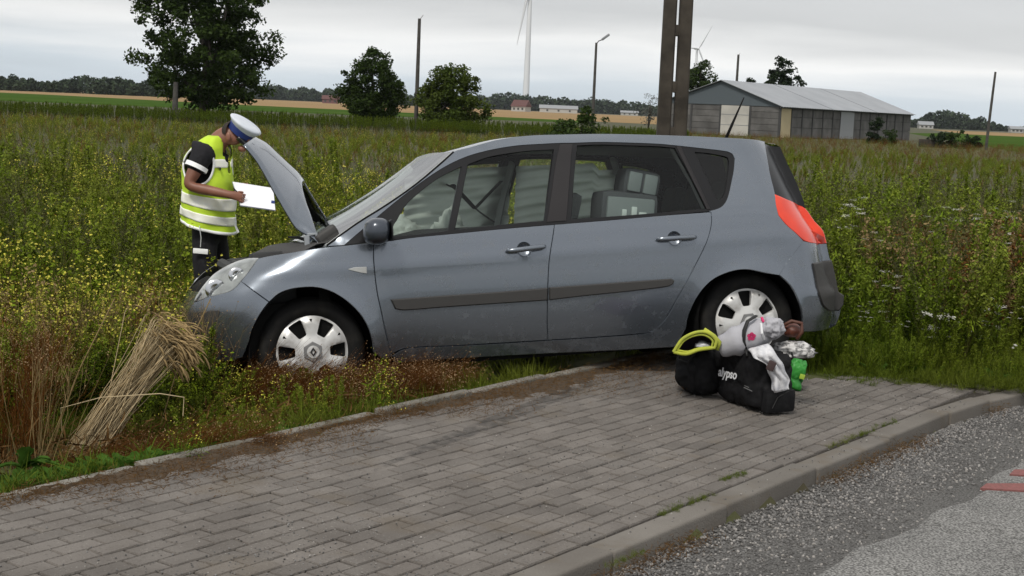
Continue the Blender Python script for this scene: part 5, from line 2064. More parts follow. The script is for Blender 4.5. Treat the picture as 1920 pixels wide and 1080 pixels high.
def tree(name, base, H, prof, m_leaf, label, n_clump=120, n_leaf=70, leaf=0.22, clump=0.55, r0=0.2, low=0.2, group=None, limbs=10, cat="tree", seedoff=0.0):
    """A tree: tapered trunk with limbs, and a crown of leaf faces gathered in uneven clumps. prof: (height fraction, radius m) outline."""
    t = empty(name, tuple(base), 0, label, cat, group)
    hs = np.array([p[0] for p in prof]) * H
    rs = np.array([p[1] for p in prof])
    cl = []
    while len(cl) < n_clump:
        h = rng.uniform(hs[0], hs[-1])
        r = np.interp(h, hs, rs)
        if rng.uniform() > (r / rs.max()) ** 1.2 + 0.05:
            continue
        a = rng.uniform(0, 2 * math.pi)
        q = r * (rng.uniform(0.15, 1.0) ** 0.45) * (0.86 + 0.22 * math.sin(3 * a + h * 1.3 + seedoff) + 0.10 * math.sin(7 * a - h * 2.1))
        cl.append((q * math.cos(a), q * math.sin(a), h))
    cl = np.array(cl)
    k = np.repeat(np.arange(n_clump), (n_leaf * rng.uniform(0.5, 1.5, n_clump)).astype(int))
    cr = clump * rng.uniform(0.55, 1.3, n_clump)
    off = rng.normal(size=(len(k), 3))
    off /= np.linalg.norm(off, axis=1)[:, None]
    off *= (rng.uniform(0, 1, len(k)) ** 0.5)[:, None] * cr[k][:, None] * np.array([1, 1, 0.75])
    V, Fq = leaf_quads(cl[k] + off, leaf)
    link("crown", fast_mesh("crown", V, Fq), t, m_leaf)
    b = MB()
    trunk_limbs(b, Vector((0, 0, -0.15)), H, r0, cl, limbs, fork=low)
    b.build("trunk", m_bark, t, smooth=True)
    return t


def at0(px, Y, z=-0.03):
    """A point on the field at distance Y under the photo column px (near the horizon)."""
    p = at(px, 203 + (px - 960) * 0.0425, Y)
    return Vector((p.x, p.y, z))


lf_dark = leaf_mat("dark_green_leaves", (0.026, 0.047, 0.010), (0.042, 0.068, 0.014))
lf_mid = leaf_mat("mid_green_leaves", (0.030, 0.055, 0.012), (0.045, 0.072, 0.016))
lf_olive = leaf_mat("yellow_green_leaves", (0.050, 0.078, 0.012), (0.075, 0.098, 0.018))
lf_fir = leaf_mat("blackish_green_needles", (0.014, 0.026, 0.011), (0.022, 0.036, 0.014), 0.1)

tree("broad_tree", at0(384, 100), 11.2, [(0.10, 2.0), (0.17, 3.6), (0.3, 4.3), (0.5, 4.5), (0.68, 4.3), (0.84, 3.8), (0.95, 2.8), (1.0, 0.8)], lf_dark,
     "largest tree, tall and broad, standing in the field behind the officer", 330, 120, 0.27, 0.74, 0.34, 0.16, limbs=22)
tree("round_tree", at0(697, 110), 5.35, [(0.06, 0.9), (0.2, 2.0), (0.42, 2.45), (0.6, 2.1), (0.78, 1.5), (0.92, 0.9), (1.0, 0.3)], lf_dark,
     "smaller dark round tree left of the leaning lamp-less pole", 210, 100, 0.2, 0.5, 0.2, 0.15, limbs=9)
tree("bushy_tree", at0(846, 100), 4.0, [(0.0, 1.7), (0.15, 2.2), (0.4, 2.3), (0.65, 2.1), (0.85, 1.7), (1.0, 0.9)], lf_olive,
     "yellowish bushy tree with ragged top just right of the pole", 170, 95, 0.2, 0.48, 0.12, 0.05, limbs=16)
tree("barn_tree", at0(1308, 190), 8.3, [(0.1, 1.8), (0.5, 2.6), (0.8, 2.0), (1.0, 0.5)], lf_dark, "dark tree right behind the twin concrete post, left end of the barn roof", 120, 80, 0.34, 0.7, 0.2, 0.2)
tree("spruce_pair", at0(1405, 230), 8.9, [(0.1, 1.6), (0.5, 1.2), (0.8, 0.7), (1.0, 0.15)], lf_fir, "small pointed conifer peeping over the barn roof ridge", 40, 60, 0.3, 0.5, 0.15, 0.1)
tree("conifer", at0(1462, 190), 9.2, [(0.15, 2.6), (0.5, 2.6), (0.68, 2.3), (0.82, 1.5), (1.0, 0.5)], lf_fir, "bigger dark conifer behind the middle of the barn roof", 150, 80, 0.34, 0.55, 0.22, 0.1)
tree("bare_tree", at0(1217, 150), 3.6, [(0.2, 0.9), (0.55, 1.6), (0.85, 1.2), (1.0, 0.4)], leaf_mat("grey_dry_leaves", (0.10, 0.105, 0.09), (0.14, 0.14, 0.12)), "thin greyish half-bare tree at the left edge of the twin post", 40, 14, 0.16, 0.5, 0.1, 0.15, limbs=18)
tree("shrub", at0(1092, 62), 1.75, [(0.0, 1.0), (0.4, 1.3), (0.75, 0.9), (1.0, 0.35)], lf_mid, "green shrub at the foot of the street lamp pole", 50, 60, 0.14, 0.3, 0.05, 0.1, cat="shrub")
tree("shrub", at0(1060, 66), 1.2, [(0.0, 0.8), (0.4, 1.0), (1.0, 0.3)], lf_mid, "low shrub left of the lamp pole's shrub", 30, 60, 0.14, 0.28, 0.04, 0.1, cat="shrub")
tree("shrub", at0(1641, 128), 2.1, [(0.0, 0.45), (0.4, 0.7), (0.8, 0.6), (1.0, 0.3)], lf_fir, "dark rounded shrub against the long wall of the barn", 40, 60, 0.16, 0.25, 0.05, 0.1, cat="shrub")
for i, (px, h, w_) in enumerate([(1668, 1.1, 0.7), (1765, 1.15, 1.2), (1795, 1.3, 1.6), (1822, 1.0, 1.0)]):
    tree("shrub", at0(px, 122), h, [(0.0, w_ * 0.8), (0.5, w_), (1.0, w_ * 0.5)], lf_fir if i % 2 else lf_mid,
         ["low bush at the barn's far right corner", "left one of the bushes right of the low wall", "largest of the bushes right of the low wall", "rightmost small bush right of the low wall"][i], 25, 60, 0.16, 0.3, 0.04, 0.1, cat="shrub")

# ---- poles
m_conc = mat("weathered_concrete", (0.060, 0.050, 0.039), 0.92, c2=(0.025, 0.020, 0.015), scale=3.0, bump=0.6, bscale=25, detail=8)
m_pole = mat("dark_pole", (0.045, 0.042, 0.038), 0.9, c2=(0.075, 0.07, 0.062), scale=3, bump=0.3)


def pole(name, px, Y, H, r, label, cat, lean=(0.0, 0.0), arm=None):
    p = at0(px, Y)
    t = empty(name, tuple(p), 0, label, cat)
    b = MB()
    top = Vector((lean[0], lean[1], H))
    b.tube([Vector((0, 0, -0.4)), top * 0.5, top], [r, r * 0.88, r * 0.72], 8)
    b.build("pole", m_pole, t, smooth=True, angle=50)
    if arm == 'lamp':
        b = MB()
        b.tube([top - Vector((0, 0, 0.2)), top + Vector((0.22, 0, 0.18)), top + Vector((0.75, 0, 0.40))], 0.05, 6)
        b.build("arm", m_pole, t)
        b = MB()
        b.rbox(0.0, 1.0, -0.17, 0.17, -0.13, 0.13, 0.1, M=Matrix.Translation(top + Vector((0.55, 0, 0.32))) @ Matrix.Rotation(R_(-38), 4, 'Y'))
        b.build("lamp_head", mat("lamp_grey", (0.22, 0.23, 0.24), 0.5), t, smooth=True, angle=50)
    elif arm == 'spike':
        b = MB()
        b.tube([top - Vector((0, 0, 0.1)), top + Vector((0.24, 0, 0.24))], [0.03, 0.02], 5)
        b.build("bracket", mat("pale_bracket", (0.35, 0.35, 0.35), 0.5), t)
    return t


pole("lamp_post", 781, 100, 7.1, 0.14, "dark pole with a bare bracket between the round tree and the bushy tree", "pole", (0.0, 0), 'spike')
pole("street_lamp", 1112, 165, 8.9, 0.17, "tall street lamp on a dark pole right of the wind turbine", "street lamp", (0.0, 0), 'lamp')
pole("utility_pole", 1377, 200, 9.7, 0.2, "short dark pole top rising behind the barn roof", "pole", (0.05, 0), 'spike')
pole("utility_pole", 1851, 120, 6.0, 0.12, "lone thin pole leaning right near the right edge", "pole", (0.30, 0))
pole("utility_pole", 328, 96, 2.4, 0.2, "grey pole half hidden under the left side of the largest tree", "pole", (0.05, 0))
t = empty("concrete_block", tuple(at0(343, 94)), 0, "grey concrete block lying at the foot of the largest tree", "block")
b = MB()
b.rbox(-0.55, 0.55, -0.4, 0.4, -0.2, 0.62, 0.05)
b.build("body", m_conc, t, smooth=True, angle=40)

# twin concrete post with cross ties
tp = empty("twin_post", (0, 0, 0), 0, "twin weathered concrete post with cross ties rising behind the car roof", "post")
Yp = 28.0
pl0, pr0 = at(1243, 262, Yp), at(1271, 262, Yp)
vx = Vector((1, 0, 0))
tp.location = (pl0.x, Yp, float(ground_z(pl0.x, Yp)))
H0 = pl0.z - tp.location.z


def leg_at(s, z):
    """Centre of a leg (0 left, 1 right) at height z: the legs close up slowly towards the top."""
    return Vector(((0.0 if s == 0 else 0.295) - 0.004 * (z - H0) * (1 if s else -1) * 0.6, 0, z))


for s in (0, 1):
    b = MB()
    P = []
    for z in np.linspace(-0.3, 9.5, 15):
        c = leg_at(s, z)
        w_ = 0.122 - 0.002 * z
        d_ = 0.12
        ch = 0.03
        P.append([c + Vector(q) for q in ((-w_, -d_ + ch, 0), (-w_ + ch, -d_, 0), (w_ - ch, -d_, 0), (w_, -d_ + ch, 0), (w_, d_, 0), (-w_, d_, 0))])
    b.grid(P, closed=True)
    b.add(P[-1], [tuple(range(6))])
    b.build("leg", m_conc, tp)
for zz in (0.4, 1.35, H0 + 0.95, H0 + 1.95, H0 + 3.1, H0 + 4.3):
    b = MB()
    c0, c1 = leg_at(0, zz), leg_at(1, zz)
    b.rbox(c0.x + 0.09, c1.x - 0.09, -0.09, 0.09, zz - 0.10, zz + 0.10, 0.02)
    b.build("cross_tie", m_conc, tp, smooth=True, angle=40)

# ---- wind turbines
m_tow = mat("turbine_white", (0.72, 0.74, 0.76), 0.5)


def turbine(px, Y, Hh, R0, R1, blades, L, label, yaw=0.0):
    t = empty("wind_turbine", tuple(at0(px, Y, 0)), yaw, label, "wind turbine")
    b = MB()
    b.tube([Vector((0, 0, 0)), Vector((0, 0, Hh * 0.5)), Vector((0, 0, Hh))], [R0, (R0 + R1) / 2, R1], 14)
    b.build("tower", m_tow, t, smooth=True, angle=50)
    b = MB()
    b.rbox(-1.8, 1.8, -3.5, 6.0, Hh - 1.5, Hh + 2.2, 1.2)
    b.build("nacelle", m_tow, t, smooth=True, angle=50)
    hub = Vector((0, -4.6, Hh + 0.4))
    b = MB()
    b.lathe([(0.0, -1.9), (1.0, -1.5), (1.6, 0.0), (1.6, 1.4), (0, 1.4)], 14, 'y', 0, tuple(hub))
    b.build("hub", m_tow, t, smooth=True)
    for a in blades:
        a = R_(a)
        d = Vector((math.cos(a), 0, math.sin(a)))
        w_ = Vector((-math.sin(a), 0, math.cos(a)))
        P = []
        for s, c in ((0.02, 0.8), (0.06, 1.0), (0.16, 1.9), (0.4, 1.3), (0.7, 0.8), (0.95, 0.4), (1.0, 0.1)):
            p = hub + d * L * s
            P.append([p + w_ * c * 0.7, p + Vector((0, -0.22 * c, 0)), p - w_ * c * 0.9, p + Vector((0, 0.25 * c, 0))])
        b = MB()
        b.grid(P, closed=True)
        b.add(P[-1], [(0, 1, 2, 3)])
        b.build("blade", m_tow, t, smooth=True)
    return t


turbine(985, 1500, 122, 3.3, 1.7, [-100, 20, 140], 62, "nearer wind turbine, its white tower rising out of the picture above a farmhouse")
turbine(1300, 2400, 104, 2.9, 1.7, [58, 178, -62], 43, "small far wind turbine seen beside the twin concrete post", R_(25))

# ---- barn
m_bconc = mat("barn_concrete", (0.135, 0.13, 0.125), 0.92, c2=(0.085, 0.082, 0.078), scale=0.9, bump=0.5, bscale=6, detail=8, objrand=(0.82, 1.12))
m_bsheet = mat("blue_grey_sheet", (0.078, 0.096, 0.108), 0.6)
m_broof = mat("pale_roof_sheet", (0.32, 0.335, 0.355), 0.5, metal=0.2, c2=(0.28, 0.295, 0.315), scale=0.4, objrand=(0.90, 1.06))
m_broofseam = mat("roof_seam", (0.12, 0.13, 0.14), 0.6)
m_bwhite = mat("white_door", (0.50, 0.48, 0.43), 0.7, c2=(0.40, 0.385, 0.35), scale=0.7)
m_bcream = mat("cream_panel", (0.48, 0.40, 0.24), 0.75)
m_bgrey = mat("grey_door", (0.25, 0.26, 0.27), 0.6)
m_bpost = mat("barn_frame", (0.05, 0.05, 0.05), 0.8)
bc = at0(1463, 141, 0)
bang = math.atan2(29, 19)
barn = empty("barn", tuple(bc), bang, "long grey concrete-panelled barn with a pale sheet roof and white doors", "barn")
BL, BW, EH, RH = 35.0, 12.0, 2.85, 4.95       # x along the long wall, y to the left across the gable
def bpart(name, x0, x1, y0, y1, z0, z1, m, par=None):
    b = MB()
    b.box(x0, x1, y0, y1, z0, z1)
    return b.build(name, m, par or barn)


nb = 14
bw = BL / nb
kinds = {0: 'cream', 6: 'door', 5: 'skip'}
for i in range(nb):
    x0 = i * bw
    if i == 0:
        bpart("panel", x0 + 0.05, x0 + bw - 0.08, 0.0, 0.12, 0.0, EH - 0.05, m_bcream)
    elif i == 6:
        bpart("sliding_door", x0 - 0.6, x0 + bw + 0.4, -0.09, -0.03, 0.0, EH - 0.1, m_bgrey)
        bpart("panel", x0 + 0.05, x0 + bw - 0.05, 0.0, 0.12, 0.0, EH, m_bconc)
    else:
        for k in range(3):
            h0 = k * EH / 3
            bpart("wall_slab", x0 + 0.06, x0 + bw - 0.06, 0.0 + float(rng.uniform(0, 0.03)), 0.14, h0 + 0.02, h0 + EH / 3 - 0.02, m_bconc)
    bpart("wall_post", x0 - 0.09, x0 + 0.06, -0.06, 0.16, 0.0, EH, m_bpost)
bpart("inner_wall", 0.3, BL - 0.2, 0.16, 0.24, 0, EH, m_bpost)
ng = 4
gw = BW / ng
for i in range(ng):
    y0 = i * gw
    if i == 1:
        bpart("gable_door", -0.06, 0.06, y0 + 0.1, y0 + gw - 0.1, 0.0, EH - 0.1, m_bwhite)
        for zz in (0.95, 1.9):
            bpart("door_joint", -0.075, -0.062, y0 + 0.1, y0 + gw - 0.1, zz, zz + 0.05, m_bgrey)
    else:
        for k in range(5):
            h0 = k * EH / 5
            bpart("wall_slab", 0.0 + float(rng.uniform(0, 0.03)), 0.14, y0 + 0.08, y0 + gw - 0.08, h0 + 0.015, h0 + EH / 5 - 0.015, m_bconc)
    bpart("wall_post", -0.05, 0.16, y0 + gw - 0.09, y0 + gw + 0.09, 0.0, EH, m_bpost)
bpart("inner_wall", 0.17, 0.24, 0.3, BW - 0.1, 0, EH, m_bpost)
b = MB()
b.add([Vector((x, y, z)) for x in (-0.05, 0.05) for y, z in ((-0.05, EH), (BW / 2, RH), (BW + 0.05, EH), (BW + 0.05, EH - 0.06), (-0.05, EH - 0.06))],
      [(0, 1, 2, 3, 4), (9, 8, 7, 6, 5)] + [(k, 5 + k, 5 + (k + 1) % 5, (k + 1) % 5) for k in range(5)])
b.build("gable", m_bsheet, barn)
nr = 3
for i in range(nr):
    x0, x1 = -0.35 + i * (BL + 0.7) / nr, -0.35 + (i + 1) * (BL + 0.7) / nr - 0.14
    for s in (0, 1):
        b = MB()
        P = []
        nk = 40
        for k in range(nk + 1):
            x = x0 + (x1 - x0) * k / nk
            dz = 0.035 * (k % 2)
            e = (-0.4, EH - 0.13) if s == 0 else (BW + 0.4, EH - 0.13)
            P.append([Vector((x, e[0], e[1] + 0.02 + dz)), Vector((x, BW / 2, RH + 0.05 + dz))])
        b.grid(P, flip=(s == 1))
        o = b.build("roof_sheet", m_broof, barn)
        o.modifiers.new("thickness", 'SOLIDIFY').thickness = 0.05
    if i:
        for s in (0, 1):
            b = MB()
            e = -0.4 if s == 0 else BW + 0.4
            b.tube([Vector((x0 - 0.07, e, EH - 0.12)), Vector((x0 - 0.07, BW / 2, RH + 0.04))], 0.09, 5)
            b.build("roof_joint", m_broofseam, barn)
bpart("eaves_beam", -0.3, BL + 0.3, -0.12, -0.02, EH - 0.18, EH - 0.02, m_bpost)

t = empty("low_wall", tuple(at0(1748, 122)), R_(12), "low grey concrete wall between the barn and the bushes", "wall")
b = MB()
b.rbox(-1.0, 1.0, -0.12, 0.12, -0.2, 0.62, 0.03)
b.build("body", m_conc, t, smooth=True, angle=40)

# ---- far houses
m_rroof = mat("red_tile_roof", (0.10, 0.042, 0.038), 0.8)
m_pink = mat("pink_red_wall", (0.16, 0.075, 0.075), 0.8)
m_hwall = mat("white_render", (0.42, 0.41, 0.38), 0.8)


def house(px, Y, L, Wd, h, rh, label, mw=None, mr=None, rot=0.0):
    t = empty("farmhouse", tuple(at0(px, Y, 0)), rot, label, "house")
    b = MB()
    b.box(-L / 2, L / 2, -Wd / 2, Wd / 2, 0, h)
    b.build("wall", mw or m_hwall, t)
    b = MB()
    e = 0.5
    b.add([Vector(p) for p in ((-L / 2 - e, -Wd / 2 - e, h), (L / 2 + e, -Wd / 2 - e, h), (L / 2 + e, Wd / 2 + e, h), (-L / 2 - e, Wd / 2 + e, h), (-L / 2 - e, 0, h + rh), (L / 2 + e, 0, h + rh))],
          [(0, 1, 5, 4), (2, 3, 4, 5), (1, 2, 5), (3, 0, 4), (3, 2, 1, 0)])
    b.build("roof", mr or m_rroof, t)
    for x in (-L * 0.3, 0.0, L * 0.3):
        b = MB()
        b.box(x - 0.6, x + 0.6, -Wd / 2 - 0.05, -Wd / 2 + 0.02, h * 0.3, h * 0.75)
        b.build("window", m_bpost, t)
    return t


house(977, 900, 9, 7, 2.8, 3.8, "farmhouse with a red roof and pale gable below the nearer turbine", rot=R_(-28))
house(620, 900, 9, 6, 2.4, 2.2, "small reddish building left of the round tree", m_pink, m_rroof)
house(1047, 1000, 24, 9, 2.6, 2.2, "long low pale farm shed right of the farmhouse", m_hwall, m_bgrey)
house(282, 760, 9, 7, 2.6, 2.4, "pale far building glimpsed left of the largest tree", m_hwall, m_bgrey)
house(1735, 900, 8, 5, 2.2, 2.0, "small white house on the far right near the woods", m_hwall, m_bgrey)
house(1905, 850, 7, 5, 2.0, 1.5, "white building at the right edge of the horizon", m_hwall, m_bgrey)
house(1180, 1100, 12, 6, 2.0, 1.4, "low pale buildings on the horizon left of the twin post", m_hwall, m_bgrey)

# ---- far woods: masses of crowns
lf_far = mat("far_leaves_haze_tint", (0.034, 0.052, 0.030), 0.9, c2=(0.048, 0.066, 0.036), scale=0.05, island=(0.6, 1.3), space='World', spec=0.1)  # distance haze is mixed into the leaf colour, paler and bluer than near leaves


def woods(name, cols, Y, label, dens=1.0, leaf=1.5):
    """cols: (px, height m); a bumpy belt of tree crowns."""
    Cs = []
    px0, px1 = cols[0][0], cols[-1][0]
    x = px0
    while x < px1:
        h = np.interp(x, [c[0] for c in cols], [c[1] for c in cols]) * rng.uniform(0.65, 1.12)
        p = at0(x, Y + rng.uniform(-30, 30), 0)
        w_ = h * rng.uniform(0.35, 0.6)
        n = int(260 * dens)
        o = rng.normal(size=(n, 3))
        o /= np.linalg.norm(o, axis=1)[:, None]
        o *= (rng.uniform(0.2, 1, n) ** 0.4)[:, None]
        o[:, 2] = np.maximum(o[:, 2] * h * 0.55 + h * 0.45, 0)
        o[:, :2] *= w_
        Cs.append(o + np.array([p.x, p.y, 0]))
        x += rng.uniform(0.35, 0.8) * w_ * F_PX / Y
    V, Fq = leaf_quads(np.concatenate(Cs), leaf, aspect=0.9)
    o = link(name, fast_mesh(name, V, Fq), None, lf_far)
    return tag(o, label, "woods", kind='stuff')


woods("far_woods", [(-60, 11), (40, 6), (90, 5), (150, 8), (210, 8), (280, 7), (330, 5)], 720, "dark woods along the left horizon", 1.4, 1.3)
woods("far_woods", [(430, 12), (560, 14), (660, 12), (760, 12), (900, 14), (960, 17), (1010, 14), (1080, 14), (1140, 15), (1200, 12), (1250, 10)], 1500, "long dark woods along the central horizon", 1.2, 2.4)
woods("far_woods", [(1690, 4), (1740, 10), (1760, 14), (1800, 12), (1850, 8), (1880, 4), (1905, 3), (1990, 8)], 1150, "dark woods on the right horizon", 1.3, 2.0)
# ------------------------------------------------------------------ vegetation and loose stuff
PROTO = {}


class Plant:
    """Collects leaf strips, kites and stems of one plant as arrays of quads."""

    def __init__(s):
        s.V, s.F, s.M, s.n = [], [], [], 0

    def quads(s, V, F, m):
        s.V.append(np.asarray(V, float))
        s.F.append(np.asarray(F) + s.n)
        s.M.append(np.full(len(F), m))
        s.n += len(V)

    def ribbon(s, p, d, L, w, droop, m, seg=3, twist=0.0):
        p, d = np.array(p, float), np.array(d, float)
        d /= np.linalg.norm(d)
        side = np.cross(d, [0, 0, 1.0])
        if np.linalg.norm(side) < 1e-3:
            a = rng.uniform(0, 6.28)
            side = np.array([math.cos(a), math.sin(a), 0])
        side /= np.linalg.norm(side)
        pts = [p]
        for i in range(seg):
            d = d + np.array([0, 0, -droop / seg])
            d /= np.linalg.norm(d)
            pts.append(pts[-1] + d * L / seg)
        ws = [w * q for q in ([0.6, 1.0, 0.75, 0.05] if seg == 3 else [0.7, 1.0, 0.05] if seg == 2 else np.linspace(1, 0.05, seg + 1))]
        V = []
        for q, ww in zip(pts, ws):
            V += [q - side * ww / 2, q + side * ww / 2]
        s.quads(V, [(2 * i, 2 * i + 1, 2 * i + 3, 2 * i + 2) for i in range(seg)], m)
        return pts[-1]

    def stem(s, pts, r, m):
        """Three-sided thin stem."""
        pts = np.array(pts, float)
        n = len(pts)
        V = []
        for i, p in enumerate(pts):
            rr = r * (1 - 0.7 * i / max(1, n - 1))
            for k in range(3):
                a = 2 * math.pi * k / 3
                V.append(p + np.array([math.cos(a) * rr, math.sin(a) * rr, 0]))
        F = [(3 * i + k, 3 * i + (k + 1) % 3, 3 * i + 3 + (k + 1) % 3, 3 * i + 3 + k) for i in range(n - 1) for k in range(3)]
        s.quads(V, F, m)

    def kites(s, C, size, m, up=0.35, aspect=0.55):
        V, F = leaf_quads(np.asarray(C, float), size, up, aspect)
        s.quads(V, F, m)

    def object(s, name, mats):
        me = fast_mesh(name, np.concatenate(s.V), np.concatenate(s.F), np.concatenate(s.M))
        for m in mats:
            me.materials.append(m)
        return bpy.data.objects.new(name, me)


def rdir(el0, el1):
    a = rng.uniform(0, 2 * math.pi)
    e = R_(rng.uniform(el0, el1))
    return np.array([math.cos(a) * math.cos(e), math.sin(a) * math.cos(e), math.sin(e)])


def weed_mat(name, c1, c2, trans=0.3):
    return mat(name, c1, 0.6, c2=c2, scale=0.7, island=(0.60, 1.30), trans=trans, spec=0.05, space='World', stops=(0.3, 0.7))


m_wstem = weed_mat("green_stems", (0.055, 0.065, 0.014), (0.07, 0.062, 0.018), 0.1)
m_wleaf = weed_mat("weed_leaves", (0.118, 0.188, 0.011), (0.165, 0.214, 0.015))
m_wtip = weed_mat("pale_weed_tips", (0.175, 0.240, 0.026), (0.225, 0.252, 0.036))
m_dleaf = weed_mat("dark_weed_leaves", (0.045, 0.070, 0.007), (0.062, 0.084, 0.010))
m_yflow = mat("yellow_petals", (0.56, 0.51, 0.06), 0.7, island=(0.7, 1.2), trans=0.2)
m_wflow = mat("white_petals", (0.62, 0.61, 0.55), 0.8, island=(0.8, 1.1))
m_rust = weed_mat("rusty_dry_stems", (0.120, 0.044, 0.011), (0.165, 0.075, 0.020), 0.1)
m_tan = weed_mat("tan_dry_stems", (0.22, 0.155, 0.070), (0.28, 0.205, 0.10), 0.1)
m_caps = mat("pale_seed_capsules", (0.33, 0.215, 0.11), 0.8, island=(0.6, 1.2))
m_greyw = weed_mat("grey_green_weed", (0.085, 0.092, 0.035), (0.11, 0.108, 0.045))
m_grass = weed_mat("grass_blades", (0.080, 0.125, 0.012), (0.125, 0.140, 0.020))
m_fresh = weed_mat("fresh_broad_leaves", (0.055, 0.125, 0.018), (0.075, 0.145, 0.024))
m_straw = weed_mat("straw", (0.60, 0.49, 0.31), (0.50, 0.39, 0.23), 0.1)
m_dryg = weed_mat("dry_grass", (0.20, 0.165, 0.060), (0.16, 0.145, 0.045), 0.2)
m_rustl = weed_mat("brown_dead_leaves", (0.095, 0.05, 0.018), (0.13, 0.075, 0.028), 0.1)


def p_horseweed(h, n, leaf, tip, lean=0.05, mleaf=0.10):
    P = Plant()
    bend = rng.normal(0, lean, 2)
    top = np.array([bend[0] * h, bend[1] * h, h])
    P.stem([top * t for t in np.linspace(0, 1, 5)], 0.0045, 0)
    for i in range(int(n * 1.7)):
        t = rng.uniform(0.10, 0.98) ** 0.8
        p = top * t
        P.ribbon(p, rdir(25, 72), mleaf * (1.20 - 0.5 * t) * rng.uniform(0.6, 1.25), 0.013 * rng.uniform(0.7, 1.3), rng.uniform(0.2, 1.1), 1, 2)
    C = []
    for i in range(int(n * 0.30)):                     # branchlets with fluffy pale tips
        t = rng.uniform(0.50, 0.98)
        p = top * t
        d = rdir(50, 80)
        q = p + d * h * rng.uniform(0.08, 0.20) * (1.35 - t)
        P.stem([p, q], 0.002, 0)
        for _ in range(9):
            C.append(p + (q - p) * rng.uniform(0.2, 1.1) + rng.normal(0, 0.012, 3))
    P.kites(C, 0.030, 2, 0.9)
    return P.object(leaf[0], [m_wstem, leaf[1], tip])


def p_clump(h, ns, mats):
    """Several fine-leaved stems from one root, leaning apart: a soft bushy clump."""
    P = Plant()
    for k in range(ns):
        a = rng.uniform(0, 2 * math.pi)
        ln = rng.uniform(0.02, 0.34)
        hh = h * rng.uniform(0.62, 1.05)
        top = np.array([math.cos(a) * ln * hh, math.sin(a) * ln * hh, hh])
        mid = top * 0.5 + np.array([math.cos(a), math.sin(a), 0]) * ln * hh * -0.12
        P.stem([np.zeros(3), mid, top], 0.0035, 0)
        C = []
        for i in range(46):
            t = rng.uniform(0.15, 1.0) ** 0.75
            p = (mid * (t / 0.5) if t < 0.5 else mid + (top - mid) * (t - 0.5) / 0.5)
            P.ribbon(p, rdir(15, 75), 0.085 * (1.2 - 0.55 * t) * rng.uniform(0.6, 1.3), 0.012, rng.uniform(0.2, 1.3), 1, 2)
            if t > 0.45:
                for _ in range(4):
                    C.append(p + rng.normal(0, 0.030 * (1.25 - t) + 0.008, 3))
        P.kites(C, 0.030, 2, 0.8)
    return P.object("clump", mats)


def p_yellow(h, nb):
    P = Plant()
    C, L = [], []
    for i in range(nb):
        d = rdir(48, 85)
        a = np.zeros(3)
        b_ = d * h * rng.uniform(0.5, 0.8)
        P.stem([a, b_ * 0.5, b_], 0.005, 0)
        for _ in range(7):
            t = rng.uniform(0.15, 0.9)
            P.ribbon(b_ * t, rdir(0, 50), rng.uniform(0.06, 0.13), 0.026, rng.uniform(0.4, 1.6), 1, 2)
        for k in range(4):
            q = b_ * rng.uniform(0.55, 1.0)
            e = q + rdir(40, 85) * h * rng.uniform(0.15, 0.33)
            P.stem([q, (q + e) / 2 + rng.normal(0, 0.01, 3), e], 0.003, 0)
            for _ in range(int(rng.integers(2, 6))):
                C.append(e + rng.normal(0, 0.022, 3))
            for _ in range(5):
                L.append(q + (e - q) * rng.uniform(0.1, 1.0) + rng.normal(0, 0.012, 3))
    P.kites(L, 0.032, 1)
    P.kites(C, 0.019, 2, 0.8, 1.0)
    return P.object("yellow_weed", [m_wstem, m_wleaf, m_yflow])


def p_flax(h, n, spread, caps=True, lean=0.0):
    P = Plant()
    C = []
    for i in range(n):
        p = rng.normal(0, 0.035, 3) * np.array([1, 1, 0])
        d = rdir(90 - spread, 88)
        d = d + np.array([lean, 0, 0])
        d /= np.linalg.norm(d)
        q1 = p + d * h * 0.6 * rng.uniform(0.8, 1.1)
        q2 = q1 + (d + rng.normal(0, 0.18, 3)) * h * 0.35
        P.stem([p, q1, q2], 0.0022, 0)
        for k in range(3):
            e = q2 + (d * 0.6 + rng.normal(0, 0.55, 3)) * h * 0.13
            P.stem([q2 - (q2 - q1) * rng.uniform(0, 0.5), e], 0.0012, 0)
            C.append(e)
    if caps:
        V, F = [], []
        for c in C:
            r = rng.uniform(0.0032, 0.0052)
            b0 = len(V)
            V += [c + np.array(v) * r for v in ((1, 0, 0), (0, 1, 0), (-1, 0, 0), (0, -1, 0), (0, 0, 1.2), (0, 0, -1.2))]
            F += [(b0, b0 + 1, b0 + 4, b0 + 4), (b0 + 1, b0 + 2, b0 + 4, b0 + 4), (b0 + 2, b0 + 3, b0 + 4, b0 + 4), (b0 + 3, b0, b0 + 4, b0 + 4)]
            F += [(b0 + 1, b0, b0 + 5, b0 + 5), (b0 + 2, b0 + 1, b0 + 5, b0 + 5), (b0 + 3, b0 + 2, b0 + 5, b0 + 5), (b0, b0 + 3, b0 + 5, b0 + 5)]
        # capsules as two crossed kites keep the quads valid
        cc = np.repeat(np.array(C), 2, 0)
        P.kites(cc, 0.0072, 1, 0.5, 0.9)
    return P


def p_grass(h, n, w, mt, name):
    P = Plant()
    for i in range(n):
        p = rng.normal(0, 0.045, 3) * np.array([1, 1, 0])
        P.ribbon(p, rdir(45, 88), h * rng.uniform(0.5, 1.2), w * rng.uniform(0.6, 1.2), rng.uniform(0.3, 1.8), 0, 3)
    return P.object(name, [mt])


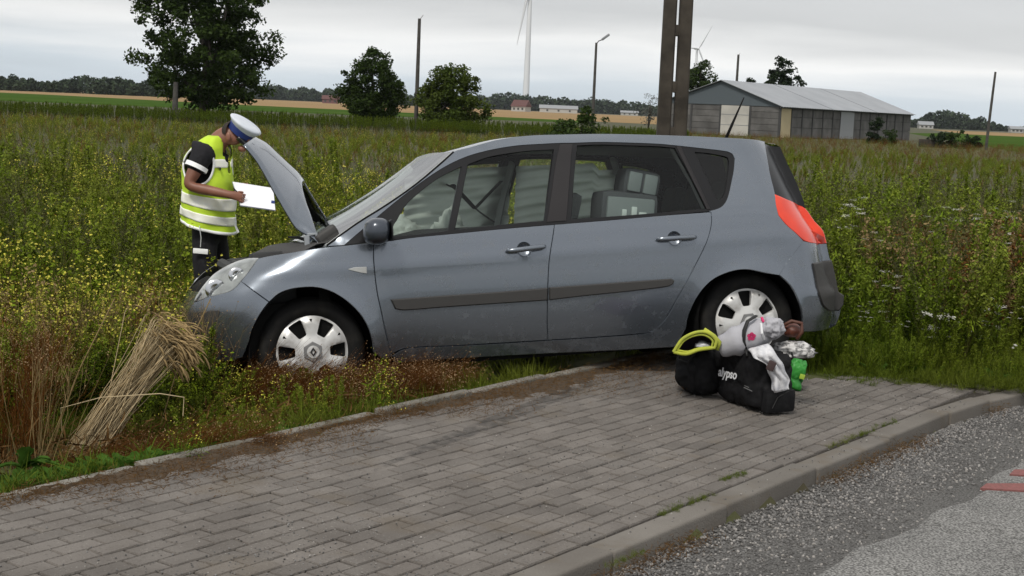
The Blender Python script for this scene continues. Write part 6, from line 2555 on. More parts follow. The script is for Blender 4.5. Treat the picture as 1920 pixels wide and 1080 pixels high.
def p_airy(h, nb, mt, name):
    P = Plant()
    C = []
    for i in range(nb):
        d = rdir(55, 86)
        b_ = d * h * rng.uniform(0.7, 1.0)
        P.stem([np.zeros(3), b_ * 0.5, b_], 0.0022, 0)
        for k in range(9):
            t = rng.uniform(0.3, 1.0)
            q = b_ * t
            e = q + rdir(30, 75) * h * rng.uniform(0.06, 0.16)
            P.stem([q, e], 0.0018, 0)
            for _ in range(5):
                C.append(q + (e - q) * rng.uniform(0.1, 1.1) + rng.normal(0, 0.01, 3))
    P.kites(C, 0.026, 0, 0.4, 0.5)
    return P.object(name, [mt])


def p_umbel(h):
    P = Plant()
    top = np.array([rng.normal(0, .05), rng.normal(0, .05), h])
    P.stem([top * t for t in (0, .5, 1)], 0.004, 0)
    for k in range(8):
        P.ribbon(top * rng.uniform(0.05, 0.7), rdir(10, 50), 0.13, 0.03, 1.0, 1, 2)
    for k in range(3):
        c = top + rng.normal(0, 0.05, 3) * np.array([1, 1, 0.6])
        P.stem([top * 0.82, c], 0.002, 0)
        a = rng.uniform(0, 6.28, 26)
        r = 0.036 * np.sqrt(rng.uniform(0, 1, 26))
        C = np.stack([c[0] + r * np.cos(a), c[1] + r * np.sin(a), c[2] + 0.006 * rng.uniform(-1, 1, 26)], 1)
        V = []
        for q in C:
            s_ = 0.006
            V += [q + [s_, 0, 0], q + [0, s_, 0], q - [s_, 0, 0], q - [0, s_, 0]]
        P.quads(V, np.arange(len(V)).reshape(-1, 4), 2)
    return P.object("white_umbel", [m_wstem, m_wleaf, m_wflow])


def p_broad(n, L, w, el, mt, name):
    """A low rosette of lobed leaves."""
    P = Plant()
    for i in range(n):
        d = rdir(*el)
        hz = np.array([d[0], d[1], 0]) / max(1e-6, np.hypot(d[0], d[1]))
        sd = np.array([-hz[1], hz[0], 0])
        l = L * rng.uniform(0.6, 1.2)
        V, k = [], 7
        for j in range(k):
            t = j / (k - 1)
            p = d * l * t + np.array([0, 0, -0.55 * l * t * t * (1 if el[0] > 20 else 0.5)])
            ww = w * l * math.sin(math.pi * min(1, 0.08 + t * 0.95)) ** 0.7 * (1.0 if j % 2 else 0.62)
            V += [p - sd * ww, p + np.array([0, 0, -0.012]), p + sd * ww]
        F = []
        for j in range(k - 1):
            F += [(3 * j, 3 * j + 1, 3 * j + 4, 3 * j + 3), (3 * j + 1, 3 * j + 2, 3 * j + 5, 3 * j + 4)]
        P.quads(V, F, 0)
    return P.object(name, [mt])


def proto(kind, objs):
    c = bpy.data.collections.new("plants_" + kind)
    for i, o in enumerate(objs):
        o.name = f"{kind}_{i:02d}"
        c.objects.link(o)
    PROTO[kind] = (c, len(objs))


proto("horseweed", [p_horseweed(rng.uniform(0.9, 1.15), int(rng.integers(60, 85)), ("weed", m_wleaf), m_wtip) for _ in range(5)])
m_wleaf2 = weed_mat("light_weed_leaves", (0.148, 0.215, 0.015), (0.19, 0.235, 0.022))
m_wtip2 = weed_mat("light_weed_tips", (0.20, 0.26, 0.035), (0.25, 0.27, 0.05))
proto("clump", [p_clump(rng.uniform(0.8, 1.1), int(rng.integers(4, 8)), [m_wstem, m_wleaf, m_wtip]) for _ in range(5)])
proto("paleclump", [p_clump(rng.uniform(0.7, 1.0), int(rng.integers(4, 8)), [m_wstem, m_wleaf2, m_wtip2]) for _ in range(4)])
proto("darkweed", [p_horseweed(rng.uniform(0.9, 1.1), 75, ("weed", m_dleaf), m_wleaf, 0.08, 0.13) for _ in range(4)])
proto("yellow", [p_yellow(rng.uniform(0.75, 0.95), int(rng.integers(5, 8))) for _ in range(5)])
proto("rust", [p_flax(0.6, 26, 22).object("flax", [m_rust, m_caps]) for _ in range(4)])
proto("laid", [p_flax(0.52, 34, 9).object("flax", [m_rust, m_caps]) for _ in range(4)])
proto("tan", [p_flax(0.62, 18, 24).object("flax", [m_tan, m_caps]) for _ in range(3)])
proto("rustweed", [p_airy(0.9, 5, m_rust, "rustweed") for _ in range(3)])
proto("greyweed", [p_airy(1.15, 7, m_greyw, "greyweed") for _ in range(3)])
proto("tanairy", [p_airy(0.75, 6, m_tan, "tanairy") for _ in range(3)])
proto("grass", [p_grass(0.24, 34, 0.006, m_grass, "grass") for _ in range(4)])
proto("tallgrass", [p_grass(0.60, 22, 0.007, m_grass, "tallgrass") for _ in range(3)])
proto("strawgrass", [p_grass(0.50, 22, 0.004, m_dryg, "strawgrass") for _ in range(3)])
proto("umbel", [p_umbel(rng.uniform(0.75, 0.95)) for _ in range(3)])
proto("broad", [p_broad(9, 0.13, 0.26, (8, 60), m_fresh, "broad") for _ in range(4)])
proto("litter", [p_grass(0.05, 9, 0.004, m_rustl, "litter") for _ in range(4)])


def scatter(name, kind, pts, label, cat, scale=(0.8, 1.2), lean=8.0, lean_dir=None, lean_fixed=None, stuff=True, mat_over=None):
    """One countless mass of plants: instances on the points pts (n,3)."""
    pts = np.asarray(pts, np.float32)
    n = len(pts)
    c, k = PROTO[kind]
    me = bpy.data.meshes.new(name)
    me.vertices.add(n)
    me.vertices.foreach_set("co", pts.ravel())
    ang = np.abs(rng.normal(0, R_(lean), n)) if lean_fixed is None else R_(1) * rng.normal(lean_fixed[0], lean_fixed[1], n)
    yaw = rng.uniform(0, 2 * math.pi, n) if lean_dir is None else R_(1) * rng.normal(lean_dir[0], lean_dir[1], n)
    rot = np.stack([np.zeros(n), ang, yaw], 1).astype(np.float32)
    sc = (scale if isinstance(scale, np.ndarray) else rng.uniform(scale[0], scale[1], n)).astype(np.float32)
    if isinstance(scale, np.ndarray):
        sc = sc * rng.uniform(0.85, 1.15, n).astype(np.float32)
    idx = rng.integers(0, k, n).astype(np.int32)
    me.attributes.new("rot", 'FLOAT_VECTOR', 'POINT').data.foreach_set("vector", rot.ravel())
    me.attributes.new("scl", 'FLOAT', 'POINT').data.foreach_set("value", sc)
    me.attributes.new("idx", 'INT', 'POINT').data.foreach_set("value", idx)
    o = link(name, me)
    gname = "scatter_" + kind
    ng = bpy.data.node_groups.get(gname)
    if ng is None:
        ng = bpy.data.node_groups.new(gname, 'GeometryNodeTree')
        ng.interface.new_socket("Geometry", in_out='INPUT', socket_type='NodeSocketGeometry')
        ng.interface.new_socket("Geometry", in_out='OUTPUT', socket_type='NodeSocketGeometry')
        gi, go = ng.nodes.new('NodeGroupInput'), ng.nodes.new('NodeGroupOutput')
        ci = ng.nodes.new('GeometryNodeCollectionInfo')
        ci.inputs['Collection'].default_value = c
        ci.inputs['Separate Children'].default_value = True
        ci.inputs['Reset Children'].default_value = True
        ip = ng.nodes.new('GeometryNodeInstanceOnPoints')
        ip.inputs['Pick Instance'].default_value = True

        def attr(nm, ty):
            a = ng.nodes.new('GeometryNodeInputNamedAttribute')
            a.data_type = ty
            a.inputs['Name'].default_value = nm
            return a.outputs['Attribute']
        er = ng.nodes.new('FunctionNodeEulerToRotation')
        ng.links.new(attr("rot", 'FLOAT_VECTOR'), er.inputs[0])
        ng.links.new(gi.outputs[0], ip.inputs['Points'])
        ng.links.new(ci.outputs[0], ip.inputs['Instance'])
        ng.links.new(attr("idx", 'INT'), ip.inputs['Instance Index'])
        ng.links.new(er.outputs[0], ip.inputs['Rotation'])
        ng.links.new(attr("scl", 'FLOAT'), ip.inputs['Scale'])
        ng.links.new(ip.outputs[0], go.inputs[0])
    md = o.modifiers.new("scatter", 'NODES')
    md.node_group = ng
    return tag(o, label, cat, kind='stuff')


CARI = CARM.inverted()
_ci = np.array(CARI)


def car_xy(P):
    q = P @ _ci[:3, :3].T + _ci[:3, 3]
    return q[:, 0], q[:, 1]


def vnoise(x, y, s, seed):
    """Smooth pseudo-random field in 0..1."""
    v = 0
    for k in range(4):
        a = seed * 1.7 + k * 2.1
        f = s * (1 + 0.6 * k)
        v = v + np.sin(f * (x * math.cos(a) + y * math.sin(a)) + seed * 5 + k) / (1 + 0.5 * k)
    return 0.5 + 0.5 * np.tanh(v * 0.9)


def in_field(P, pad=0.12):
    """Growing ground: not on the pavement or road, not under the car, not on the officer."""
    l, a = to_la(P[:, 0], P[:, 1])
    lim = 9.72 + 0.10 * np.sin(P[:, 0] * 3.1) + 0.12 * (P[:, 0] - 1.9)
    left = (a > EDGE + pad) & ~((P[:, 0] > 1.55) & (P[:, 1] < lim))
    right = (a <= EDGE + pad) & (P[:, 0] > 1.55) & (P[:, 1] > lim + pad * 0.6)
    cx, cy = car_xy(P)
    car_ = (cx > -0.72) & (cx < 3.45) & (np.abs(cy) < 0.90)
    off_ = np.hypot(P[:, 0] - off_base.x, P[:, 1] - off_base.y) < 0.24
    return (left | right) & ~car_ & ~off_


def region(x0, x1, y0, y1, n):
    """n jittered points over a rectangle, kept where they can be in view."""
    X = rng.uniform(x0, x1, n)
    Y = rng.uniform(y0, y1, n)
    P = np.stack([X, Y, ground_z(X, Y)], 1)
    return P


def wedge(y0, y1, dens, pad=0.8):
    """Points spread evenly over the visible wedge of the field between distances y0 and y1, dens per square metre."""
    k = 0.40
    area = (y1 ** 2 - y0 ** 2) * k + 2 * pad * (y1 - y0)
    n = int(area * dens)
    Y = np.sqrt(rng.uniform(y0 ** 2, y1 ** 2, n))
    X = rng.uniform(-1, 1, n) * (k * Y + pad)
    P = np.stack([X, Y, ground_z(X, Y)], 1)
    return P[in_field(P)]


def low_zone(P):
    """The strip between pavement and car where only low growth stands, and the ditch right in front of the camera-side wheel."""
    cx, cy = car_xy(P)
    return (cx > -0.62) & (cx < 3.6) & (cy < -0.85)


# --- tall weeds
P = wedge(8.9, 16, 15, 1.8)
cx, cy = car_xy(P)
P = P[~low_zone(P) & ~((P[:, 0] < -1.25) & (P[:, 1] < 9.6))]
nz_ = vnoise(P[:, 0], P[:, 1], 0.9, 1.0)
xr = P[:, 0] / P[:, 1]
sel_y = (nz_ > 0.34) & (xr < 0.02)
r_ = rng.uniform(0, 1, len(P))
tall_y = P[sel_y & (r_ < 0.80)]
rest_ = ~sel_y
hw = P[(rest_ & (r_ < 0.62)) | (sel_y & (r_ >= 0.80) & (r_ < 0.93))]
rw = P[rest_ & (r_ >= 0.62) & (r_ < 0.68) & (vnoise(P[:, 0], P[:, 1], 0.7, 4.0) > 0.45)]
gw_ = P[rest_ & (r_ >= 0.74) & (r_ < 0.82)]
tg_ = P[rest_ & (r_ >= 0.82) & (r_ < 0.94)]
sg_ = P[rest_ & (r_ >= 0.94)]
P2 = wedge(16, 23, 8.0)
n2_ = vnoise(P2[:, 0], P2[:, 1], 0.35, 2.0)
r2 = rng.uniform(0, 1, len(P2))
x2 = P2[:, 0] / P2[:, 1]
y2s = (n2_ > 0.5) & (x2 > -0.33) & (x2 < 0.12) & (r2 < 0.60)
P3 = wedge(23, 76, 4.2)
r3 = rng.uniform(0, 1, len(P3))
n3_ = vnoise(P3[:, 0], P3[:, 1], 0.16, 3.0)
P4 = wedge(76, 137, 2.2)
P4 = P4[P4[:, 0] / P4[:, 1] > 0.09]
r4 = rng.uniform(0, 1, len(P4))
B3 = wedge(77, 104, 3.4, 3)
B3 = B3[B3[:, 0] / B3[:, 1] < 0.11]
H_ = np.concatenate([hw, P2[~y2s & (r2 < 0.80)]])
rh_ = rng.uniform(0, 1, len(H_))
pn_ = vnoise(H_[:, 0], H_[:, 1], 1.1, 6.0)
hn_ = 0.62 + 0.46 * vnoise(H_[:, 0], H_[:, 1], 1.7, 11.0)
scatter("tall_weeds", "horseweed", H_[rh_ < 0.22], "tall green spiky weeds filling the field behind the car", "weeds", (0.68, 1.08), 10)
q_ = (rh_ >= 0.22) & (rh_ < 0.85)
scatter("bushy_weeds", "clump", H_[q_ & (pn_ < 0.55)], "soft bushy green weeds in clumps across the field", "weeds", hn_[q_ & (pn_ < 0.55)], 12)
scatter("pale_bushy_weeds", "paleclump", H_[q_ & (pn_ >= 0.55)], "patches of lighter yellow-green bushy weeds", "weeds", hn_[q_ & (pn_ >= 0.55)], 12)
scatter("yellow_flowered_weeds", "yellow", np.concatenate([tall_y, P2[y2s]]), "bushy weeds with small yellow flowers left of and behind the car", "weeds", (0.75, 1.12), 9)
scatter("distant_weeds", "clump", P3[(n3_ > 0.45) & (r3 < 0.28)], "lower weeds in the farther part of the field", "weeds", (0.30, 0.62), 12)
scatter("pale_distant_weeds", "paleclump", P3[(n3_ > 0.45) & (r3 >= 0.28) & (r3 < 0.45)], "lighter low weeds in the farther part of the field", "weeds", (0.30, 0.62), 12)
scatter("distant_flowers", "yellow", P3[(r3 > 0.45) & (r3 < 0.62) & (P3[:, 0] < 6)], "yellow-flowered weeds far out in the field", "weeds", (0.45, 0.75), 9)
scatter("distant_dry_grass", "strawgrass", np.concatenate([P3[(r3 > 0.62) & (r3 < 0.80)], P4[r4 < 0.6]]), "dry straw-coloured grass in the farther part of the field", "grass", (0.7, 1.2), 14)
scatter("distant_green_grass", "tallgrass", np.concatenate([P3[(n3_ <= 0.45) & (r3 < 0.45)], P4[(r4 >= 0.6) & (r4 < 0.8)]]), "long grass in the farther part of the field", "grass", (0.6, 1.1), 14)
scatter("dark_distant_weeds", "darkweed", B3, "dark belt of tall weeds along the far side of the field", "weeds", (0.62, 0.86), 9)
scatter("rusty_weeds", "rustweed", np.concatenate([P4[r4 > 0.8], rw, P2[(r2 > 0.93) & (n2_ < 0.5)], P3[(r3 > 0.82) & (r3 < 0.95)] ]), "rust-brown dock stems among the green weeds", "weeds", (0.45, 0.8), 8)
scatter("grey_weeds", "greyweed", np.concatenate([gw_, P2[(r2 > 0.80) & (r2 < 0.93)], region(5.5, 8.8, 17, 25, 40), region(-1.6, -0.2, 17, 22, 14)]), "grey-green airy weeds standing above the rest", "weeds", (0.75, 1.12), 7)
scatter("tall_grass", "tallgrass", (lambda q: q[~((q[:, 0] > 1.5) & (q[:, 1] < 11.6))])(np.concatenate([tg_, wedge(9.6, 14, 7)])), "long grass between the weeds", "grass", (0.8, 1.4), 12)
scatter("straw_grass", "strawgrass", np.concatenate([sg_, P2[(r2 > 0.91) & (r2 < 0.95)]]), "dry straw-coloured grass among the weeds", "grass", (0.9, 1.5), 14)

# undergrowth that closes the ground
G = wedge(6.3, 14, 30)
lz = low_zone(G)
la_, aa_ = to_la(G[:, 0], G[:, 1])
near_left = (G[:, 0] < -1.0) & (G[:, 1] < 9.7)
scatter("undergrowth_grass", "grass", G[~lz & ~near_left], "short grass growing under the weeds", "grass", (0.6, 1.25), 16)
U = wedge(8.9, 18, 16)
U = U[~low_zone(U)]
scatter("undergrowth", "darkweed", U, "dark low leaves under the weeds", "weeds", (0.28, 0.55), 14)

# right side: low grass edge, white umbels and daisies
Rg = region(1.6, 5.6, 9.7, 11.3, 1350)
Rg = Rg[in_field(Rg, 0.0)]
Rg = Rg[~low_zone(Rg) | (Rg[:, 0] > 1.75)]
scatter("verge_grass", "grass", Rg, "green grass verge at the right end of the pavement", "grass", (0.4, 0.95), 20)
scatter("verge_weeds", "horseweed", Rg[rng.uniform(0, 1, len(Rg)) < 0.45], "low bushy weeds in the verge on the right", "weeds", (0.16, 0.34), 16)
Rs = np.array([tuple(on_ground(rng.uniform(1515, 1960), 0, 0)) for _ in range(1)] * 0 + [tuple(on_ground(x_, 703 + (x_ - 1530) * 0.056 + rng.normal(-3, 6), 0.02)) for x_ in rng.uniform(1505, 1960, 420)])
Rs = Rs[Rs[:, 1] > 9.1]
scatter("verge_edge", "grass", Rs, "short grass creeping over the end of the paving", "grass", (0.18, 0.5), 25)
scatter("verge_edge_weeds", "horseweed", Rs[:170] + np.array([0, 0.12, 0]), "low bushy growth over the end of the paving", "weeds", (0.10, 0.22), 20)
Rb = region(1.6, 5.6, 9.75, 11.0, 760)
Rb = Rb[in_field(Rb, 0.0)]
scatter("verge_leaves", "broad", Rb, "low green leaves in the verge on the right", "weeds", (0.5, 1.1), 10)
Uq = np.concatenate([region(2.6, 4.9, 12.2, 14.4, 24), region(3.6, 4.8, 11.4, 13.6, 9), region(2.4, 4.2, 10.3, 11.2, 9) - np.array([0, 0, 0.45])])
Uq = Uq[in_field(Uq)]
Dz = region(2.2, 4.4, 9.9, 10.9, 46)
Dz = Dz[in_field(Dz)]
scatter("white_daisies", "umbel", Dz, "small white flowers low in the verge on the right", "flowers", (0.28, 0.5), 12)
scatter("white_umbels", "umbel", Uq, "flat white flower heads in the weeds on the right", "flowers", (0.85, 1.2), 8)

Fr = region(3.0, 4.7, 11.2, 13.6, 75)
Fr = Fr[in_field(Fr)]
scatter("feathery_rust_grass", "rustweed", Fr[:45], "feathery reddish-brown grass at the far right", "weeds", (0.85, 1.15), 9)
scatter("feathery_tan_grass", "tanairy", Fr[45:], "pale feathery grass heads at the far right", "weeds", (1.1, 1.4), 9)

# --- foreground left: dry flax, tan stems, weeds
def px_pts(px0, px1, py0, py1, n, z=-0.09):
    out = []
    for _ in range(n):
        p = on_ground(rng.uniform(px0, px1), rng.uniform(py0, py1), z)
        out.append((p.x, p.y, float(ground_z(p.x, p.y))))
    P = np.array(out)
    l, a = to_la(P[:, 0], P[:, 1])
    return P[(a > EDGE + 0.10)]


FL = region(-4.6, -1.2, 6.4, 9.6, 2100)
l, a = to_la(FL[:, 0], FL[:, 1])
FL = FL[(a > EDGE + 0.22)]
FL = FL[~low_zone(FL) & in_field(FL)]
xx = FL[:, 0] / FL[:, 1]
rf = rng.uniform(0, 1, len(FL))
yy = FL[:, 1]
behind = yy > 8.15                                   # beyond the straw bundle
left_ = xx < -0.300
scatter("dry_flax", "rust", np.concatenate([FL[left_ & (rf < 0.13) & (yy < 8.6) & (yy > 7.0)], FL[behind & (rf < 0.03)]]), "rust-brown dry flax with pale seed heads at the left edge", "flax", (0.70, 0.98), 12, (0, 35))
scatter("tan_flax", "tan", FL[(left_ | behind) & (rf > 0.34) & (rf < 0.375)], "tan dry flax stems with seed heads, left foreground", "flax", (0.75, 1.1), 14, (10, 50))
scatter("foreground_yellow_weeds", "yellow", FL[behind & (rf > 0.38) & (rf < 0.90)], "low yellow-flowered weeds behind the straw bundle", "weeds", (0.50, 0.85), 12)
scatter("airy_dry_weeds", "tanairy", np.concatenate([FL[left_ & (yy > 8.4) & (rf > 0.93)], FL[behind & (xx < -0.24) & (yy > 8.8) & (rf > 0.93)]]), "pale airy dry weeds at the left edge", "weeds", (0.6, 0.95), 10)
Lg = region(-4.6, -0.6, 6.0, 9.6, 3500)
Lg = Lg[in_field(Lg, 0.02)]
scatter("left_weeds", "clump", FL[(left_ | behind) & (rf > 0.13) & (rf < 0.30) & (yy > 7.6)], "low green weeds in the left foreground", "weeds", (0.35, 0.62), 14)
scatter("ditch_grass", "grass", Lg[(Lg[:, 1] > 7.4) & ~(low_zone(Lg) & (rng.uniform(0, 1, len(Lg)) < 0.75))], "green grass in the ditch around the straw bundle", "grass", (0.4, 0.9), 16)
Ld = Lg[rng.uniform(0, 1, len(Lg)) < 0.5]
scatter("ditch_undergrowth", "darkweed", Ld[~low_zone(Ld) & (Ld[:, 1] > 7.7)], "dark green low weeds in the ditch", "weeds", (0.22, 0.5), 20)
scatter("ditch_yellow_weeds", "yellow", Ld[(Ld[:, 1] > 7.8) & (Ld[:, 1] < 8.5)][:90], "small yellow-dotted weeds right of the straw bundle", "weeds", (0.25, 0.45), 25)

# flattened flax pressed down round the front wheel
Fx = np.concatenate([px_pts(372, 440, 712, 775, 90, -0.08), px_pts(545, 700, 738, 782, 135, -0.03), px_pts(430, 570, 745, 800, 60, -0.05), px_pts(690, 760, 725, 750, 25, 0.0)])
scatter("flattened_flax", "laid", Fx, "brown flax pressed flat around the front wheel", "flax", (0.62, 0.95), 10, (8, 14), (67, 6))
Fy = np.concatenate([px_pts(60, 330, 850, 885, 40, -0.03), px_pts(0, 90, 690, 800, 14, -0.08)])
scatter("lying_flax", "laid", Fy, "brown flax stems lying along the edging", "flax", (0.7, 1.0), 10, (24, 12), (82, 4))
Fz = px_pts(330, 640, 740, 835, 190, -0.03)
scatter("ditch_weeds", "horseweed", Fz, "half crushed green weeds before the front wheel", "weeds", (0.12, 0.26), 35)
scatter("ditch_rust", "litter", np.concatenate([px_pts(330, 760, 720, 830, 500, -0.03), px_pts(0, 330, 800, 880, 300, -0.05)]), "crushed brown stems on the ditch floor", "litter", (1.2, 2.6), 70)

# low green strip along the rear edging
Ls = []
for l in np.arange(-2.6, 3.9, 0.018):
    f = 0.5 + 0.5 * math.sin(l * 3.3) * math.sin(l * 1.3 + 1)
    if rng.uniform() < 0.35 + 0.65 * f:
        aa = EDGE + 0.04 + abs(rng.normal(0, 0.09 + 0.07 * f))
        p = la(l, aa)
        Ls.append((p.x, p.y, float(ground_z(p.x, p.y)) + 0.01))
Ls = np.array(Ls)
Ls = Ls[in_field(Ls, 0.0) | low_zone(Ls)]
scatter("edge_grass", "grass", Ls, "short grass creeping over the rear edging", "grass", (0.3, 0.75), 22)
Lb = Ls[rng.uniform(0, 1, len(Ls)) < 0.45] + np.array([0, 0, 0.0])
scatter("edge_leaves", "broad", Lb, "low broad-leaved weeds along the rear edging", "weeds", (0.35, 0.9), 16)
Lu = np.concatenate([px_pts(700, 1250, 690, 760, 260, 0.0)])
cxu, cyu = car_xy(Lu)
scatter("car_side_grass", "grass", Lu[(cyu < -0.55)], "sparse grass in the shade beside the car sill", "grass", (0.3, 0.8), 18)

Lc = px_pts(-40, 300, 850, 925, 260, 0.03)
scatter("corner_leaves", "broad", Lc, "fresh green leafy ground cover at the bottom left behind the edging", "weeds", (0.5, 1.15), 14)
# single plants that stand out along the edging
def plant(px, py, kind, i, s, label, cat="plant", z=0.0, tilt=0.0):
    c, k = PROTO[kind]
    src = c.objects[i % k]
    p = on_ground(px, py, z)
    o = bpy.data.objects.new({"broad": "leafy_plant", "horseweed": "thistle_plant", "yellow": "yellow_plant"}[kind], src.data)
    COL.objects.link(o)
    o.location = (p.x, p.y, z - 0.01)
    o.scale = (s, s, s)
    o.rotation_euler = (0, tilt, float(rng.uniform(0, 6)))
    return tag(o, label, cat)


proto("tallbroad", [p_broad(12, 0.22, 0.17, (25, 80), m_fresh, "tallbroad") for _ in range(3)])
for px, py, s, lab in ((45, 868, 0.9, "tall leafy green plant at the far left edge of the edging"), (845, 728, 1.25, "large leafy green plant by the sill below the front door"),
                       (895, 738, 0.9, "leafy plant hanging over the edging, right beside the large one"), (745, 755, 0.9, "green plant between the flattened flax and the large leafy plant"),
                       (300, 862, 0.9, "leafy plant by the edging in front of the straw bundle"), (655, 790, 0.8, "grey-green leafy plant touching the edging's lichen-free part")):
    c, k = PROTO["tallbroad"]
    p = on_ground(px, py, 0.03)
    o = bpy.data.objects.new("leafy_plant", c.objects[int(rng.integers(k))].data)
    COL.objects.link(o)
    o.location = (p.x, p.y, 0.01)
    o.scale = (s,) * 3
    o.rotation_euler = (0, 0, float(rng.uniform(0, 6)))
    tag(o, lab, "plant", "leafy plants along the edging")
plant(607, 785, "horseweed", 0, 0.24, "small upright thistle-like plant on the edging left of the middle", z=0.05)
plant(345, 880, "yellow", 1, 0.30, "small yellowish plant hanging over the edging near the straw bundle", z=0.04)

# straw bundle leaning in the ditch
sheaf = empty("straw_sheaf", tuple(on_ground(158, 852, -0.10)), 0, "leaning bundle of pale straw with drooping ears in the left foreground", "straw bundle")
sb0 = Vector(sheaf.location)
S_ = Plant()
Ecs = []
tipc = at(312, 640, 7.40) - sb0
for i in range(330):
    p = Vector((rng.normal(0, 0.046), rng.normal(0, 0.045), rng.uniform(-0.02, 0.03)))
    _g = rng.normal(0, 1, 3)
    e = tipc + Vector((0.042 * _g[0] - 0.02 * abs(_g[2]), 0.045 * _g[1], 0.040 * _g[0] * -0.4 + 0.045 * _g[2]))
    m_ = p.lerp(e, 0.5) + Vector((rng.normal(0, 0.012), rng.normal(0, 0.012), rng.normal(0, 0.01) + 0.015))
    d = (e - m_).normalized()
    tail = [e]
    dd = d.copy()
    L_ear = rng.uniform(0.05, 0.10)
    drop = rng.uniform(0.4, 1.5)
    for k in range(5):
        dd = (dd + Vector((0.10, 0, -drop * 0.5))).normalized()
        tail.append(tail[-1] + dd * L_ear / 3.2)
    S_.stem([p, m_, e] + tail[1:3], 0.0030, 0)
    Ecs.append(tail[2:])
straw = S_.object("stalks", [m_straw])
COL.objects.link(straw)
straw.parent = sheaf
E_ = Plant()
for tl in Ecs:
    tl = [np.array(v) for v in tl]
    n = len(tl)
    V = []
    for i, p in enumerate(tl):
        r = 0.0062 * math.sin(math.pi * (0.15 + 0.75 * i / (n - 1)))
        for k in range(4):
            a = k * math.pi / 2
            V.append(p + np.array([math.cos(a) * r, math.sin(a) * r, 0.3 * r * math.cos(a)]))
    E_.quads(V, [(4 * i + k, 4 * i + (k + 1) % 4, 4 * i + 4 + (k + 1) % 4, 4 * i + 4 + k) for i in range(n - 1) for k in range(4)], 0)
    for _ in range(5):
        q = tl[int(rng.integers(n))]
        E_.ribbon(q, (tl[-1] - tl[0]) / np.linalg.norm(tl[-1] - tl[0]) + rng.normal(0, 0.35, 3), 0.035, 0.0014, 0.2, 0, 1)
ears = E_.object("ears", [weed_mat("ripe_ears", (0.40, 0.29, 0.145), (0.33, 0.23, 0.11), 0.1)])
COL.objects.link(ears)
ears.parent = sheaf
b = MB()
b.tube([on_ground(118, 850, -0.1) - sb0, at(114, 765, 7.2) - sb0, at(190, 745, 7.2) - sb0, at(300, 738, 7.15) - sb0, at(345, 745, 7.2) - sb0, at(343, 780, 7.2) - sb0], 0.0022, 5)
b.build("bent_stalk", m_straw, sheaf)
# bent dry stalks around it
for i, (a0, a1, a2) in enumerate((((300, 800), (330, 700), (395, 560)), ((95, 840), (150, 690), (215, 560)))):
    t = empty("dry_stalk", tuple(at(*a0, 7.6)), 0, ["long bare dry stalk leaning across the front bumper", "long bare dry stalk left of the straw bundle"][i], "stalk")
    b = MB()
    c0 = Vector(t.location)
    b.tube([Vector((0, 0, -0.2)), Vector((0, 0, 0)), at(*a1, 7.65) - c0, at(*a2, 7.8) - c0], 0.003, 5)
    b.build("stem", m_tan, t)

# --- loose stuff on the paving and road
def stone_proto(i):
    bm = bmesh.new()
    bmesh.ops.create_icosphere(bm, subdivisions=1, radius=1.0)
    for v in bm.verts:
        v.co *= rng.uniform(0.7, 1.15)
        v.co.z *= 0.7
    me = bpy.data.meshes.new(f"stone{i}")
    bm.to_mesh(me)
    bm.free()
    me.materials.append([m_st1, m_st2, m_st3, m_st1, m_st2, m_st2, m_st1][i])
    return bpy.data.objects.new(f"stone{i}", me)


m_st1 = mat("grey_chippings", (0.20, 0.195, 0.19), 0.9, c2=(0.13, 0.125, 0.12), scale=40, space='World')
m_st2 = mat("dark_chippings", (0.07, 0.068, 0.066), 0.9, c2=(0.11, 0.105, 0.10), scale=40, space='World')
m_st3 = mat("pale_chippings", (0.33, 0.315, 0.30), 0.9, c2=(0.25, 0.23, 0.21), scale=40, space='World')
proto("stone", [stone_proto(i) for i in range(7)])
S = []
for _ in range(26000):
    l = rng.uniform(-0.6, 6.2)
    a = -abs(rng.beta(1.0, 2.4)) * 0.72
    dn = 0.35 + 0.65 * float(vnoise(np.array(l), np.array(a * 3), 2.3, 5.0))
    if rng.uniform() < dn:
        p = la(l, a - 0.004, ROAD_Z + 0.016 * max(0, 1 + a / 0.25) + 0.002)
        S.append((p.x, p.y, p.z))
scatter("gravel", "stone", S, "loose grey gravel along the foot of the kerb", "gravel", (0.003, 0.0085), 90)
S = []
for _ in range(11000):
    l, a = rng.uniform(-1.8, 5.2), rng.uniform(0.02, 1.9)
    dn = 0.035 + 0.75 * math.exp(-((a - 0.75) / 0.35) ** 2) * float(vnoise(np.array(l), np.array(a), 1.3, 7.0)) + 0.25 * (a < 0.4)
    if rng.uniform() < dn:
        p = la(l, a, SLOPE * a * (a > 0.15) + 0.002 + (0.0 if a > 0.15 else 0.0))
        S.append((p.x, p.y, p.z))
scatter("scattered_chippings", "stone", S, "small grit scattered over the paving bricks", "gravel", (0.002, 0.0052), 90)

# soil and dead stems swept against the edging
m_dirt = mat("brown_soil_litter", (0.075, 0.048, 0.026), 0.95, c2=(0.045, 0.030, 0.016), scale=30, bump=1.0, bscale=60, space='World')
b = MB()
P = []
for l in np.arange(-2.4, 3.7, 0.03):
    w_ = 0.02 + 0.42 * max(0.0, float(vnoise(np.array(l), np.array(0.0), 2.6, 9.0)) - 0.42) + 0.05 * math.sin(l * 17)
    if 1.3 < l < 3.4:
        w_ += 0.16
    w_ = max(0.015, w_)
    row_ = []
    for k in range(12):
        t = k / 11
        a = EDGE - 0.02 - w_ * t
        hgt = 0.016 * (1 - t) ** 1.5 + float(rng.normal(0, 0.0025)) * (1 - t) - 0.010 * t + 0.004 * math.sin(l * 29 + k)* (1 - t)
        row_.append(la(l + float(rng.normal(0, 0.005)), a, SLOPE * a + hgt))
    P.append(row_)
b.grid(P)
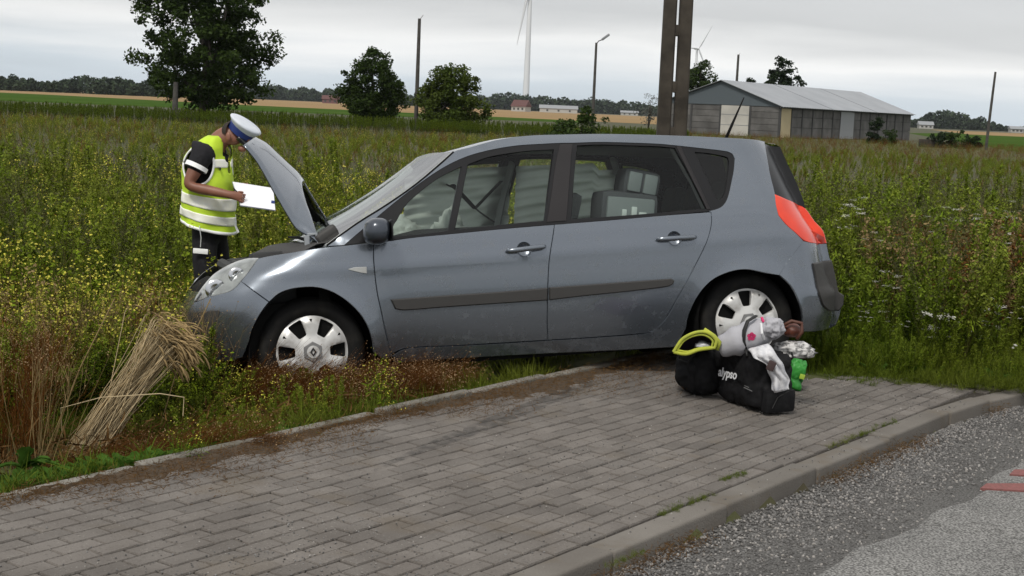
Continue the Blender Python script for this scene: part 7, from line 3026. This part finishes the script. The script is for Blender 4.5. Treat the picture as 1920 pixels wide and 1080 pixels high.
o = b.build("soil_litter", m_dirt, smooth=True)
tag(o, "brown soil and crushed stems swept along the rear edging", "soil", kind='stuff')
S = []
for _ in range(3600):
    l = rng.uniform(-2.4, 3.8)
    w_ = 0.06 + 0.42 * max(0.0, float(vnoise(np.array(l), np.array(0.0), 2.1, 9.0)) - 0.2) + (0.2 if 1.3 < l < 3.4 else 0)
    a = EDGE - 0.03 - abs(rng.normal(0, 0.5)) * w_
    if a > 0.2:
        p = la(l, a, SLOPE * a + 0.004)
        S.append((p.x, p.y, p.z))
scatter("dead_litter", "litter", S, "bits of dead stems and leaves on the paving near the edging", "litter", (0.25, 0.7), 10, None, (88, 5))
S = []
for _ in range(1500):
    l = rng.uniform(-0.2, 4.6)
    if vnoise(np.array(l), np.array(0.0), 3.1, 4.0) > 0.45:
        p = la(l, -0.01 - abs(rng.normal(0, 0.05)), ROAD_Z + 0.018)
        S.append((p.x, p.y, p.z))
scatter("gutter_litter", "litter", S, "brown stems and dirt gathered along the foot of the kerb", "litter", (0.25, 0.7), 10, None, (86, 6))
S = []
for (l0, l1, a0, n) in ((2.35, 3.3, 0.16, 90), (0.55, 1.05, 0.155, 55), (1.3, 1.5, 0.22, 40), (-0.2, 0.1, -0.05, 20)):
    for _ in range(n):
        p = la(rng.uniform(l0, l1), a0 - 0.02 + rng.normal(0, 0.012), SLOPE * a0 - 0.006)
        S.append((p.x, p.y, p.z))
scatter("joint_moss", "grass", S, "moss and tiny grass in the joint behind the kerb", "moss", (0.05, 0.13), 30)

# dark skid mark of a tyre with pale scrapes, a thin film on the bricks
m_skid = bpy.data.materials.new("tyre_mark")
m_skid.use_nodes = True
t_ = m_skid.node_tree
bs = t_.nodes['Principled BSDF']
bs.inputs['Base Color'].default_value = (0.045, 0.043, 0.042, 1)
bs.inputs['Roughness'].default_value = 0.9
tp_ = N(t_, 'ShaderNodeBsdfTransparent')
nn = N(t_, 'ShaderNodeTexNoise')
nn.inputs['Scale'].default_value = 14
nn.inputs['Detail'].default_value = 6
t_.links.new(N(t_, 'ShaderNodeNewGeometry').outputs['Position'], nn.inputs[0])
ms_ = N(t_, 'ShaderNodeMixShader')
t_.links.new(ramp(t_, nn.outputs[0], [(0.35, 0.05), (0.7, 0.50)]), ms_.inputs[0])
t_.links.new(tp_.outputs[0], ms_.inputs[1])
t_.links.new(bs.outputs[0], ms_.inputs[2])
t_.links.new(ms_.outputs[0], t_.nodes['Material Output'].inputs[0])
mk = [(700, 905), (800, 862), (880, 832), (960, 800), (1040, 768), (1110, 742)]
b = MB()
P = []
for k, (x, y) in enumerate(mk):
    w_ = (2, 7, 10, 11, 9, 5)[k]
    P.append([on_ground(x, y + dy, 0.0) for dy in (-w_, 0, w_)])
for r in P:
    for v in r:
        _, a = to_la(v.x, v.y)
        v.z = SLOPE * float(a) + 0.005
    # re-project keeps the mark on the sloping surface
b.grid(P)
o = b.build("tyre_mark", m_skid, smooth=True)
o.parent = pavement

# ------------------------------------------------------------------ thin summer haze over the fields
b = MB()
b.box(-1500, 1500, -300, 3200, -2.0, 150.0)
hz = bpy.data.materials.new("haze")
hz.use_nodes = True
ht = hz.node_tree
ht.nodes.clear()
pv = N(ht, 'ShaderNodeVolumePrincipled')
pv.inputs['Color'].default_value = (0.86, 0.92, 1.0, 1)
pv.inputs['Density'].default_value = 0.00005
ho = N(ht, 'ShaderNodeOutputMaterial')
ht.links.new(pv.outputs[0], ho.inputs['Volume'])
o = b.build("haze", hz)
tag(o, "thin pale haze over the distant fields", "haze", kind='stuff')
